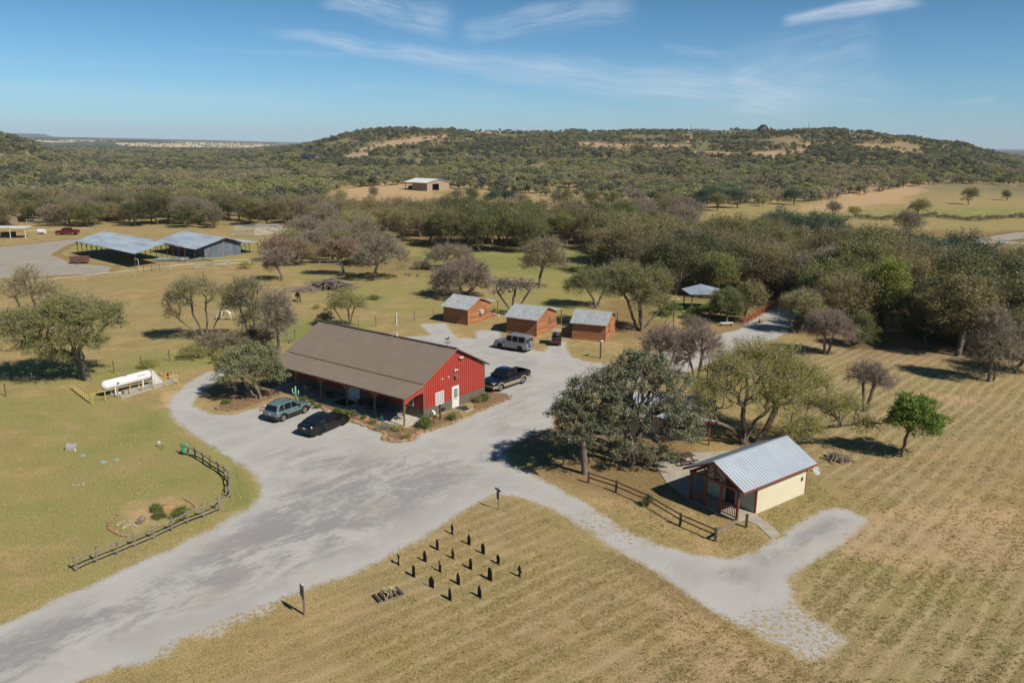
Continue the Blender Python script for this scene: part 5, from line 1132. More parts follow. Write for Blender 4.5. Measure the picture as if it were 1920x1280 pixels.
# pavilion and deer stand in the creek wood
pv = thing('pavilion', 'open pavilion with sheet metal roof hidden in the trees left of the bridge', 'pavilion', G(1296, 585) + Vector((0, 0, 0)), R(4))
m = MB(); slope(m, 2.6, 3.5, -.4, 2.75, -.4, 4.6, .5, .05, .04, .03); slope(m, 2.6, 3.5, 5.6, 2.75, -.4, 4.6, .5, .05, .04, .03)
m.add([(-.4, -.4, 2.74), (5.6, -.4, 2.74), (2.6, -.4, 3.49)], [(0, 1, 2)]); m.build('roof', GALV_OLD, pv)
for x in (0, 5.2):
    for y in (0, 4.2): m = MB(); m.box(x - .07, x + .07, y - .07, y + .07, 0, 2.75); m.build('post', DARKW, pv)
ds = thing('lookout_stand', 'small raised wooden lookout with a flat metal roof among the trees above the bridge', 'lookout', G(1506, 566) + Vector((1.2, 4, 0)), R(10))
for x in (-.9, .9):
    for y in (-.9, .9): m = MB(); m.bar((x, y, 0), (x * .9, y * .9, 3.9), .12); m.build('leg', DARKW, ds)
m = MB(); m.box(-1, 1, -1, 1, 3.9, 4.05); m.box(-1, 1, -1, -.95, 4.05, 4.8); m.box(-1, -.95, -.95, 1, 4.05, 4.8); m.box(.95, 1, -.95, 1, 4.05, 4.8); m.build('platform', DARKW, ds)
for x in (-.95, .9): m = MB(); m.box(x, x + .06, -.95, -.89, 4.8, 5.9); m.build('post', DARKW, ds)
m = MB(); m.bar((-1.5, -1.5, 5.85), (-1.5, 1.3, 6.1), .02); slope(m, -1.3, 6.0, 1.3, 6.0, -1.4, 1.3, .4, .05, .04, .03); m.build('roof', GALV, ds)
# ================================================================ vehicles
def paint(name, c, rough=.25, metal=.3): return M(name, c, tuple(v * .93 for v in c), 1.5, rough, metal, spec=.6)
TYRE = M('tyre', (.018, .018, .018), None, 8, .85); RIM = M('alloy_rim', (.55, .55, .55), None, 8, .35, .7); RIMB = M('black_rim', (.03, .03, .03), None, 8, .4, .4)
CGLASS = M('car_glass', (.012, .014, .017), None, 3, .04, spec=.9); TRIMB = M('black_trim', (.03, .03, .032), None, 8, .7); TAIL = M('red_lens', (.45, .02, .02), None, 8, .2, spec=.6); HEAD = M('headlamp_lens', (.6, .62, .65), None, 8, .15, spec=.7)
PLATE = M('plate_white', (.65, .66, .70), None, 8, .5); CHROME = M('chrome', (.6, .6, .62), None, 8, .15, .9)
def lerp_prof(pts, x): xs = [p[0] for p in pts]; return float(np.interp(x, xs, [p[1] for p in pts]))
def car(name, label, cat, loc, rz, Lc, Wd, deck, belt, roofp, wb, wr, wx0, body, lower=None, lz=.45, cab_in=.16, tumble=.14, ww=.24, rim=RIM, gl=None, front_ws=None, rear_ws=None, bed=None, sidewin=(), clear=.22, archc=None, boxy=False):
    """x forward is +x, origin at ground centre. deck: (x,z) hood/belt/deck outline; roofp: (x,z) greenhouse top outline"""
    t = thing(name, label, cat, loc, rz, 'vehicles parked on the gravel')
    hl = Lc / 2; xs = np.unique(np.concatenate([np.linspace(-hl, hl, int(Lc / .07)), [bed[0], bed[0] + .01, bed[1], bed[1] - .01] if bed else []]))
    wxs = (wx0, wx0 - wb)
    rings = []
    for x in xs:
        e = min(1, (hl - abs(x)) / .55); tap = (1 - (1 - e) ** 2.2 * (.16 if not boxy else .07)); w = Wd / 2 * tap
        zt = lerp_prof(deck, x); zb = clear + (1 - min(1, (hl - abs(x)) / .3)) * .14
        za = zb
        for wx in wxs:
            d = abs(x - wx); ra = wr + .07
            if d < ra: za = max(za, wr + math.sqrt(ra * ra - d * d))
        za = min(za, zt - .08); zs = zt - (.10 if not boxy else .05)
        side = [(0, zb), (w - ww - .06, zb), (w - ww - .06, za), (w - .015, za), (w, min(za + .03, zs)), (w, max(min(lz, zs), min(za + .04, zs))), (w - .004, max((lz + zs) / 2, za + .05) if za < zs - .12 else zs), (w - .02, zs), (w - (.10 if not boxy else .05), zt - .005), (0, zt + (.025 if not boxy else .01))]
        rings.append([(x, -y, z) for y, z in side] + [(x, y, z) for y, z in side[::-1]][1:-1])
    n = len(rings[0]); m = MB(); vs = [p for r in rings for p in r]; fs = []; mi = []
    half = 10
    for i in range(len(rings) - 1):
        xm = (xs[i] + xs[i + 1]) / 2
        for j in range(n):
            jj = j if j < half - 1 else n - 1 - j
            if bed and bed[0] < xm < bed[1] and jj == 8: continue
            fs.append((i * n + j, (i + 1) * n + j, (i + 1) * n + (j + 1) % n, i * n + (j + 1) % n)); mi.append(1 if jj in (0, 1, 2) else (2 if jj in (3, 4) else 0))
    fs += [tuple(range(n)), tuple((len(rings) - 1) * n + j for j in range(n - 1, -1, -1))]; mi += [0, 0]
    m.v = vs; m.f = fs; m.m = mi
    m.build('body', [body, TRIMB, lower or body], t)
    if bed:
        m = MB(); w = Wd / 2 - .12; z1 = lerp_prof(deck, (bed[0] + bed[1]) / 2); x0, x1 = bed
        m.box(x0, x1, -w, w, .62, .66); m.box(x0, x0 + .03, -w, w, .66, z1 - .01); m.box(x1 - .03, x1, -w, w, .66, z1 - .01); m.box(x0, x1, -w - .03, -w, .66, z1 - .012); m.box(x0, x1, w, w + .03, .66, z1 - .012)
        b = m.build('truck_bed', TRIMB, t); plabel(b, 'open cargo bed')
        m = MB()
        for s in (-1, 1): m.box(x0, x1, s * (w + .05) - .055, s * (w + .05) + .055, z1 - .01, z1 + .02)
        m.build('bed_rail', TRIMB, t)
    # greenhouse
    gx = [p[0] for p in roofp]; m = MB(); gr = []
    zb_ = lambda x: lerp_prof(deck, x) - .01
    N = np.unique(np.concatenate([np.linspace(gx[0], gx[-1], 40), gx]))
    def wy(x, z):
        k = (z - belt) / (max(p[1] for p in roofp) - belt); e = min(1, (hl - abs(x)) / .9)
        return (Wd / 2 - .07 - (1 - e) * .06) - tumble * max(0, k)
    for x in N:
        z = lerp_prof(roofp, x); b = min(zb_(x), z)
        wt = wy(x, z); wb_ = wy(x, b)
        cr = min(.035, max(0, z - b) * .2); gr.append([(x, -wb_, b), (x, -(wt + .02), max(b, z - .05)), (x, -(wt - .05), z), (x, 0, z + cr), (x, wt - .05, z), (x, wt + .02, max(b, z - .05)), (x, wb_, b)])
    vs = [p for r in gr for p in r]; fs = [(i * 7 + j, (i + 1) * 7 + j, (i + 1) * 7 + j + 1, i * 7 + j + 1) for i in range(len(gr) - 1) for j in range(6)]
    m.v = vs; m.f = fs + [tuple(range(7)), tuple((len(gr) - 1) * 7 + j for j in range(6, -1, -1))]; m.m = [0] * len(m.f); m.build('cab_shell', body, t, smooth=False)
    off = .012
    for s in (-1, 1):
        for (xa, xb, xc, xd) in sidewin:   # bottom rear, bottom front, top front, top rear
            z0 = belt + .03; g = MB(); P = []
            for x, top in ((xa, 0), (xb, 0), (xc, 1), (xd, 1)):
                z = lerp_prof(roofp, x) - .09 if top else max(z0, lerp_prof(deck, x) + .02)
                P.append((x, s * (wy(x, z) + off + .004), z))
            g.prism(P, (0, 0, 0), (0, s * .006, 0)); g.build('side_window', gl or CGLASS, t)
    for nm_, (xa, xb) in (('windshield', front_ws), ('rear_window', rear_ws)):
        za, zb2 = lerp_prof(roofp, xa), lerp_prof(roofp, xb); d = Vector((xb - xa, 0, zb2 - za)).normalized(); nn = Vector((-d.z, 0, d.x))
        if nn.z < 0: nn = -nn
        if boxy and nm_ == 'rear_window': nn = Vector((-1, 0, 0))
        g = MB(); P = [(xa, -(wy(xa, za) - .05), za), (xb, -(wy(xb, zb2) - .07), zb2), (xb, wy(xb, zb2) - .07, zb2), (xa, wy(xa, za) - .05, za)]
        g.prism([Vector(p) + nn * .038 for p in P], -nn * .012, nn * .006); g.build(nm_, gl or CGLASS, t)
    for wx in wxs:
        for s in (-1, 1):
            y = s * (Wd / 2 - ww / 2 - .01); g = MB(); pr = []
            prof = [(wr * .62, ww / 2 * .9), (wr * .92, ww / 2), (wr, ww / 2 * .7), (wr, -ww / 2 * .7), (wr * .92, -ww / 2), (wr * .62, -ww / 2 * .9)]
            vs = [(wx + r_ * math.cos(2 * math.pi * j / 24), y + s * yy, wr + r_ * math.sin(2 * math.pi * j / 24)) for r_, yy in prof for j in range(24)]
            g.add(vs, [(i * 24 + j, i * 24 + (j + 1) % 24, (i + 1) * 24 + (j + 1) % 24, (i + 1) * 24 + j) for i in range(5) for j in range(24)]); wo = g.build('wheel', TYRE, t)
            g = MB(); yo = y + s * ww * .40
            g.prism([(wx + wr * .62 * math.cos(2 * math.pi * j / 20), yo, wr + wr * .62 * math.sin(2 * math.pi * j / 20)) for j in range(20)], (0, -s * .02, 0), (0, s * -.005, 0), 1)
            for k in range(5):
                a = 2 * math.pi * k / 5 + .3; c, q = math.cos(a), math.sin(a); g.bar((wx + c * .03, yo + s * .01, wr + q * .03), (wx + c * wr * .60, yo + s * .012, wr + q * wr * .60), wr * .2, .03, 0, up=(0, 1, 0))
            for j in range(20):
                a, b = 2 * math.pi * j / 20, 2 * math.pi * (j + 1) / 20; g.bar((wx + wr * .6 * math.cos(a), yo, wr + wr * .6 * math.sin(a)), (wx + wr * .6 * math.cos(b), yo, wr + wr * .6 * math.sin(b)), .03, .04, 0)
            g.build('rim', [rim, RIMB], wo)
            if archc:
                g = MB(); yy = s * (Wd / 2 + .012)
                for j in range(10):
                    a, b = math.pi * j / 10, math.pi * (j + 1) / 10; ra = wr + .10; g.bar((wx + ra * math.cos(a), yy, wr + ra * math.sin(a)), (wx + ra * math.cos(b), yy, wr + ra * math.sin(b)), .08, .11)
                g.build('wheel_arch', archc, t)
    return t
def lamp(t, name, x, y0, y1, z0, z1, mt, dx=.03):
    for s in (-1, 1):
        m = MB(); a, b = sorted((s * y0, s * y1)); m.box(x - dx, x + dx, a, b, z0, z1); m.build(name, mt, t)
def mirrors(t, x, y, z, mt):
    for s in (-1, 1): m = MB(); m.box(x - .09, x + .07, min(s * y, s * (y + .2)), max(s * y, s * (y + .2)), z, z + .16); m.build('mirror', mt, t)
def handles(t, xs, y, z, mt):
    for s in (-1, 1):
        for x in xs: m = MB(); m.box(x - .09, x + .09, min(s * y, s * (y + .03)), max(s * y, s * (y + .03)), z, z + .035); m.build('door_handle', mt, t)
def lic(t, x, z, w=.15):
    m = MB(); m.box(x - .012, x + .012, -w, w, z, z + .15); m.build('license_plate', PLATE, t)
def box_part(t, name, b, mt, label=None):
    m = MB(); m.box(*b); o = m.build(name, mt, t)
    if label: o['label'] = label
    return o
# light teal wagon: rear wheels at the left
def place_axis(rear, front, wb):
    a, b = G(*rear), G(*front); d = (b - a).normalized(); c = (a + b) / 2; return c, math.atan2(d.y, d.x), Vector((-d.y, d.x, 0))
c, rz, nr = place_axis((530.5, 790), (571.5, 774.5), 2.63)
suv = car('parked_car', 'light teal wagon with dark grey lower trim parked nose-in at the store porch', 'car', c + nr * .80, rz, 4.32, 1.80,
    [(-2.16, .80), (-2.1, .98), (-1.6, 1.02), (.75, 1.00), (1.5, .94), (1.95, .84), (2.10, .72), (2.16, .55)], 1.0,
    [(-2.03, .98), (-1.72, 1.52), (-1.45, 1.62), (-.6, 1.67), (.05, 1.62), (.32, 1.52), (.95, 1.0)], 2.63, .345, 1.34, paint('teal_paint', (.17, .27, .29)), TRIMB, .58, archc=TRIMB,
    sidewin=[(-1.75, -1.15, -1.12, -1.50), (-1.05, -.30, -.30, -1.02), (-.22, .70, .15, -.22)], front_ws=(.86, .26), rear_ws=(-1.98, -1.74))
lamp(suv, 'tail_lamp', -2.08, .62, .86, .66, .98, TAIL); lamp(suv, 'headlamp', 2.06, .5, .82, .66, .78, HEAD, .05); mirrors(suv, .62, .86, .98, TRIMB); handles(suv, (-.75, .1), .895, .86, TRIMB); lic(suv, -2.17, .72)
for s in (-1, 1): m = MB(); m.tube([(-1.2, s * .56, 1.68), (-1.0, s * .56, 1.73), (.0, s * .56, 1.71), (.15, s * .56, 1.64)], .022, 6); m.build('roof_rail', CHROME, suv)
box_part(suv, 'rear_bumper', (-2.22, -2.08, -.82, .82, .34, .60), TRIMB); box_part(suv, 'front_bumper', (2.06, 2.20, -.80, .80, .30, .54), TRIMB)
# black sedan
c, rz, nr = place_axis((600.5, 815.5), (642.5, 797.5), 2.85)
sed = car('parked_car', 'black sedan with black wheels parked right of the teal wagon', 'car', c + nr * .82, rz, 4.95, 1.86,
    [(-2.47, .86), (-2.40, 1.02), (-1.9, 1.05), (-.9, .98), (1.0, .95), (1.9, .86), (2.3, .72), (2.47, .5)], .96,
    [(-2.05, 1.05), (-1.2, 1.34), (-.7, 1.43), (-.15, 1.46), (.25, 1.42), (.5, 1.34), (1.25, .94)], 2.84, .34, 1.48, paint('black_paint', (.010, .010, .012), .18, .1), None, .4, rim=RIMB, clear=.17,
    sidewin=[(-1.45, -.72, -.72, -1.10), (-.64, .18, .12, -.64), (.26, .95, .42, .22)], front_ws=(1.16, .44), rear_ws=(-1.92, -1.15))
lamp(sed, 'tail_lamp', -2.40, .35, .84, .82, .93, TAIL); lamp(sed, 'headlamp', 2.32, .48, .82, .58, .68, HEAD, .05); mirrors(sed, .85, .88, .93, MATS['black_paint']); handles(sed, (-.85, .1), .925, .80, CHROME); lic(sed, -2.48, .70)
for s in (-1, 1): m = MB(); m.tube([(-1.5, s * .80, 1.06), (-1.15, s * .735, 1.28), (-.6, s * .70, 1.395), (.2, s * .70, 1.375)], .014, 5); m.build('window_trim', CHROME, sed)
box_part(sed, 'rear_bumper', (-2.50, -2.38, -.80, .80, .28, .52), TRIMB); box_part(sed, 'front_bumper', (2.38, 2.49, -.78, .78, .25, .44), TRIMB)
# dark blue pickup, nose to the lower left; right-hand... front wheel at (938,731), rear (980,717)
a, b = G(938.5, 733), G(981, 718.5); d = (a - b).normalized(); nr = Vector((-d.y, d.x, 0)); c = (a + b) / 2 - nr * .88
NAVY = paint('navy_paint', (.006, .009, .020), .18, .2); TANP = paint('tan_paint', (.42, .35, .22), .35, .2)
pk = car('pickup_truck', 'dark navy crew-cab pickup with tan lower panels beside the store gable', 'pickup', c, math.atan2(d.y, d.x), 5.9, 2.02,
    [(-2.95, 1.16), (-2.9, 1.30), (-.78, 1.30), (-.76, 1.20), (1.15, 1.20), (1.9, 1.17), (2.6, 1.10), (2.85, .98), (2.95, .7)], 1.22,
    [(-.95, 1.25), (-.78, 1.80), (-.5, 1.90), (.2, 1.93), (.62, 1.88), (1.35, 1.22)], 3.62, .41, 1.92, NAVY, TANP, .72, archc=TANP, clear=.40, bed=(-2.86, -1.02), ww=.28,
    sidewin=[(-.78, -.12, -.12, -.66), (-.02, .95, .52, -.02)], front_ws=(1.27, .66), rear_ws=(-.93, -.79))
lamp(pk, 'headlamp', 2.88, .58, .92, .86, 1.06, HEAD, .06); lamp(pk, 'tail_lamp', -2.93, .80, .98, .85, 1.2, TAIL, .04); mirrors(pk, .95, 1.0, 1.22, NAVY); handles(pk, (-.45, .35), 1.0, 1.02, CHROME)
m = MB(); m.box(2.86, 2.98, -.55, .55, .74, 1.06, 0)
m.box(2.975, 2.99, -.05, .05, .72, 1.05, 1); m.box(2.975, 2.99, -.55, .55, .88, .93, 1); m.build('grille', [TRIMB, CHROME], pk)
box_part(pk, 'front_bumper', (2.88, 3.08, -.98, .98, .46, .70), TANP); box_part(pk, 'rear_bumper', (-3.05, -2.92, -.95, .95, .48, .68), CHROME)
for s in (-1, 1): m = MB(); m.tube([(-1.2, s * 1.05, .40), (1.3, s * 1.05, .40)], .05, 8); m.build('side_step', CHROME, pk)
# boxy silver off-roader, nose left
a, b = G(937, 654), G(976.5, 660.5); d = (a - b).normalized(); nr = Vector((-d.y, d.x, 0)); c = (a + b) / 2 - nr * .80
SILV = paint('silver_paint', (.29, .31, .34), .3, .4)
gw = car('off_road_vehicle', 'boxy silver off-roader with rear spare wheel parked before the middle log cabin', 'off-roader', c, math.atan2(d.y, d.x), 4.62, 1.86,
    [(-2.31, 1.18), (-2.28, 1.20), (.72, 1.18), (1.0, 1.16), (2.1, 1.12), (2.25, 1.05), (2.31, .75)], 1.2,
    [(-2.27, 1.2), (-2.22, 1.93), (-2.0, 1.97), (.2, 1.97), (.42, 1.93), (.78, 1.2)], 2.85, .40, 1.42, SILV, None, .5, rim=RIMB, archc=SILV, clear=.32, boxy=True, tumble=.10,
    sidewin=[(-2.0, -1.18, -1.18, -1.98), (-1.02, -.34, -.34, -1.02), (-.18, .58, .38, -.18)], front_ws=(.73, .45), rear_ws=(-2.29, -2.24))
m = MB(); m.lathe([(.0, 0), (.36, 0), (.38, .03), (.38, .20), (.33, .24), (0, .25)], n=20); o = m.build('spare_wheel', SILV, gw); o.rotation_euler = (0, -math.pi / 2, 0); o.location = (-2.30, -.05, 1.05)
lamp(gw, 'tail_lamp', -2.31, .72, .86, .62, .72, TAIL); lamp(gw, 'headlamp', 2.26, .55, .78, .82, 1.0, HEAD, .05); mirrors(gw, .62, .9, 1.2, SILV); handles(gw, (-.9, -.05), .925, 1.05, TRIMB); lic(gw, -2.40, .52)
box_part(gw, 'rear_bumper', (-2.42, -2.28, -.88, .88, .40, .60), SILV); box_part(gw, 'front_bumper', (2.26, 2.42, -.88, .88, .40, .66), SILV)
for s in (-1, 1): box_part(gw, 'side_step', (-.95, .9, s * .96 - .08, s * .96 + .08, .34, .40), TRIMB)
# golf cart facing away
gc = thing('golf_cart', 'black golf cart with beige roof and maroon tail between two log cabins', 'golf cart', G(1043, 645), R(84), 'vehicles parked on the gravel')
def P_(name, b, mt): return box_part(gc, name, b, mt)
BEIGE = M('beige_plastic', (.46, .38, .28), None, 5, .6); MAR = paint('maroon_paint', (.16, .02, .03))
m = MB(); m.box(-1.15, 1.15, -.58, .58, .28, .42, 0); m.prism([(1.15, -.58, .4), (1.2, -.58, .75), (.95, -.58, .95), (.75, -.58, .9), (.75, -.58, .4)], (0, 0, 0), (0, 1.16, 0), 0); m.box(-1.2, -.45, -.6, .6, .42, .68, 1); m.build('body', [paint('black_paint', (.01, .01, .01)), MAR], gc)
P_('seat', (-.35, .15, -.52, .52, .68, .80), TRIMB); P_('backrest', (-.48, -.38, -.52, .52, .80, 1.15), TRIMB)
m = MB(); m.box(-1.15, -.55, -.55, .55, .70, .98); m.build('cargo_box', TRIMB, gc)
for x in (-.85, .85):
    for y in (-.55, .55): m = MB(); m.bar((x, y, .6), (x * .8, y, 1.78), .035); m.build('roof_post', TRIMB, gc)
m = MB(); m.box(-.95, .85, -.6, .6, 1.78, 1.84); m.box(-.88, .78, -.54, .54, 1.84, 1.87); m.build('roof', BEIGE, gc)
m = MB(); m.bar((.9, 0, .95), (.72, 0, 1.72), 1.0, .012); m.build('windshield', M('cart_screen', (.35, .36, .35), None, 4, .2), gc)
for x in (-.8, .8):
    for s in (-1, 1):
        m = MB(); m.lathe([(.1, -.09), (.23, -.09), (.235, 0), (.23, .09), (.1, .09)], n=16); o = m.build('wheel', TYRE, gc); o.rotation_euler = (math.pi / 2, 0, 0); o.location = (x, s * .52, .235)
        m = MB(); m.lathe([(0, -.07), (.11, -.07), (.11, .07), (0, .07)], n=12); q = m.build('rim', CHROME, o)
lamp(gc, 'tail_lamp', -1.21, .42, .56, .5, .6, TAIL, .015)
# distant red pickup, white tank and other cars on the left
rt = car('pickup_truck', 'red pickup parked by the pipe fence at the far left', 'pickup', G(127, 440), R(-174), 5.7, 2.0,
    [(-2.85, 1.2), (-2.8, 1.3), (-.78, 1.3), (-.76, 1.2), (1.15, 1.2), (2.6, 1.1), (2.85, .8)], 1.22, [(-.95, 1.25), (-.78, 1.8), (.2, 1.93), (.62, 1.88), (1.35, 1.22)], 3.5, .42, 1.85, paint('red_paint', (.20, .012, .02)), None, .5, bed=(-2.75, -1.0), clear=.4,
    sidewin=[(-.78, -.12, -.12, -.66), (-.02, .95, .52, -.02)], front_ws=(1.27, .66), rear_ws=(-.93, -.79))
rt['group'] = 'vehicles far across the pasture'
# ================================================================ yard objects
PIPE = M('silver_pipe', (.50, .51, .50), (.40, .41, .40), 2, .5, metal=.3)
YELP = M('yellow_paint', (.70, .52, .18), (.62, .46, .16), 4, .6)
GREENP = M('pale_green_paint', (.36, .46, .42), None, 4, .6)
# propane tank
a, b = G(197, 748), G(292, 722); d = (b - a).normalized(); c = (a + b) / 2 + Vector((-d.y, d.x, 0)) * .55
tk = thing('gas_tank', 'large white cylindrical gas tank on steel saddles inside the yellow rails', 'gas tank', c, math.atan2(d.y, d.x))
m = MB(); L2, r = 2.35, .50; prof = [(-L2 - .32, .02), (-L2 - .29, .18), (-L2 - .2, .33), (-L2 - .08, .44), (-L2, .49), (-L2 + .05, r)] + [(x, r) for x in np.linspace(-2, 2, 7)] + [(L2 - .05, r), (L2, .49), (L2 + .08, .44), (L2 + .2, .33), (L2 + .29, .18), (L2 + .32, .02)]
m.tube([(x, 0, 1.15) for x, _ in prof], [q for _, q in prof], 28, caps=False); m.build('tank_body', M('tank_white', (.80, .79, .76), (.74, .73, .69), 1, .4), tk, smooth=True)
m = MB(); m.lathe([(0, 0), (.2, 0), (.2, .16), (.17, .2), (0, .2)], (-.15, 0, 1.63), 14); m.build('valve_cap', M('cap_grey', (.25, .25, .25), None, 3, .6), tk)
for x in (-1.5, 1.5):
    m = MB(); m.box(x - .1, x + .1, -.42, .42, 0, .12); m.box(x - .07, x + .07, -.38, -.3, .1, .85); m.box(x - .07, x + .07, .3, .38, .1, .85); m.box(x - .07, x + .07, -.42, .42, .62, .80); m.build('saddle', WHITE, tk)
m = MB()   # blue swirl emblem and small lettering on the near side
BLUE = M('emblem_blue', (.03, .18, .34), None, 3, .5)
for k in range(9):
    q = k * .5; rr_ = .10 - .006 * k; xx = -1.25 + rr_ * math.cos(q); zz = rr_ * math.sin(q); y_ = -math.sqrt(max(0, (r + .008) ** 2 - (zz + .05) ** 2)); m.box(xx - .055, xx + .055, y_ - .012, y_ + .012, 1.15 + zz, 1.15 + zz + .09, 0)
for k in range(9): m.box(.9 + k * .105, .9 + k * .105 + (.075 if k % 3 else .09), -math.sqrt((r + .008) ** 2 - .22 ** 2) - .012, -math.sqrt((r + .008) ** 2 - .22 ** 2) + .012, 1.36, 1.43, 1)
m.build('emblem', [BLUE, M('lettering_grey', (.12, .12, .12), None, 3, .6)], tk)
m = MB(); m.prism([(2.55, -.4, 0), (3.75, -.4, 0), (3.4, -.4, .5), (2.85, -.4, 1.45), (2.55, -.4, 1.5)], (0, 0, .08), (0, .8, .08)); plabel(m.build('valve_shroud', M('shroud_grey', (.62, .63, .63), None, 2, .5), tk), 'sloping grey cover at the end of the tank')
m = MB(); m.box(-1.0, .4, -1.0, -.55, .08, .42); m.box(-.9, -.1, -1.02, -.98, .12, .36); m.build('pump_box', M('box_grey', (.40, .38, .34), None, 2, .8), tk)
m = MB(); m.tube([(-1.7, -.6, .15), (2.4, -.6, .15), (2.4, 0, .4)], .035, 6); m.build('pipework', PIPE, tk)
slab('tank_slab', [(220, 735), (330, 707), (335, 714), (228, 748)], .06, CONC)
def rail_fence(name, label, cat, pts, h, rails, pr, mat, every, post_r=None, mid=None, round_=True, lbl=None, tilt=0, pm=None):
    """pts world points on ground; > each post, rails"""
    t = thing(name, label, cat, pts[0]); o0 = Vector(pts[0]); P = [Vector(p) - o0 for p in pts]
    segs = [(P[i], P[i + 1]) for i in range(len(P) - 1)]
    rg = random.Random(len(label)); posts = []
    for a, b in segs:
        L = (b - a).length; n = max(1, int(round(L / every)))
        for i in range(n): posts.append(a + (b - a) * i / n)
    posts.append(P[-1])
    for p in posts:
        m = MB(); top = p + Vector((rg.uniform(-1, 1) * tilt, rg.uniform(-1, 1) * tilt, h + (.06 if tilt == 0 else rg.uniform(0, .2))))
        if round_: m.tube([p + Vector((0, 0, -.1)), top], post_r or pr * 1.4, 7)
        else: m.bar(p + Vector((0, 0, -.05)), top, (post_r or pr) * 2)
        m.build('post', pm or mat, t)
    for z in rails:
        m = MB()
        for a, b in zip(posts[:-1], posts[1:]):
            ja, jb = [Vector((0, 0, rg.uniform(-1, 1) * tilt * .6)) for _ in range(2)]
            ex = (b - a).normalized() * (.15 if tilt else .0)
            if round_: m.tube([a + Vector((0, 0, z)) + ja - ex, b + Vector((0, 0, z)) + jb + ex], pr * (rg.uniform(.8, 1.2) if tilt else 1), 6)
            else: m.bar(a + Vector((0, 0, z)), b + Vector((0, 0, z)), pr * 1.2, pr * 2)
        m.build('rail', mat, t)
    return t
z8 = lambda a, b: G(a / 8 + 120, b / 8 + 660)
rail_fence('guard_rail', 'left yellow guard rail running back from the corner in front of the gas tank', 'guard rail', [z8(418, 775), z8(155, 575)], 1.0, (1.0,), .028, YELP, .62, .03, round_=False)
rail_fence('guard_rail', 'long front yellow guard rail between the gas tank and the lawn', 'guard rail', [z8(430, 778), z8(1712, 478)], 1.0, (1.0,), .028, YELP, 1.25, .03, round_=False)
rail_fence('guard_rail', 'right yellow guard rail behind the end of the gas tank', 'guard rail', [z8(1650, 440), z8(1400, 320)], 1.0, (1.0,), .028, YELP, .95, .03, round_=False)
m = MB(); m.box(-.09, .09, -.09, .09, 0, .5); m.box(-.06, .06, -.06, .06, .5, .62); o = m.build('fire_extinguisher', M('red_plastic', (.5, .03, .02), None, 3, .5)); o.location = z8(1560, 400); tag(o, 'small red extinguisher box by the right yellow rail', 'extinguisher')
m = MB(); rg = random.Random(3)
for k in range(5): m.rock((rg.uniform(-.5, .5), rg.uniform(-.2, .2), .05), rg.uniform(.12, .25), rg)
o = m.build('rock_heap', WHITE); o.location = z8(860, 625); tag(o, 'small heap of white stones beneath the gas tank', 'stones')
# curved log fence round the lawn
c3 = lambda a, b: G(a / 3, b / 3 + 860)
cf = [G(a / 11.64 + 320, b / 11.64 + 820) for a, b in ((245, 345), (545, 450), (715, 550), (860, 655), (1055, 765), (1180, 860), (1260, 960), (1290, 1090), (1290, 1230))]
cf += [c3(x, y) for x, y in ((1295, 215), (1235, 290), (1148, 328), (1055, 362), (965, 405), (868, 448), (762, 492), (660, 535), (542, 582), (432, 630))]
rail_fence('log_fence', 'curved rustic fence of grey cedar logs edging the lawn', 'fence', cf, .84, (.24, .70), .055, GREYW, 9, .06, tilt=.09)
rail_fence('yard_fence', 'dark two-rail wooden fence in front of the small yellow cabin', 'fence', [G(1103, 905), G(1155, 922), G(1214, 948), G(1275, 985), G(1341, 1014)], .86, (.45, .80), .04, DARKW, 9, .07, round_=False)
m = MB(); p, q = G(1341, 1014), G(1383, 984); m.bar(p + Vector((0, 0, .55)), q + Vector((0, 0, .35)), .12, .12); tag(m.build('loose_rail', GREYW), 'pale loose rail leaning from the fence corner post to the porch', 'rail')
m = MB(); m.bar((0, 0, -.1), (0, 0, .95), .14); o = m.build('fence_post', DARKW); o.location = G(1399, 988); tag(o, 'single dark post beside the curved concrete walk', 'post')
# garden hose and blue tool on the log fence
m = MB(); p = G(350, 852)
for k in range(7):
    w_ = .13 + .012 * k; h0 = .15 + .02 * k
    m.tube([p + Vector((w_ * math.sin(u) * (1 + .1 * k), -.05 - .015 * k, .52 + (.5 - .02 * k) * math.cos(u) * .9)) for u in np.linspace(0, 6.28, 16)], .022, 5)
tag(m.build('garden_hose', M('green_hose', (.04, .38, .22), None, 5, .5)), 'green garden hose coiled over the end of the log fence', 'hose')
m = MB(); p = G(366, 857); m.bar(p + Vector((0, -.08, .2)), p + Vector((0, -.06, .9)), .04); m.box(p.x - .12, p.x + .1, p.y - .1, p.y - .05, .55, .65); tag(m.build('watering_wand', M('blue_plastic', (.10, .22, .42), None, 5, .5)), 'blue watering tool hung on the log fence', 'hose tool')
# lawn fittings
def lid(px, py, r, label):
    m = MB(); m.lathe([(0, .07), (r * .8, .07), (r, .05), (r, 0)], G(px, py), 18); m.lathe([(0, .085), (r * .35, .085), (r * .35, .07)], G(px, py), 12)
    tag(m.build('tank_lid', M('pale_green_plastic', (.30, .40, .34), None, 3, .7)), label, 'lid', 'round lids on the lawn')
lid(155, 854, .22, 'pale green round lid nearest the concrete box'); lid(194, 866, .27, 'larger pale green round lid, left one of the pair'); lid(218.5, 861.5, .24, 'pale green round lid, right one of the pair')
m = MB(); m.prism([(-.38, -.3, 0), (.38, -.3, 0), (.38, -.3, .16), (-.38, -.3, .3)], (0, 0, 0), (0, .75, .1)); o = m.build('concrete_box', M('block_grey', (.38, .35, .32), None, 3, .9)); o.location = G(134, 841); o.rotation_euler.z = R(20); tag(o, 'grey concrete box on the lawn above the green lids', 'box')
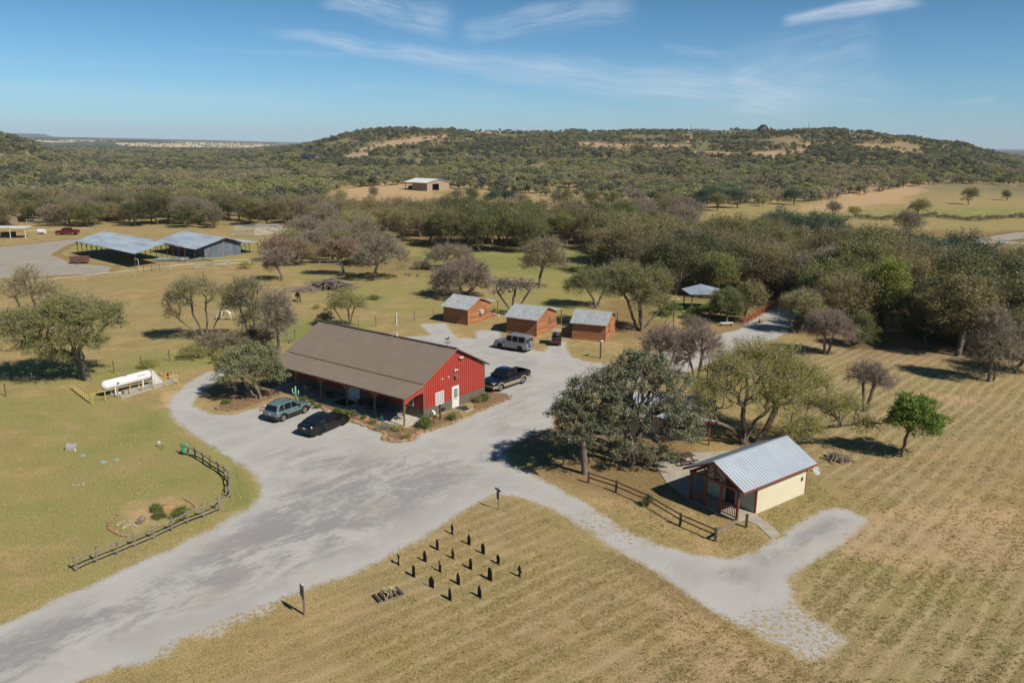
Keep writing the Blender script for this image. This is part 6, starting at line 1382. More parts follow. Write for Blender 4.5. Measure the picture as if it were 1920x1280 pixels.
m = MB(); m.tube([(0, 0, 0), (0, 0, .25)], .05, 8); o = m.build('pipe_stub', WHITE); o.location = G(141, 846); tag(o, 'short white pipe stub beside the concrete box', 'pipe')
m = MB(); m.tube([(0, 0, 0), (0, 0, .35)], .02, 6, 1); m.box(-.09, .09, -.06, .06, .33, .5, 0); o = m.build('sprinkler', [WHITE, GREENP]); o.location = G(299, 838); tag(o, 'small white topped stake on the lawn left of the log fence', 'stake')
m = MB(); m.tube([(0, 0, 0), (0, 0, .3)], .02, 6); m.bar((-.25, 0, .28), (.25, 0, .3), .04); o = m.build('garden_tap', M('tap_green', (.05, .14, .07), None, 4, .6)); o.location = G(304, 843); tag(o, 'low green tap beside the white topped stake', 'tap')
# stones
SAND = M('sandstone', (.36, .22, .12), (.28, .155, .085), 2.5, .95, c3=(.42, .31, .20), s3=5, rnd=.25); PALE = M('pale_stone', (.55, .50, .42), (.46, .41, .33), 2.5, .95)
def stones(pts, label, mat, rmin, rmax, n, seed, cat='stones', flat=.6, group=None, jit=.12, name='stone_edging'):
    rg = random.Random(seed); m = MB(); P = [G(*p) for p in pts]; L = [(P[i + 1] - P[i]).length for i in range(len(P) - 1)]; T = sum(L)
    for k in range(n):
        s = T * (k + .5) / n; i = 0
        while i < len(L) - 1 and s > L[i]: s -= L[i]; i += 1
        p = P[i] + (P[i + 1] - P[i]) * (s / L[i]); m.rock((p.x + rg.gauss(0, jit), p.y + rg.gauss(0, jit), .04), rg.uniform(rmin, rmax), rg, sq=flat)
    return tag(m.build(name, mat), label, cat, group)
c9 = lambda a, b: (a / 9.143 + 190, b / 9.143 + 900)
stones([c9(270, 590), c9(160, 690), c9(110, 800), c9(190, 870), c9(260, 910), c9(370, 955), c9(490, 970)], 'arc of rough stones at the left of the small lawn bed', SAND, .07, .16, 24, 1, jit=.05)
stones([c9(1390, 310), c9(1480, 350), c9(1570, 400), c9(1630, 480), c9(1640, 540)], 'arc of rough stones at the right of the small lawn bed', SAND, .08, .16, 18, 2, jit=.05)
stones([c9(290, 800), c9(270, 770), c9(350, 720), c9(440, 700), c9(500, 710)], 'curved line of small white pebbles, upper one in the lawn bed', PALE, .04, .08, 22, 3, jit=.03)
stones([c9(370, 850), c9(390, 810), c9(480, 770), c9(550, 765), c9(590, 800)], 'curved line of small white pebbles, lower one in the lawn bed', PALE, .05, .08, 20, 4, jit=.03)
m = MB(); rg = random.Random(9); m.T = Matrix.Translation(G(*c9(1150, 490))); m.prism([(-.55, -.1, 0), (.5, -.15, 0), (.55, .1, .22), (.1, .16, .26), (-.5, .12, .2)], (0, -.15, 0), (0, .12, 0)); m.T = Matrix.Translation(G(*c9(1180, 555))); m.prism([(-.4, 0, 0), (.42, 0, 0), (.4, .1, .2), (-.38, .1, .22)], (0, -.12, 0), (0, .1, 0)); tag(m.build('stacked_slabs', M('tan_slab', (.44, .27, .13), (.38, .22, .11), 3, .9)), 'two flat orange stone slabs lying between the green plants of the lawn bed', 'slabs')
stones([(142, 909), (148, 911), (155, 907)], 'tiny cluster of pale stones alone on the lawn', PALE, .05, .11, 7, 5, jit=.12)
for px, py, s, v, l in ((294, 957, .62, 0, 'left spiky green plant of the lawn bed'), (339, 966, .68, 1, 'right spiky green plant of the lawn bed beside the log fence'), (301, 971, .5, 1, 'lower left spiky green plant of the lawn bed')): shrub('green', px, py, s, l, v, 'plants in the lawn bed', .8)
m = MB(); m.tube([(-.0, -.3, .2), (0, .3, .2)], .2, 12); o = m.build('log_stump', GREYW); o.location = G(265, 979); tag(o, 'short round log lying in the lawn bed', 'log')
stones([(488, 768), (560, 742)], 'rough sandstone edging behind the teal wagon', SAND, .15, .28, 16, 6, jit=.2)
stones([(405, 765), (430, 770), (478, 757), (500, 745), (535, 735)], 'line of rough stones edging the bed under the dark oak', SAND, .14, .26, 32, 7, jit=.15)
stones([(652, 786), (680, 796), (705, 805), (722, 812), (720, 822), (742, 829), (768, 826), (790, 808)], 'long line of orange sandstone blocks edging the bed before the porch', SAND, .13, .24, 60, 8, jit=.10)
stones([(675, 784), (700, 790), (730, 800), (750, 812)], 'second row of sandstone blocks up in the porch bed', SAND, .12, .30, 20, 9, jit=.25)
stones([(790, 812), (820, 802), (850, 792), (868, 782)], 'stones edging the bed below the gable window', SAND, .08, .17, 20, 10, jit=.12)
stones([(893, 772), (920, 762), (955, 748), (960, 742)], 'stones edging the bed right of the gable door', SAND, .09, .19, 30, 11, jit=.10)
stones([(585, 758), (605, 767), (615, 772)], 'stones beside the front wheel of the teal wagon', SAND, .13, .24, 10, 12, jit=.12)
BED = M('bed_soil', (.25, .155, .085), (.19, .115, .065), 2, .95, bump=.4, bscale=12, c3=(.30, .22, .13), s3=9)
def bed(pts, name='flower_bed'):
    m = MB(); P = [G(*p) for p in pts]; s = sum(P[i].x * P[(i + 1) % len(P)].y - P[(i + 1) % len(P)].x * P[i].y for i in range(len(P)))
    if s < 0: P = P[::-1]
    m.prism([(p.x, p.y, 0) for p in P], (0, 0, -.05), (0, 0, .045)); tag(m.build(name, BED), kind='structure')
bed([(590, 752), (655, 785), (700, 800), (722, 812), (718, 822), (745, 830), (772, 826), (792, 810), (800, 790), (770, 806), (745, 795), (690, 780), (620, 752)])
bed([(793, 808), (868, 782), (862, 772), (845, 772), (812, 785), (798, 790)]); bed([(893, 771), (958, 748), (950, 738), (918, 735), (886, 752)]); bed([(403, 766), (432, 771), (480, 757), (540, 734), (520, 722), (440, 735)])
for a in [('green', 796, 800, .95, 'big rosemary-like bush at the corner of the store gable', 0, None, 1.15), ('green', 847, 787, .55, 'small green bush left of the gable door step', 1), ('green', 872, 766, .38, 'low green plant right of the gable door', 0),
          ('green', 906, 752, .72, 'upright green bush at the right end of the store gable', 0, None, 1.3), ('brush', 893, 754, .5, 'dry brown bush beside the upright green one at the gable end', 0), ('green', 634, 775, .62, 'left one of two round green bushes before the porch', 0),
          ('green', 654, 781, .66, 'right one of two round green bushes before the porch', 1), ('sage', 725, 806, .8, 'silvery grey bush at the point of the stone bed', 0), ('olive', 745, 808, .5, 'yellow-green plant right of the silvery bush', 0), ('olive', 700, 794, .4, 'small yellow tuft on the porch bed stones', 1),
          ('green', 683, 785, .4, 'small dark plant between the porch bed stones', 0), ('green', 568, 754, .55, 'green bush behind the bonnet of the teal wagon', 1), ('green', 584, 758, .5, 'second green bush right of the teal wagon', 0), ('green', 597, 765, .42, 'low green plant at the porch step', 1),
          ('olive', 760, 822, .45, 'dry yellow plant at the tip of the stone bed', 0), ('green', 424, 757, .5, 'low green plant under the dark oak', 0), ('green', 1214, 947, .42, 'leafy sprig on the dark fence before the yellow cabin', 1, None, 1.7), ('brush', 1264, 655, 1.3, 'dense dark leafless bush by the road bend', 1),
          ('green', 1300, 596, 1.9, 'bright green thicket by the creek, left of the bench', 0, 'green thickets along the creek'), ('green', 1255, 590, 2.0, 'bright green thicket by the creek behind the tall lamp post', 1, 'green thickets along the creek'),
          ('green', 1335, 594, 1.9, 'bright green thicket just behind the white bench', 1, 'green thickets along the creek'), ('green', 1380, 590, 1.6, 'bright green thicket left of the bridge rail', 0, 'green thickets along the creek'),
          ('green', 1612, 641, 1.4, 'bright reed clump at the field edge below the woods', 0), ('green', 1640, 640, 1.3, 'second bright reed clump at the field edge', 1), ('green', 1720, 632, 1.4, 'bright undergrowth between trunks of the right-hand woods', 0), ('green', 1850, 634, 1.4, 'bright undergrowth near the tall bare twin tree', 1),
          ('brush', 432, 668, 1.9, 'brown brush in front of the fan-shaped mesquite', 0, 'brush left of the store'), ('brush', 460, 655, 2.3, 'brown brush behind the dark oak', 1, 'brush left of the store'), ('brush', 490, 648, 2.0, 'brown brush at the foot of the tall grey bare tree', 0, 'brush left of the store'),
          ('brush', 408, 650, 1.7, 'brown brush under the fan-shaped mesquite', 1, 'brush left of the store'), ('olive', 370, 672, 1.5, 'olive bush on the pasture edge above the gravel turnaround', 0), ('olive', 275, 690, .9, 'green bush behind the yellow rail', 1),
          ('olive', 440, 680, 1.7, 'yellow-green undergrowth behind the dark oak', 0), ('olive', 595, 578, .6, 'sparse small shrub near the ridge end of the store roof', 1), ('brush', 610, 608, 1.3, 'thin twiggy shrub behind the store roof end', 0),
          ('olive', 460, 503, 1.4, 'green bush by the pasture gates', 0), ('brush', 790, 505, 1.6, 'grey brush under the grey bare tree', 1), ('green', 700, 560, 1.6, 'low green weeds near the log pile', 0, None, .35), ('green', 640, 548, 1.3, 'patch of green weeds below the log pile', 1, None, .35)]:
    shrub(*a)
for k in range(24): shrub('brush', 1612 + k * 13.5, 409 + 3.2 * math.sin(k * .5) + k * .12, 1.5 + .4 * math.sin(k * 2.1), 'one of the brown bushes in the hedge line across the far pasture', k, 'brown bushes in the hedge line across the far pasture', .75)
# cactus figures, boxes, posts at the porch
def cactus(px, py, label, mt, s=1.0, rz=0):
    t = MB(); t.tube([(0, 0, 0), (0, 0, 1.25 * s), (0, 0, 1.32 * s)], [.07 * s, .075 * s, .03 * s], 9)
    for q, z0, z1 in ((-1, .75, 1.15), (1, .5, .95)): t.tube([(0, 0, z0 * s), (q * .2 * s, 0, z0 * s), (q * .24 * s, 0, (z0 + .08) * s), (q * .24 * s, 0, z1 * s)], .045 * s, 8)
    o = t.build('cactus_figure', mt, smooth=True); o.location = G(px, py); o.rotation_euler.z = rz; tag(o, label, 'cactus')
cactus(555, 752, 'pale green painted metal cactus behind the teal wagon', M('mint_paint', (.28, .52, .36), None, 4, .6), 1.15, .3)
cactus(716, 793, 'teal blue metal cactus in the porch bed', M('teal_paint_dark', (.04, .17, .17), None, 4, .5), .55, .2)
mbx = thing('mailbox', 'black mailbox on a dark post before the gable window', 'mailbox', G(825.5, 787), BRZ)
m = MB(); m.box(-.06, .06, -.06, .06, 0, 1.5); m.build('post', DARKW, mbx); m = MB(); m.box(.0, .55, -.05, .05, .78, .86); m.build('arm', DARKW, mbx); m = MB(); m.prism([(.1 + .0, -.11, .87), (.1, .11, .87), (.1, .11, 1.0), (.1, .06, 1.07), (.1, -.06, 1.07), (.1, -.11, 1.0)], (0, 0, 0), (.48, 0, 0)); m.build('box', BLACK, mbx)
mb2 = thing('mailbox', 'white box on a short reddish post left of the black mailbox', 'mailbox', G(813.5, 792), BRZ)
m = MB(); m.box(-.05, .05, -.05, .05, 0, .8); m.build('post', REDW, mb2); m = MB(); m.prism([(-.14, -.12, .8), (.14, -.12, .8), (.14, -.12, 1.0), (0, -.12, 1.12), (-.14, -.12, 1.02)], (0, 0, 0), (0, .22, .1)); m.build('box', WHITE, mb2)
# signs
SGB = M('sign_black', (.018, .018, .022), None, 3, .5); SGW = M('sign_grey', (.34, .34, .36), None, 6, .6); POSTW = M('sign_post', (.22, .17, .13), (.14, .10, .08), 5, .85, stretch=(1, 1, .3))
s1 = thing('roadside_sign', 'black rectangular sign on a wooden post beside the lower drive', 'sign', G(570, 1151.7), R(-60))
m = MB(); m.box(-.05, .05, -.03, .07, 0, 1.72); m.build('post', POSTW, s1)
m = MB(); m.box(-.30, .30, -.07, -.04, 1.05, 1.72, 0)
m.box(-.24, .24, -.078, -.07, 1.60, 1.66, 1); rg = random.Random(4)
for r_ in range(3):
    x = -.22
    while x < .2: w_ = rg.uniform(.03, .08); m.box(x, x + w_, -.078, -.07, 1.50 - .055 * r_, 1.525 - .055 * r_, 1); x += w_ + .025
m.add([(-.04, -.079, 1.12), (.16, -.079, 1.12), (.06, -.079, 1.30)], [(0, 1, 2)], 2)
m.build('sign_board', [SGB, SGW, M('sign_pale', (.50, .50, .56), None, 4, .6)], s1)
m = MB(); m.lathe([(0, 0), (.05, .0), (.06, .06), (0, .12)], (.0, .02, 1.72), 10); m.build('post_cap', GALV, s1)
s2_ = thing('street_sign', 'black T-shaped name sign on a thin post at the drive junction', 'sign', G(934, 955), R(-54))
m = MB(); m.tube([(0, 0, 0), (0, 0, 1.66)], .028, 8); m.build('post', RUST, s2_)
m = MB(); m.box(-.33, .33, -.045, -.02, 1.42, 1.56, 0)
for k in range(9): m.box(-.29 + k * .066, -.29 + k * .066 + (.04 if k % 3 else .03), -.05, -.045, 1.465, 1.515, 1)
m.build('name_board', [SGB, SGW], s2_)
m = MB(); m.box(-.13, .13, -.045, -.02, .82, 1.38, 0)
for r_ in range(5):
    for k in range(3): m.box(-.10 + k * .07, -.10 + k * .07 + .05, -.05, -.045, 1.28 - r_ * .075, 1.31 - r_ * .075, 1)
m.box(-.03, .07, -.05, -.045, .88, .96, 2); m.build('arrow_board', [SGB, SGW, MATS['sign_pale']], s2_)
s3 = thing('lamp_sign', 'dark post with a small lit box in front of the rightmost log cabin', 'post', G(1125.5, 672), R(10))
m = MB(); m.box(-.07, .07, -.07, .07, 0, 2.05); m.build('post', DARKW, s3); m = MB(); m.box(-.35, .12, -.08, .08, 1.95, 2.1); m.build('arm', GREYW, s3); m = MB(); m.box(.0, .28, -.12, .1, 2.05, 2.2); m.build('lamp_box', WHITE, s3)
m = MB(); m.bar((0, 0, .05), (.5, .12, .12), .12, .05); o = m.build('fallen_board', DARKW); o.location = G(1098, 666); tag(o, 'small dark board lying on the grass left of the lamp post', 'board')
for px, py, h, l in ((1262, 617, 4.2, 'tall thin lamp post with two heads by the creek'), (1197, 607, 2.4, 'short rusty post beside the many-trunked green tree')):
    t = thing('lamp_post', l, 'lamp post', at(px, py)); m = MB(); m.tube([(0, 0, 0), (0, 0, h)], .05, 7); m.build('post', RUST, t)
    if h > 3:
        for s in (-1, 1): m = MB(); m.bar((0, 0, h - .1), (s * .4, 0, h), .04); m.lathe([(.0, .1), (.16, .02), (.14, -.05), (0, -.05)], (s * .45, 0, h), 10); m.build('lamp_head', WHITE, t)
# spooky black cut-out headstones
T = lambda *p: list(p)
SHP = {
 'round': [(-.2, 0), (.2, 0), (.2, .5), (.16, .62), (.08, .69), (0, .71), (-.08, .69), (-.16, .62), (-.2, .5)],
 'point': [(-.19, 0), (.19, 0), (.18, .5), (.1, .64), (0, .76), (-.1, .64), (-.18, .5)],
 'shoulder': [(-.21, 0), (.21, 0), (.21, .5), (.15, .5), (.13, .62), (.05, .72), (-.05, .72), (-.13, .62), (-.15, .5), (-.21, .5)],
 'shoulderpoint': [(-.22, 0), (.22, 0), (.2, .52), (.13, .54), (.1, .64), (0, .78), (-.1, .64), (-.13, .54), (-.2, .52)],
 'keyhole': [(-.19, 0), (.19, 0), (.19, .08), (.10, .16), (.10, .28), (.17, .36), (.18, .52), (.12, .64), (0, .7), (-.12, .64), (-.18, .52), (-.17, .36), (-.10, .28), (-.10, .16), (-.19, .08)],
 'keylow': [(-.2, 0), (.2, 0), (.2, .1), (.12, .18), (.2, .3), (.22, .42), (.16, .55), (.05, .62), (-.05, .62), (-.16, .55), (-.22, .42), (-.2, .3), (-.12, .18), (-.2, .1)],
 'cross': [(-.2, 0), (.2, 0), (.2, .07), (.08, .12), (.07, .33), (.2, .33), (.2, .5), (.07, .5), (.1, .6), (.05, .74), (-.05, .74), (-.1, .6), (-.07, .5), (-.2, .5), (-.2, .33), (-.07, .33), (-.08, .12), (-.2, .07)],
 'prongs': [(-.17, 0), (.17, 0), (.16, .35), (.2, .66), (.1, .72), (.02, .36), (-.08, .56), (-.16, .5), (-.14, .3)],
 'wavy': [(-.22, 0), (.22, 0), (.2, .1), (.1, .2), (.1, .4), (.22, .52), (.2, .66), (.05, .6), (-.08, .68), (-.2, .64), (-.2, .5), (-.1, .38), (-.12, .2), (-.22, .1)],
 'slant': [(-.2, 0), (.2, 0), (.2, .66), (-.2, .76)],
 'hour': [(-.22, 0), (.22, 0), (.18, .1), (.1, .16), (.18, .3), (.16, .45), (.1, .5), (0, .76), (-.1, .5), (-.16, .45), (-.18, .3), (-.1, .16), (-.18, .1)],
 'big': [(-.25, 0), (.25, 0), (.25, .55), (.2, .7), (.08, .78), (-.08, .78), (-.2, .7), (-.25, .55)],
}
GRV = M('painted_black_board', (.014, .013, .012), (.022, .02, .018), 6, .7)
gv = lambda a, b: G(a / 6.4 + 690, b / 6.4 + 970)
for a, b, sh_, rz_, l in ((1010, 195, 'keyhole', 0, 'narrow-necked black headstone, farthest of all, nearest the junction sign'), (1212, 320, 'point', 3, 'pointed black headstone in the back row right of the narrow-necked one'), (832, 378, 'round', -3, 'rounded black headstone left in the second row'),
                        (1380, 430, 'round', 4, 'rounded black headstone at the right of the second row'), (367, 560, 'wavy', -8, 'wavy bone-shaped black headstone at the far left beside the gravel edge'), (683, 522, 'shoulder', 5, 'shouldered black headstone right of the wavy one'),
                        (1018, 487, 'hour', 2, 'hourglass-shaped black headstone with a sharp tip in the middle'), (1562, 552, 'keylow', 0, 'squat round-headed black headstone at the right, before the cross'), (865, 645, 'prongs', 0, 'broken two-pronged black headstone'),
                        (1232, 612, 'round', -2, 'slim rounded black headstone at the centre right'), (1818, 706, 'cross', 0, 'black cross-shaped headstone, rightmost of all'), (548, 702, 'slant', 0, 'flat slant-topped black headstone left of the two-pronged one'),
                        (1463, 742, 'big', 0, 'widest rounded black headstone'), (762, 836, 'point', 26, 'pointed black headstone turned so that it casts a wide shadow'), (1083, 793, 'shoulder', 0, 'round-topped shouldered black headstone below the centre'),
                        (983, 980, 'shoulder', -4, 'shouldered black headstone nearest the camera'), (1338, 948, 'shoulderpoint', 0, 'peaked shouldered black headstone in the nearest row on the right')):
    m = MB(); s = SHP[sh_]; m.prism([(x, 0, z - .03) for x, z in s], (0, -.02, 0), (0, .02, 0)); o = m.build('headstone', GRV); o.location = gv(a, b); o.rotation_euler.z = R(119 + rz_); tag(o, l, 'headstone', 'black cut-out headstones on the grass')
# pallet-like grave with bones
pg = thing('wooden_rack', 'low rack of dark planks and pale bones lying on the grass left of the headstones', 'rack', gv(250, 935) , R(34))
m = MB()
for k in range(5): m.bar((-.72 + k * .33, -.42, .09), (-.72 + k * .33, .42, .09), .15, .10, up=(0, 0, 1))
m.build('plank', M('plank_dark', (.06, .035, .03), (.09, .06, .05), 6, .8), pg)
m = MB(); m.bar((-.85, -.46, .05), (.72, -.46, .05), .05, .07); m.bar((-.85, .46, .05), (.72, .46, .05), .05, .07); m.bar((.74, -.5, .06), (.74, .5, .06), .05, .09); m.build('frame_board', GREYW, pg)
BONE = M('bone', (.55, .47, .24), (.45, .40, .25), 5, .7); rg = random.Random(2)
for k in range(11):
    m = MB(); x, y, a = rg.uniform(-.4, .45), rg.uniform(-.3, .4), rg.uniform(0, 3.1); L = rg.uniform(.12, .26)
    p, q = Vector((x - math.cos(a) * L, y - math.sin(a) * L, .17)), Vector((x + math.cos(a) * L, y + math.sin(a) * L, .21)); m.tube([p, p + (q - p) * .12, (p + q) / 2, p + (q - p) * .88, q], [.045, .022, .02, .022, .045], 7); m.build('bone', BONE, pg)
# pasture fences and gates
pf = [at(x, y) for x, y in ((-180, 560), (-60, 552), (15, 546), (160, 529), (252, 519), (320, 510), (366, 506))]
t = rail_fence('pipe_fence', 'long silver pipe fence between the pasture and the gravel yard', 'fence', pf, 1.25, (1.22,), .045, PIPE, 9, .05)
pf = [at(x, y) for x, y in ((402, 501), (470, 497), (530, 498), (600, 500), (640, 499))]
rail_fence('pipe_fence', 'silver pipe fence continuing right of the pasture gates', 'fence', pf, 1.25, (1.22, .6), .04, PIPE, 7, .05)
def gate(p, q, label, mat, h=1.35, n=5):
    a, b = at(*p), at(*q); t = thing('farm_gate', label, 'gate', a, math.atan2((b - a).y, (b - a).x), 'metal farm gates'); L = (b - a).length
    m = MB()
    for k in range(n): m.tube([(0, 0, .2 + (h - .25) * k / (n - 1)), (L, 0, .2 + (h - .25) * k / (n - 1))], .03, 6)
    m.build('rail', mat, t); m = MB(); m.bar((.03, 0, .15), (.03, 0, h), .06); m.bar((L - .03, 0, .15), (L - .03, 0, h), .06); m.bar((L / 2, 0, .15), (L / 2, 0, h), .05); m.build('frame', mat, t)
gate((366, 505), (383, 504), 'left silver farm gate in the pasture fence', PIPE); gate((419, 502), (434, 500), 'right silver farm gate in the pasture fence', PIPE)
gate((384, 504), (400, 502), 'light panel between the two pasture gates', PIPE, 1.2, 2)
gate((745, 505), (762, 508), 'leaning pale green gate left of the meadow opening', GREENP); gate((793, 493), (805, 491), 'pale green gate in the meadow opening', GREENP); gate((1047, 463), (1064, 461), 'small pale green gate under the creek trees', GREENP)
rail_fence('rusty_fence', 'rusty pipe panel behind the silver fence', 'fence', [at(270, 510), at(285, 509), at(300, 508)], 1.2, (1.15, .6), .04, RUST, 3, .05)
cp_ = [at(x, y) for x, y in ((436, 443), (478, 444), (520, 441), (548, 440))]
rail_fence('corral', 'grey corral panels of many rails behind the metal shed, near side', 'corral', cp_, 1.7, (.4, .75, 1.1, 1.4, 1.65), .06, PIPE, 4, .07)
rail_fence('corral', 'grey corral panels behind the metal shed, far side', 'corral', [at(x, y) for x, y in ((440, 434), (480, 433), (530, 431))], 1.7, (.4, .75, 1.1, 1.4, 1.65), .06, PIPE, 5, .07)
rail_fence('pipe_fence', 'silver pipe fence in front of the red pickup at the far left', 'fence', [at(x, y) for x, y in ((0, 446), (70, 441), (170, 437))], 1.4, (1.35,), .05, PIPE, 8, .06)
rail_fence('pipe_fence', 'silver pipe fence before the tree row at the far left', 'fence', [at(x, y) for x, y in ((50, 420), (125, 419))], 1.4, (1.35, .7), .06, PIPE, 8, .07)
TP = M('steel_stake', (.10, .085, .07), None, 4, .8); WIRE = M('fence_wire', (.22, .21, .20), None, 4, .6)
def wirefence(label, pts):
    t = thing('wire_fence', label, 'fence', at(*pts[0])); o0 = t.location; P = [at(*p) - o0 for p in pts]
    for p in P: m = MB(); m.bar(p, p + Vector((0, 0, 1.35)), .07, .07); m.build('post', TP, t)
    m = MB()
    for z in (.4, .75, 1.1):
        for a, b in zip(P[:-1], P[1:]): m.bar(a + Vector((0, 0, z)), b + Vector((0, 0, z)), .008)
    m.build('wire', WIRE, t)
wirefence('wire fence on thin posts behind the store and the log cabins', [(672, 617), (705, 612), (742, 606), (777, 601), (813, 594), (850, 580)])
wirefence('wire fence on thin posts along the pasture behind the gas tank', [(11, 743), (81, 708), (150, 712), (214, 699), (265, 690), (318, 677), (380, 662), (440, 645), (553, 637)])
wirefence('wire fence below the creek trees right of the log cabins', [(1240, 601), (1262, 603), (1300, 606), (1332, 603)])
# bridge rail, bench and small things by the creek
ORR = M('orange_red_steel', (.42, .10, .05), (.34, .08, .045), 4, .6)
bp = [at(x, y) for x, y in ((1394, 608), (1410, 600), (1432, 587), (1458, 572), (1464, 569))]
rail_fence('bridge_railing', 'orange-red steel railing along the left side of the creek bridge', 'railing', bp, 1.1, (1.05, .75, .4), .05, ORR, 2.0, .06, round_=False)
rail_fence('bridge_railing', 'short orange-red railing at the far end of the bridge behind the leaning tree', 'railing', [at(1470, 568), at(1492, 570)], 1.1, (1.05, .6), .05, ORR, 2.2, .06, round_=False)
rail_fence('creek_fence', 'thin rust-coloured fence panel left of the bridge railing', 'fence', [at(1378, 606), at(1394, 608)], 1.0, (.95, .5), .025, RUST, 1.3, .03)
bn = thing('bench', 'small white bench under the little tree by the creek', 'bench', at(1362, 611), R(5))
m = MB(); m.box(-.9, .9, -.22, .22, .42, .5); m.build('seat', WHITE, bn)
for x in (-.7, .7): m = MB(); m.box(x - .06, x + .06, -.2, .2, 0, .42); m.build('leg', GREYW, bn)
m = MB(); m.prism([(1, 0, 0), (1.6, 0, 0), (1.6, 0, .5), (1, 0, .5)], (0, 0, 0), (0, .8, 0)); o = m.build('bridge_abutment', CONC); o.location = at(1412, 606); tag(o, 'concrete block at the near end of the bridge railing', 'block')
# barbecue and brush pile near the yellow cabin
gl = thing('charcoal_grill', 'black charcoal grill on a post under the wide mesquite', 'grill', G(1388, 836), R(20))
m = MB(); m.tube([(0, 0, 0), (0, 0, .75)], .04, 8); m.build('post', BLACK, gl); m = MB(); m.lathe([(0, .0), (.25, .02), (.3, .2), (.3, .24), (0, .22)], (0, 0, .75), 12); m.box(-.3, .3, .1, .14, .95, 1.15); m.build('fire_bowl', BLACK, gl)
def sticks(px, py, n, L, rad, spread, hgt, mt, label, name, seed, cat):
    rg = random.Random(seed); m = MB(); p = at(px, py)
    for k in range(n):
        c = Vector((rg.gauss(0, spread), rg.gauss(0, spread * .7), 0)); h = hgt * max(0, 1 - c.length / (spread * 2.4)) * rg.random() + .05
        a = rg.uniform(0, 3.14); d = Vector((math.cos(a), math.sin(a), rg.uniform(-.25, .25))) * L * rg.uniform(.4, 1)
        c.z = h; r_ = rad * rg.uniform(.5, 1.2); mid = c + Vector((rg.uniform(-.1, .1), rg.uniform(-.1, .1), .05)) * L
        m.tube([p + c - d / 2, p + mid, p + c + d / 2], [r_, r_ * .9, r_ * .6], 5, k % len(mt))
    tag(m.build(name, mt), label, cat)
sticks(1571, 861, 130, 1.3, .035, .42, .5, [BARK, TWIG], 'small heap of dark cut branches on the grass behind the yellow cabin', 'brush_pile', 1, 'brush pile')
sticks(616, 540, 90, 5.0, .13, 1.7, 1.7, [BARK_GREY, GREYW, BARK], 'big pile of grey logs and branches in the pasture', 'log_pile', 2, 'log pile')
sticks(572, 545, 260, 2.0, .03, 1.6, .8, [TWIG_P], 'low heap of thin twigs at the left side of the big log pile', 'twig_heap', 3, 'brush pile')
sticks(628, 554, 7, 3.6, .10, .9, .3, [GREYW], 'a few loose logs below the big log pile', 'loose_logs', 4, 'logs')
sticks(455, 570, 12, 3.6, .10, .8, 1.3, [WHITE, GREYW], 'bleached fallen branches behind the fan-shaped mesquite', 'fallen_branches', 5, 'branches')
sticks(430, 655, 10, 3.0, .07, .8, .9, [GREYW], 'pale dead branches in the brush left of the store', 'fallen_branches', 6, 'branches')
sticks(548, 640, 5, 2.6, .08, .6, .2, [GREYW], 'pale sticks on the ground behind the left end of the store', 'fallen_branches', 7, 'branches')
sticks(560, 432, 60, 7, .12, 3, 3.0, [BARK_GREY, BARK], 'brush and dead limbs piled behind the corral', 'brush_pile', 8, 'brush pile')
m = MB(); m.box(-1.6, 1.6, -.8, .8, .35, 1.5); m.lathe([(.0, 0), (.3, 0), (.3, .2), (0, .2)], (0, -.9, .1), 10); o = m.build('rusty_bin', M('rust_panel', (.20, .09, .06), (.12, .06, .05), 3, .9)); o.location = at(150, 494); tag(o, 'rusty brown metal bin standing before the open shed', 'bin')
m = MB(); m.tube([(0, 0, 0), (0, 0, 2.2), (-.2, 0, 2.35), (-.7, 0, 2.35)], .08, 7); o = m.build('bent_pipe', PIPE); o.location = at(261, 508); tag(o, 'tall bent white pipe at the pasture fence by the open shed', 'pipe')
rg = random.Random(8); m = MB()
for k in range(9): m.T = Matrix.Translation(at(350, 488) + Vector((rg.uniform(-5, 5), rg.uniform(-1.5, 1.5), .1 + .05 * k))) @ Matrix.Rotation(rg.uniform(-.4, .4), 4, 'Z') @ Matrix.Rotation(rg.uniform(-.12, .12), 4, 'X'); m.box(-1.8, 1.8, -.5, .5, 0, .03)
m.T = Matrix.Identity(4); tag(m.build('scrap_sheets', GALV_OLD), 'loose sheets of roofing lying in front of the blue-grey shed', 'scrap metal')
m = MB()
for k in range(6): m.T = Matrix.Translation(at(480, 472) + Vector((rg.uniform(-4, 4), rg.uniform(-4, 4), .1))) @ Matrix.Rotation(rg.uniform(0, 3), 4, 'Z'); m.box(-1.5, 1.5, -.5, .5, 0, .04)
m.T = Matrix.Identity(4); tag(m.build('scrap_sheets', GALV_OLD), 'scattered sheets of roofing right of the blue-grey shed', 'scrap metal')
m = MB(); rg = random.Random(1)
for k in range(50): m.rock((rg.gauss(0, 3.2), rg.gauss(0, .9), .1), rg.uniform(.15, .4), rg)
o = m.build('rubble', SAND); o.location = at(727, 516); tag(o, 'scattered orange rubble at the foot of the grey bare trees', 'rubble')
m = MB(); m.tube([(-.9, 0, .75), (.9, 0, .75)], .6, 14); m.bar((-.6, 0, 0), (-.6, 0, .3), .5, .2); m.bar((.6, 0, 0), (.6, 0, .3), .5, .2); o = m.build('small_tank', WHITE); o.location = at(79, 439); tag(o, 'small white tank left of the red pickup', 'tank')
m = MB(); m.tube([(0, 0, 0), (0, 0, .8)], .05, 6); o = m.build('short_post', WHITE); o.location = at(60, 712); tag(o, 'short white marker in the shade of the big spreading tree', 'marker')
rg = random.Random(12); m = MB()
m.box(-.75, .75, -.45, .45, .68, .72); m.box(-.8, .8, -.85, -.6, .4, .45); m.box(-.8, .8, .6, .85, .4, .45)
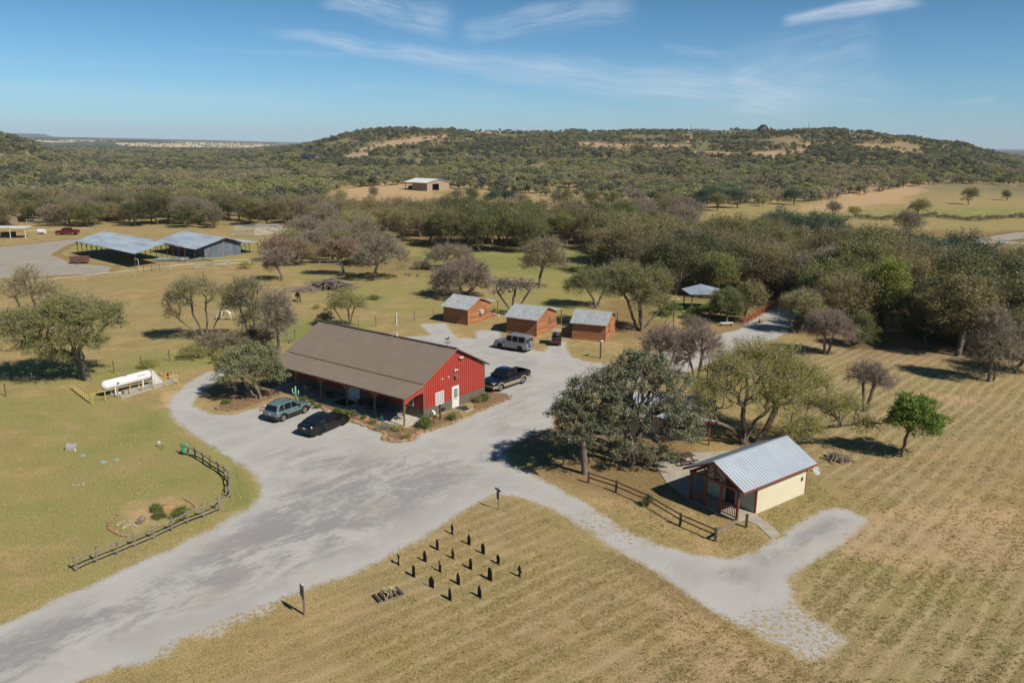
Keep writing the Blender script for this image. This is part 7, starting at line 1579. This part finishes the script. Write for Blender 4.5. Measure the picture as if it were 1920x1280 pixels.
for x in (-.6, .6): m.bar((x, -.7, 0), (x, 0, .68), .06); m.bar((x, .7, 0), (x, 0, .68), .06); m.bar((x, -.75, .38), (x, .75, .38), .06)
o = m.build('picnic_table', DARKW); o.location = G(1282, 868); o.rotation_euler.z = .4; tag(o, 'dark picnic table on the patio in the oak shade', 'table')
m = MB(); m.lathe([(0, 0), (.3, 0), (.33, .7), (.36, .75), (.1, .95), (0, .95)], n=14); o = m.build('covered_grill', BLACK); o.location = G(1345, 915); tag(o, 'black covered grill in the porch shade of the small yellow cabin', 'grill')
# ================================================================ horses
def horse(name, label, loc, rz, mat, mane, graze):
    V = [(.55, 0, 1.22), (.20, 0, 1.20), (-.25, 0, 1.18), (-.62, 0, 1.24), (.80, 0, 1.30)]; Rr = [.30, .31, .30, .29, .22]; E = [(0, 1), (1, 2), (2, 3), (0, 4)]
    def add(p, r, q): V.append(p); Rr.append(r); E.append((q, len(V) - 1)); return len(V) - 1
    neck = [(1.0, 0, 1.22), (1.22, 0, .95), (1.42, 0, .66)] if graze else [(1.0, 0, 1.5), (1.18, 0, 1.72)]
    q = 4
    for p, r in zip(neck, (.17, .14, .12)): q = add(p, r, q)
    hd = [(1.50, 0, .48), (1.56, 0, .26), (1.57, 0, .12)] if graze else [(1.36, 0, 1.70), (1.56, 0, 1.5), (1.64, 0, 1.4)]
    for p, r in zip(hd, (.13, .09, .065)): q = add(p, r, q)
    for s in (-1, 1):
        q = 0
        for p, r in (((.60, s * .17, .98), .13), ((.58, s * .17, .62), .075), ((.60, s * .17, .52), .062), ((.58, s * .17, .18), .042), ((.62, s * .17, .05), .058)): q = add((p[0] + s * .08 * (1 - p[2]), p[1], p[2]), r, q)
        q = 3
        for p, r in (((-.62, s * .17, .95), .17), ((-.52, s * .17, .75), .11), ((-.72, s * .17, .52), .062), ((-.68, s * .17, .18), .045), ((-.64, s * .17, .05), .06)): q = add((p[0] - s * .10 * (1 - p[2]), p[1], p[2]), r, q)
    me = bpy.data.meshes.new('horse_body'); me.from_pydata(V, E, []); o = bpy.data.objects.new('body', me); COL.objects.link(o)
    sm = o.modifiers.new('skin', 'SKIN'); 
    for i, r in enumerate(Rr): me.skin_vertices[0].data[i].radius = (r * .8 if i < 5 else r, r)
    me.skin_vertices[0].data[1].use_root = True; ss = o.modifiers.new('sub', 'SUBSURF'); ss.levels = ss.render_levels = 2
    me.materials.append(mat)
    t = thing(name, label, 'horse', loc, rz); o.parent = t
    m = MB(); b = V[4]
    if graze: m.bar((.85, 0, 1.50), (1.38, 0, .86), .05, .14)
    m.build('mane', mane, t)
    m = MB(); m.tube([(-.90, 0, 1.28), (-1.02, 0, 1.1), (-1.02, 0, .6)], [.05, .07, .04], 7); m.build('tail', mane, t)
    for s in (-1, 1): m = MB(); h0 = Vector(hd[0]); m.tube([h0 + Vector((-.08, s * .07, .04)), h0 + Vector((-.16, s * .09, .12))], [.035, .01], 6); m.build('ear', mat, t)
WH = M('white_coat', (.68, .64, .57), (.60, .56, .49), 3, .8); DKH = M('dark_brown_coat', (.030, .016, .012), (.045, .022, .016), 3, .6)
horse('horse', 'white horse grazing behind the fan-shaped mesquite', at(425, 600), R(172), WH, M('cream_hair', (.60, .56, .48), None, 4, .9), True)
horse('horse', 'dark brown horse grazing in the open pasture left of the log pile', at(559, 565), R(-62), DKH, BLACK, True)
# ================================================================ dry grass tufts near the viewpoint (uncountable)
def tuft_mesh(seed, n, h, spread):
    rg = np.random.default_rng(seed); a = rg.uniform(0, 6.28, n); b = np.stack([np.cos(a), np.sin(a), np.zeros(n)], 1) * rg.uniform(0, spread, n)[:, None]
    ln = rg.uniform(.5, 1.2, n) * h; lean = rg.normal(0, .45, (n, 2)); tip = b + np.stack([lean[:, 0] * ln, lean[:, 1] * ln, ln], 1); wv_ = np.stack([-np.sin(a), np.cos(a), np.zeros(n)], 1) * .014
    V = np.stack([b - wv_, b + wv_, tip], 1).reshape(-1, 3)
    return np_mesh('tuft', V, np.arange(3 * n).reshape(n, 3), TUFTM, link=False)
def _tm():
    m = bpy.data.materials.new('straw_blade'); m.use_nodes = True; nt = m.node_tree; p, o = principled(nt); p.inputs['Roughness'].default_value = .9; p.inputs['Specular IOR Level'].default_value = .1
    oi = nt.nodes.new('ShaderNodeObjectInfo'); rr = X(nt, oi.outputs['Random']); c = cmix(nt, rr.ss(.0, .75), (.25, .21, .085), (.36, .285, .125)); c = cmix(nt, rr.ss(.90, 1.0), c, (.44, .35, .18))
    nt.links.new(c.k, p.inputs['Base Color']); return m
TUFTM = _tm(); tuft_col = bpy.data.collections.new('tuft_kinds')
for i, (n, h, sp) in enumerate(((12, .030, .09), (14, .040, .11), (8, .065, .08), (16, .026, .14))): o = tuft_mesh(500 + i, n, h, sp); o.name = 'tuft_%d' % i; tuft_col.objects.link(o)
rg = np.random.default_rng(91); NT = 260000
rr_ = np.exp(rg.uniform(math.log(24), math.log(105), NT)); aa_ = np.radians(rg.uniform(-37, 37, NT)); tx, ty = rr_ * np.sin(aa_), rr_ * np.cos(aa_)
ok = poly_sd(tx, ty, np.array(wpoly(LOT))) < -.12 + .5 * (rg.random(NT) < .06)
cl_ = fbm(tx / 1.4, ty / 1.4, 61, 3); ok &= cl_ + .35 * rg.random(NT) > .62
ok &= ~((tx < -8) & (rg.random(NT) < .55))
for a_, side_ in ((47.0, tx > 9), (40.0, tx <= 9)): ok &= ~(side_ & (np.sin((tx * math.sin(R(a_)) - ty * math.cos(R(a_))) * 2 * math.pi / 1.12) > .3) & (rg.random(NT) < .45))
for pts_ in ([(1228, 870), (1250, 906), (1290, 935), (1385, 975), (1463, 1003), (1452, 990), (1420, 945), (1340, 880), (1390, 862), (1290, 850)],): ok &= poly_sd(tx, ty, np.array(wpoly(pts_))) < 0
for t_, x0, x1, y0, y1 in ((store, -4.2, 9.2, -1.9, 18.9), (yc, -.2, 4.4, -2.1, 6.0), (y2, .7, 4.8, 0, 7.8), (cabA, -.1, 7.5, -.1, 4.5), (cabB, -.1, 7.8, -.1, 4.6), (cabC, -.1, 7.5, -.1, 4.6)):
    a = t_.rotation_euler.z; dx, dy = tx - t_.location.x, ty - t_.location.y; lx, ly = dx * math.cos(a) + dy * math.sin(a), -dx * math.sin(a) + dy * math.cos(a); ok &= ~((lx > x0) & (lx < x1) & (ly > y0) & (ly < y1))
for px_, py_, r_ in ((155, 854, .6), (194, 866, .6), (218, 861, .6), (148, 909, .6), (238, 985, 2.6), (320, 960, 1.8), (134, 841, .8), (1571, 861, .8), (718, 1116, .8)): q_ = G(px_, py_); ok &= (tx - q_.x) ** 2 + (ty - q_.y) ** 2 > r_ ** 2
tx, ty = tx[ok], ty[ok]; print('tufts', len(tx))
me = bpy.data.meshes.new('grass'); me.vertices.add(len(tx)); me.vertices.foreach_set('co', np.stack([tx, ty, terrain(tx, ty)], 1).astype(np.float32).ravel())
for nm, ty_, arr in (('k', 'INT', rg.integers(0, 4, len(tx)).astype(np.int32)), ('s', 'FLOAT', rg.uniform(.6, 1.5, len(tx)).astype(np.float32)), ('a', 'FLOAT', rg.uniform(0, 6.28, len(tx)).astype(np.float32))):
    q_ = me.attributes.new(nm, ty_, 'POINT'); q_.data.foreach_set('value', arr)
gro = bpy.data.objects.new('grass', me); COL.objects.link(gro); tag(gro, 'short dry straw-coloured grass covering the open ground', 'grass', kind='stuff')
def scatter_group(name, coll):
    ng = bpy.data.node_groups.new(name, 'GeometryNodeTree'); ng.interface.new_socket('Geometry', in_out='INPUT', socket_type='NodeSocketGeometry'); ng.interface.new_socket('Geometry', in_out='OUTPUT', socket_type='NodeSocketGeometry')
    N = ng.nodes; gi = N.new('NodeGroupInput'); go = N.new('NodeGroupOutput'); ip = N.new('GeometryNodeInstanceOnPoints'); ci = N.new('GeometryNodeCollectionInfo')
    ci.inputs['Collection'].default_value = coll; ci.inputs['Separate Children'].default_value = True; ci.inputs['Reset Children'].default_value = True
    def named(nm, ty): q = N.new('GeometryNodeInputNamedAttribute'); q.data_type = ty; q.inputs['Name'].default_value = nm; return q.outputs[0]
    ng.links.new(gi.outputs[0], ip.inputs['Points']); ng.links.new(ci.outputs[0], ip.inputs['Instance']); ip.inputs['Pick Instance'].default_value = True
    ng.links.new(named('k', 'INT'), ip.inputs['Instance Index'])
    cx_ = N.new('ShaderNodeCombineXYZ'); ng.links.new(named('a', 'FLOAT'), cx_.inputs[2]); er = N.new('FunctionNodeEulerToRotation'); ng.links.new(cx_.outputs[0], er.inputs[0]); ng.links.new(er.outputs[0], ip.inputs['Rotation'])
    ng.links.new(named('s', 'FLOAT'), ip.inputs['Scale']); ng.links.new(ip.outputs[0], go.inputs[0]); return ng
gro.modifiers.new('tufts', 'NODES').node_group = scatter_group('scatter_tufts', tuft_col)
# ================================================================ the far woods: one uncountable mass of small trees over valley and hills
def crown_mesh(seed, leaf, W, H, n, ls, trunk=True, sparse=0):
    rg = np.random.default_rng(seed); C = []
    k = 9
    for i in range(k):
        a = rg.uniform(0, 6.28); q = W * .30 * rg.random() ** .6
        C.append((math.cos(a) * q, math.sin(a) * q, H * rg.uniform(.42, .80), W * rg.uniform(.16, .27), H * rg.uniform(.16, .26)))
    C = np.array(C); w_ = rg.integers(0, k, n); d = rg.normal(0, 1, (n, 3)); d /= np.linalg.norm(d, axis=1)[:, None]; d[:, 2] = np.where(d[:, 2] < -.3, -d[:, 2], d[:, 2])
    P = C[w_, :3] + d * (C[w_, 3:4] * np.array([[1, 1, 0]]) + C[w_, 4:5] * np.array([[0, 0, 1]])) * rg.uniform(.7, 1.05, n)[:, None]
    V, F = leaf_quads(rg, P, ls, .12, .75, 1.1); VV = [V]; FF = [F]; MI = [np.ones(len(F))]; off = len(V)
    nb = 7; a = np.zeros((nb + 1, 3)); a[1:, 2] = H * .3; b = np.vstack([[[0, 0, H * .32]], C[:nb, :3]])
    V, F = edges_mesh(a, b, np.full(nb + 1, .16), np.concatenate([[.12], np.full(nb, .03)]), 4); VV.append(V); FF.append(F + off); MI.append(np.zeros(len(F)))
    return np_mesh('far_tree', np.vstack(VV), np.vstack(FF), [BARK_GREY, LEAF[leaf]], mi=np.concatenate(MI), link=False)
LEAF['f_brush'] = leafmat('brush_grey_leaf', ((.250, .225, .155), (.215, .192, .130), (.270, .225, .160)), .25, .7, val=.25)
LEAF['f_green'] = leafmat('valley_green_leaf', ((.208, .232, .096), (.256, .264, .112), (.196, .208, .096)), .25, .6, val=.25)
LEAF['f_olive'] = leafmat('valley_olive_leaf', ((.206, .217, .111), (.240, .241, .123), (.179, .198, .101)), .25, .6, val=.25)
LEAF['f_dark'] = leafmat('valley_dark_leaf', ((.109, .121, .079), (.135, .142, .091), (.087, .102, .069)), .25, .5, val=.25)
far_col = bpy.data.collections.new('far_tree_kinds')
KF = [('f_dark', 6.5, 5.2, 520, .55), ('f_dark', 8, 6, 560, .6), ('f_green', 6.5, 4.6, 480, .5), ('f_green', 7.5, 5.2, 520, .55), ('f_olive', 6.5, 4.6, 460, .5), ('f_olive', 7.5, 5.5, 480, .55), ('f_brush', 6.5, 5, 330, .42), ('f_brush', 8, 5.6, 360, .45)]
for i, (lf, W, H, n, ls) in enumerate(KF):
    o = crown_mesh(300 + i, lf, W, H, n, ls); o.name = 'kind_%02d' % i; far_col.objects.link(o)
rng = np.random.default_rng(77)
def scatter(r0, r1, cell, a0=-37, a1=37):
    n = int(R(a1 - a0) / 2 * (r1 * r1 - r0 * r0) / cell); r = np.sqrt(rng.uniform(r0 * r0, r1 * r1, n)); a = np.radians(rng.uniform(a0, a1, n))
    return np.stack([r * np.sin(a), r * np.cos(a)], 1)
pts = np.vstack([scatter(285, 620, 27), scatter(620, 1050, 30), scatter(1050, 1450, 42), scatter(1450, 2600, 95, -37, -8), scatter(1450, 1900, 120, -8, 37)])
x, y = pts.T; z = terrain(x, y); r = np.hypot(x, y); px, py = project(x, y, z)
keep = np.ones(len(x), bool)
CLEAR = [[(600, 372), (650, 352), (780, 346), (900, 358), (1100, 372), (1300, 382), (1420, 384), (1420, 410), (1200, 402), (900, 396), (600, 400)], [(1300, 402), (1400, 390), (1560, 374), (1620, 366), (1700, 352), (1790, 344), (1980, 350), (1980, 480), (1300, 480)],
         [(-60, 470), (620, 470), (620, 404), (-60, 398)], [(1000, 480), (1420, 480), (1420, 395), (1000, 400)], [(740, 480), (1000, 480), (1000, 398), (740, 396)], [(585, 292), (625, 290), (628, 297), (588, 300)], [(1320, 236), (1358, 236), (1356, 250), (1320, 250)], [(1418, 236), (1450, 236), (1452, 249), (1418, 249)],
         [(560, 470), (780, 470), (780, 400), (560, 404)]]
for P in CLEAR: keep &= poly_sd(px, py, np.array(P, float)) < 1.0
for P, v, fe in HILLSOIL: keep &= (poly_sd(px, py, np.array(P, float)) < -1.5 + 2.5 * (rng.random(len(x)) - .5)) | (rng.random(len(x)) < .12)
dens = fbm(x / 70, y / 70, 31, 4); dens2 = fbm(x / 25, y / 25, 35, 3)
hillness = np.clip(z / 22, 0, 1)
keep &= (dens * .6 + dens2 * .4 > .36 + .085 * hillness) | ((r < 620) & (dens2 > .30))
keep &= ~((r > 1500) & (fbm(x / 260, y / 160, 41, 3) < .42))
x, y, z, r, px, py = [q[keep] for q in (x, y, z, r, px, py)]
sp = fbm(x / 110, y / 60, 51, 4); s2n = fbm(x / 30 + 7, y / 30, 57, 3); u = rng.random(len(x))
kd = np.where(sp + (s2n - .5) * .9 + (u - .5) * .35 > .68, 6, np.where(sp + (u - .5) * .3 > .50, 4, np.where(s2n + (u - .5) * .4 > .44, 2, 0)))
kd = np.where((z > 10) & (rng.random(len(x)) < .38), 0, kd); kd = np.where((z > 4) & (kd == 4) & (rng.random(len(x)) < .4), 2, kd)
kd = kd + (rng.random(len(x)) < .5)
sc = rng.uniform(.5, 1.0, len(x)) ** 1.0 * (.75 + .9 * fbm(x / 45 + 3, y / 45, 71, 3)) * np.where(r > 1500, 1.1, 1.0) * np.where(z > 18, .82, 1.0) * np.where(r < 400, .9, 1)
# rows of trees on the far plain
def far_clumps(n, r0, r1, a0, a1, seed, s):
    rg = np.random.default_rng(seed); cx = []; 
    for i in range(n):
        rr_ = rg.uniform(r0, r1); a = R(rg.uniform(a0, a1)); L = rg.uniform(40, 420); m_ = int(L / 9) + 1
        q = rg.uniform(-L / 2, L / 2, m_); cx.append(np.stack([rr_ * math.sin(a) + q, rr_ * math.cos(a) + rg.normal(0, 25, m_)], 1))
    p = np.vstack(cx); return p[:, 0], p[:, 1], terrain(p[:, 0], p[:, 1]), np.full(len(p), s)
fx = [far_clumps(38, 2700, 4200, -34, -7, 5, 1.0), far_clumps(60, 4300, 7500, -34, -6, 6, 1.5), far_clumps(24, 7500, 9500, -34, -6, 7, 1.8)]
X_ = np.concatenate([x] + [f[0] for f in fx]); Y_ = np.concatenate([y] + [f[1] for f in fx]); Z_ = np.concatenate([z] + [f[2] for f in fx]) - .15; S_ = np.concatenate([sc] + [f[3] for f in fx]); K_ = np.concatenate([kd] + [np.zeros(len(f[0]), int) for f in fx])
print('far trees', len(X_))
me = bpy.data.meshes.new('far_woods'); me.vertices.add(len(X_)); me.vertices.foreach_set('co', np.stack([X_, Y_, Z_], 1).astype(np.float32).ravel())
for nm, ty, arr in (('k', 'INT', K_.astype(np.int32)), ('s', 'FLOAT', S_.astype(np.float32)), ('a', 'FLOAT', rng.uniform(0, 6.28, len(X_)).astype(np.float32))):
    at_ = me.attributes.new(nm, ty, 'POINT'); at_.data.foreach_set('value', arr)
fo = bpy.data.objects.new('far_woods', me); COL.objects.link(fo)
tag(fo, 'mass of small scrubby trees covering the valley and the hills', 'woods', kind='stuff')
fo.modifiers.new('trees', 'NODES').node_group = scatter_group('scatter_trees', far_col)
# a few distinct things on the far hill
def mast(px, py, h, label):
    d = px_dir(px, 268); a = math.atan2(d[0], d[1]); x, y = 1180 * math.sin(a), 1180 * math.cos(a); m = MB(); m.tube([(0, 0, 0), (0, 0, h)], .2, 5); o = m.build('utility_pole', DARKW); o.location = (x, y, tz(x, y)); tag(o, label, 'pole')
mast(1294, 0, 11, 'thin pole on the skyline left of the low brown hill house'); mast(1513, 0, 11, 'thin pole on the skyline right of the dark gabled house')
# ================================================================ air
hz = MB(); hz.box(-17500, 17500, -17500, 17500, -6, 260)
ho = hz.build('haze', None or M('haze_dummy', (1, 1, 1)))
ho.data.materials.clear(); hm = bpy.data.materials.new('haze_air'); hm.use_nodes = True; nt = hm.node_tree; nt.nodes.clear()
o_ = nt.nodes.new('ShaderNodeOutputMaterial'); v_ = nt.nodes.new('ShaderNodeVolumePrincipled'); v_.inputs['Color'].default_value = (.74, .85, 1.0, 1); v_.inputs['Density'].default_value = 5.4e-5; v_.inputs['Anisotropy'].default_value = 0
nt.links.new(v_.outputs[0], o_.inputs['Volume']); ho.data.materials.append(hm); tag(ho, 'thin blue air over the whole valley', 'haze', kind='stuff')
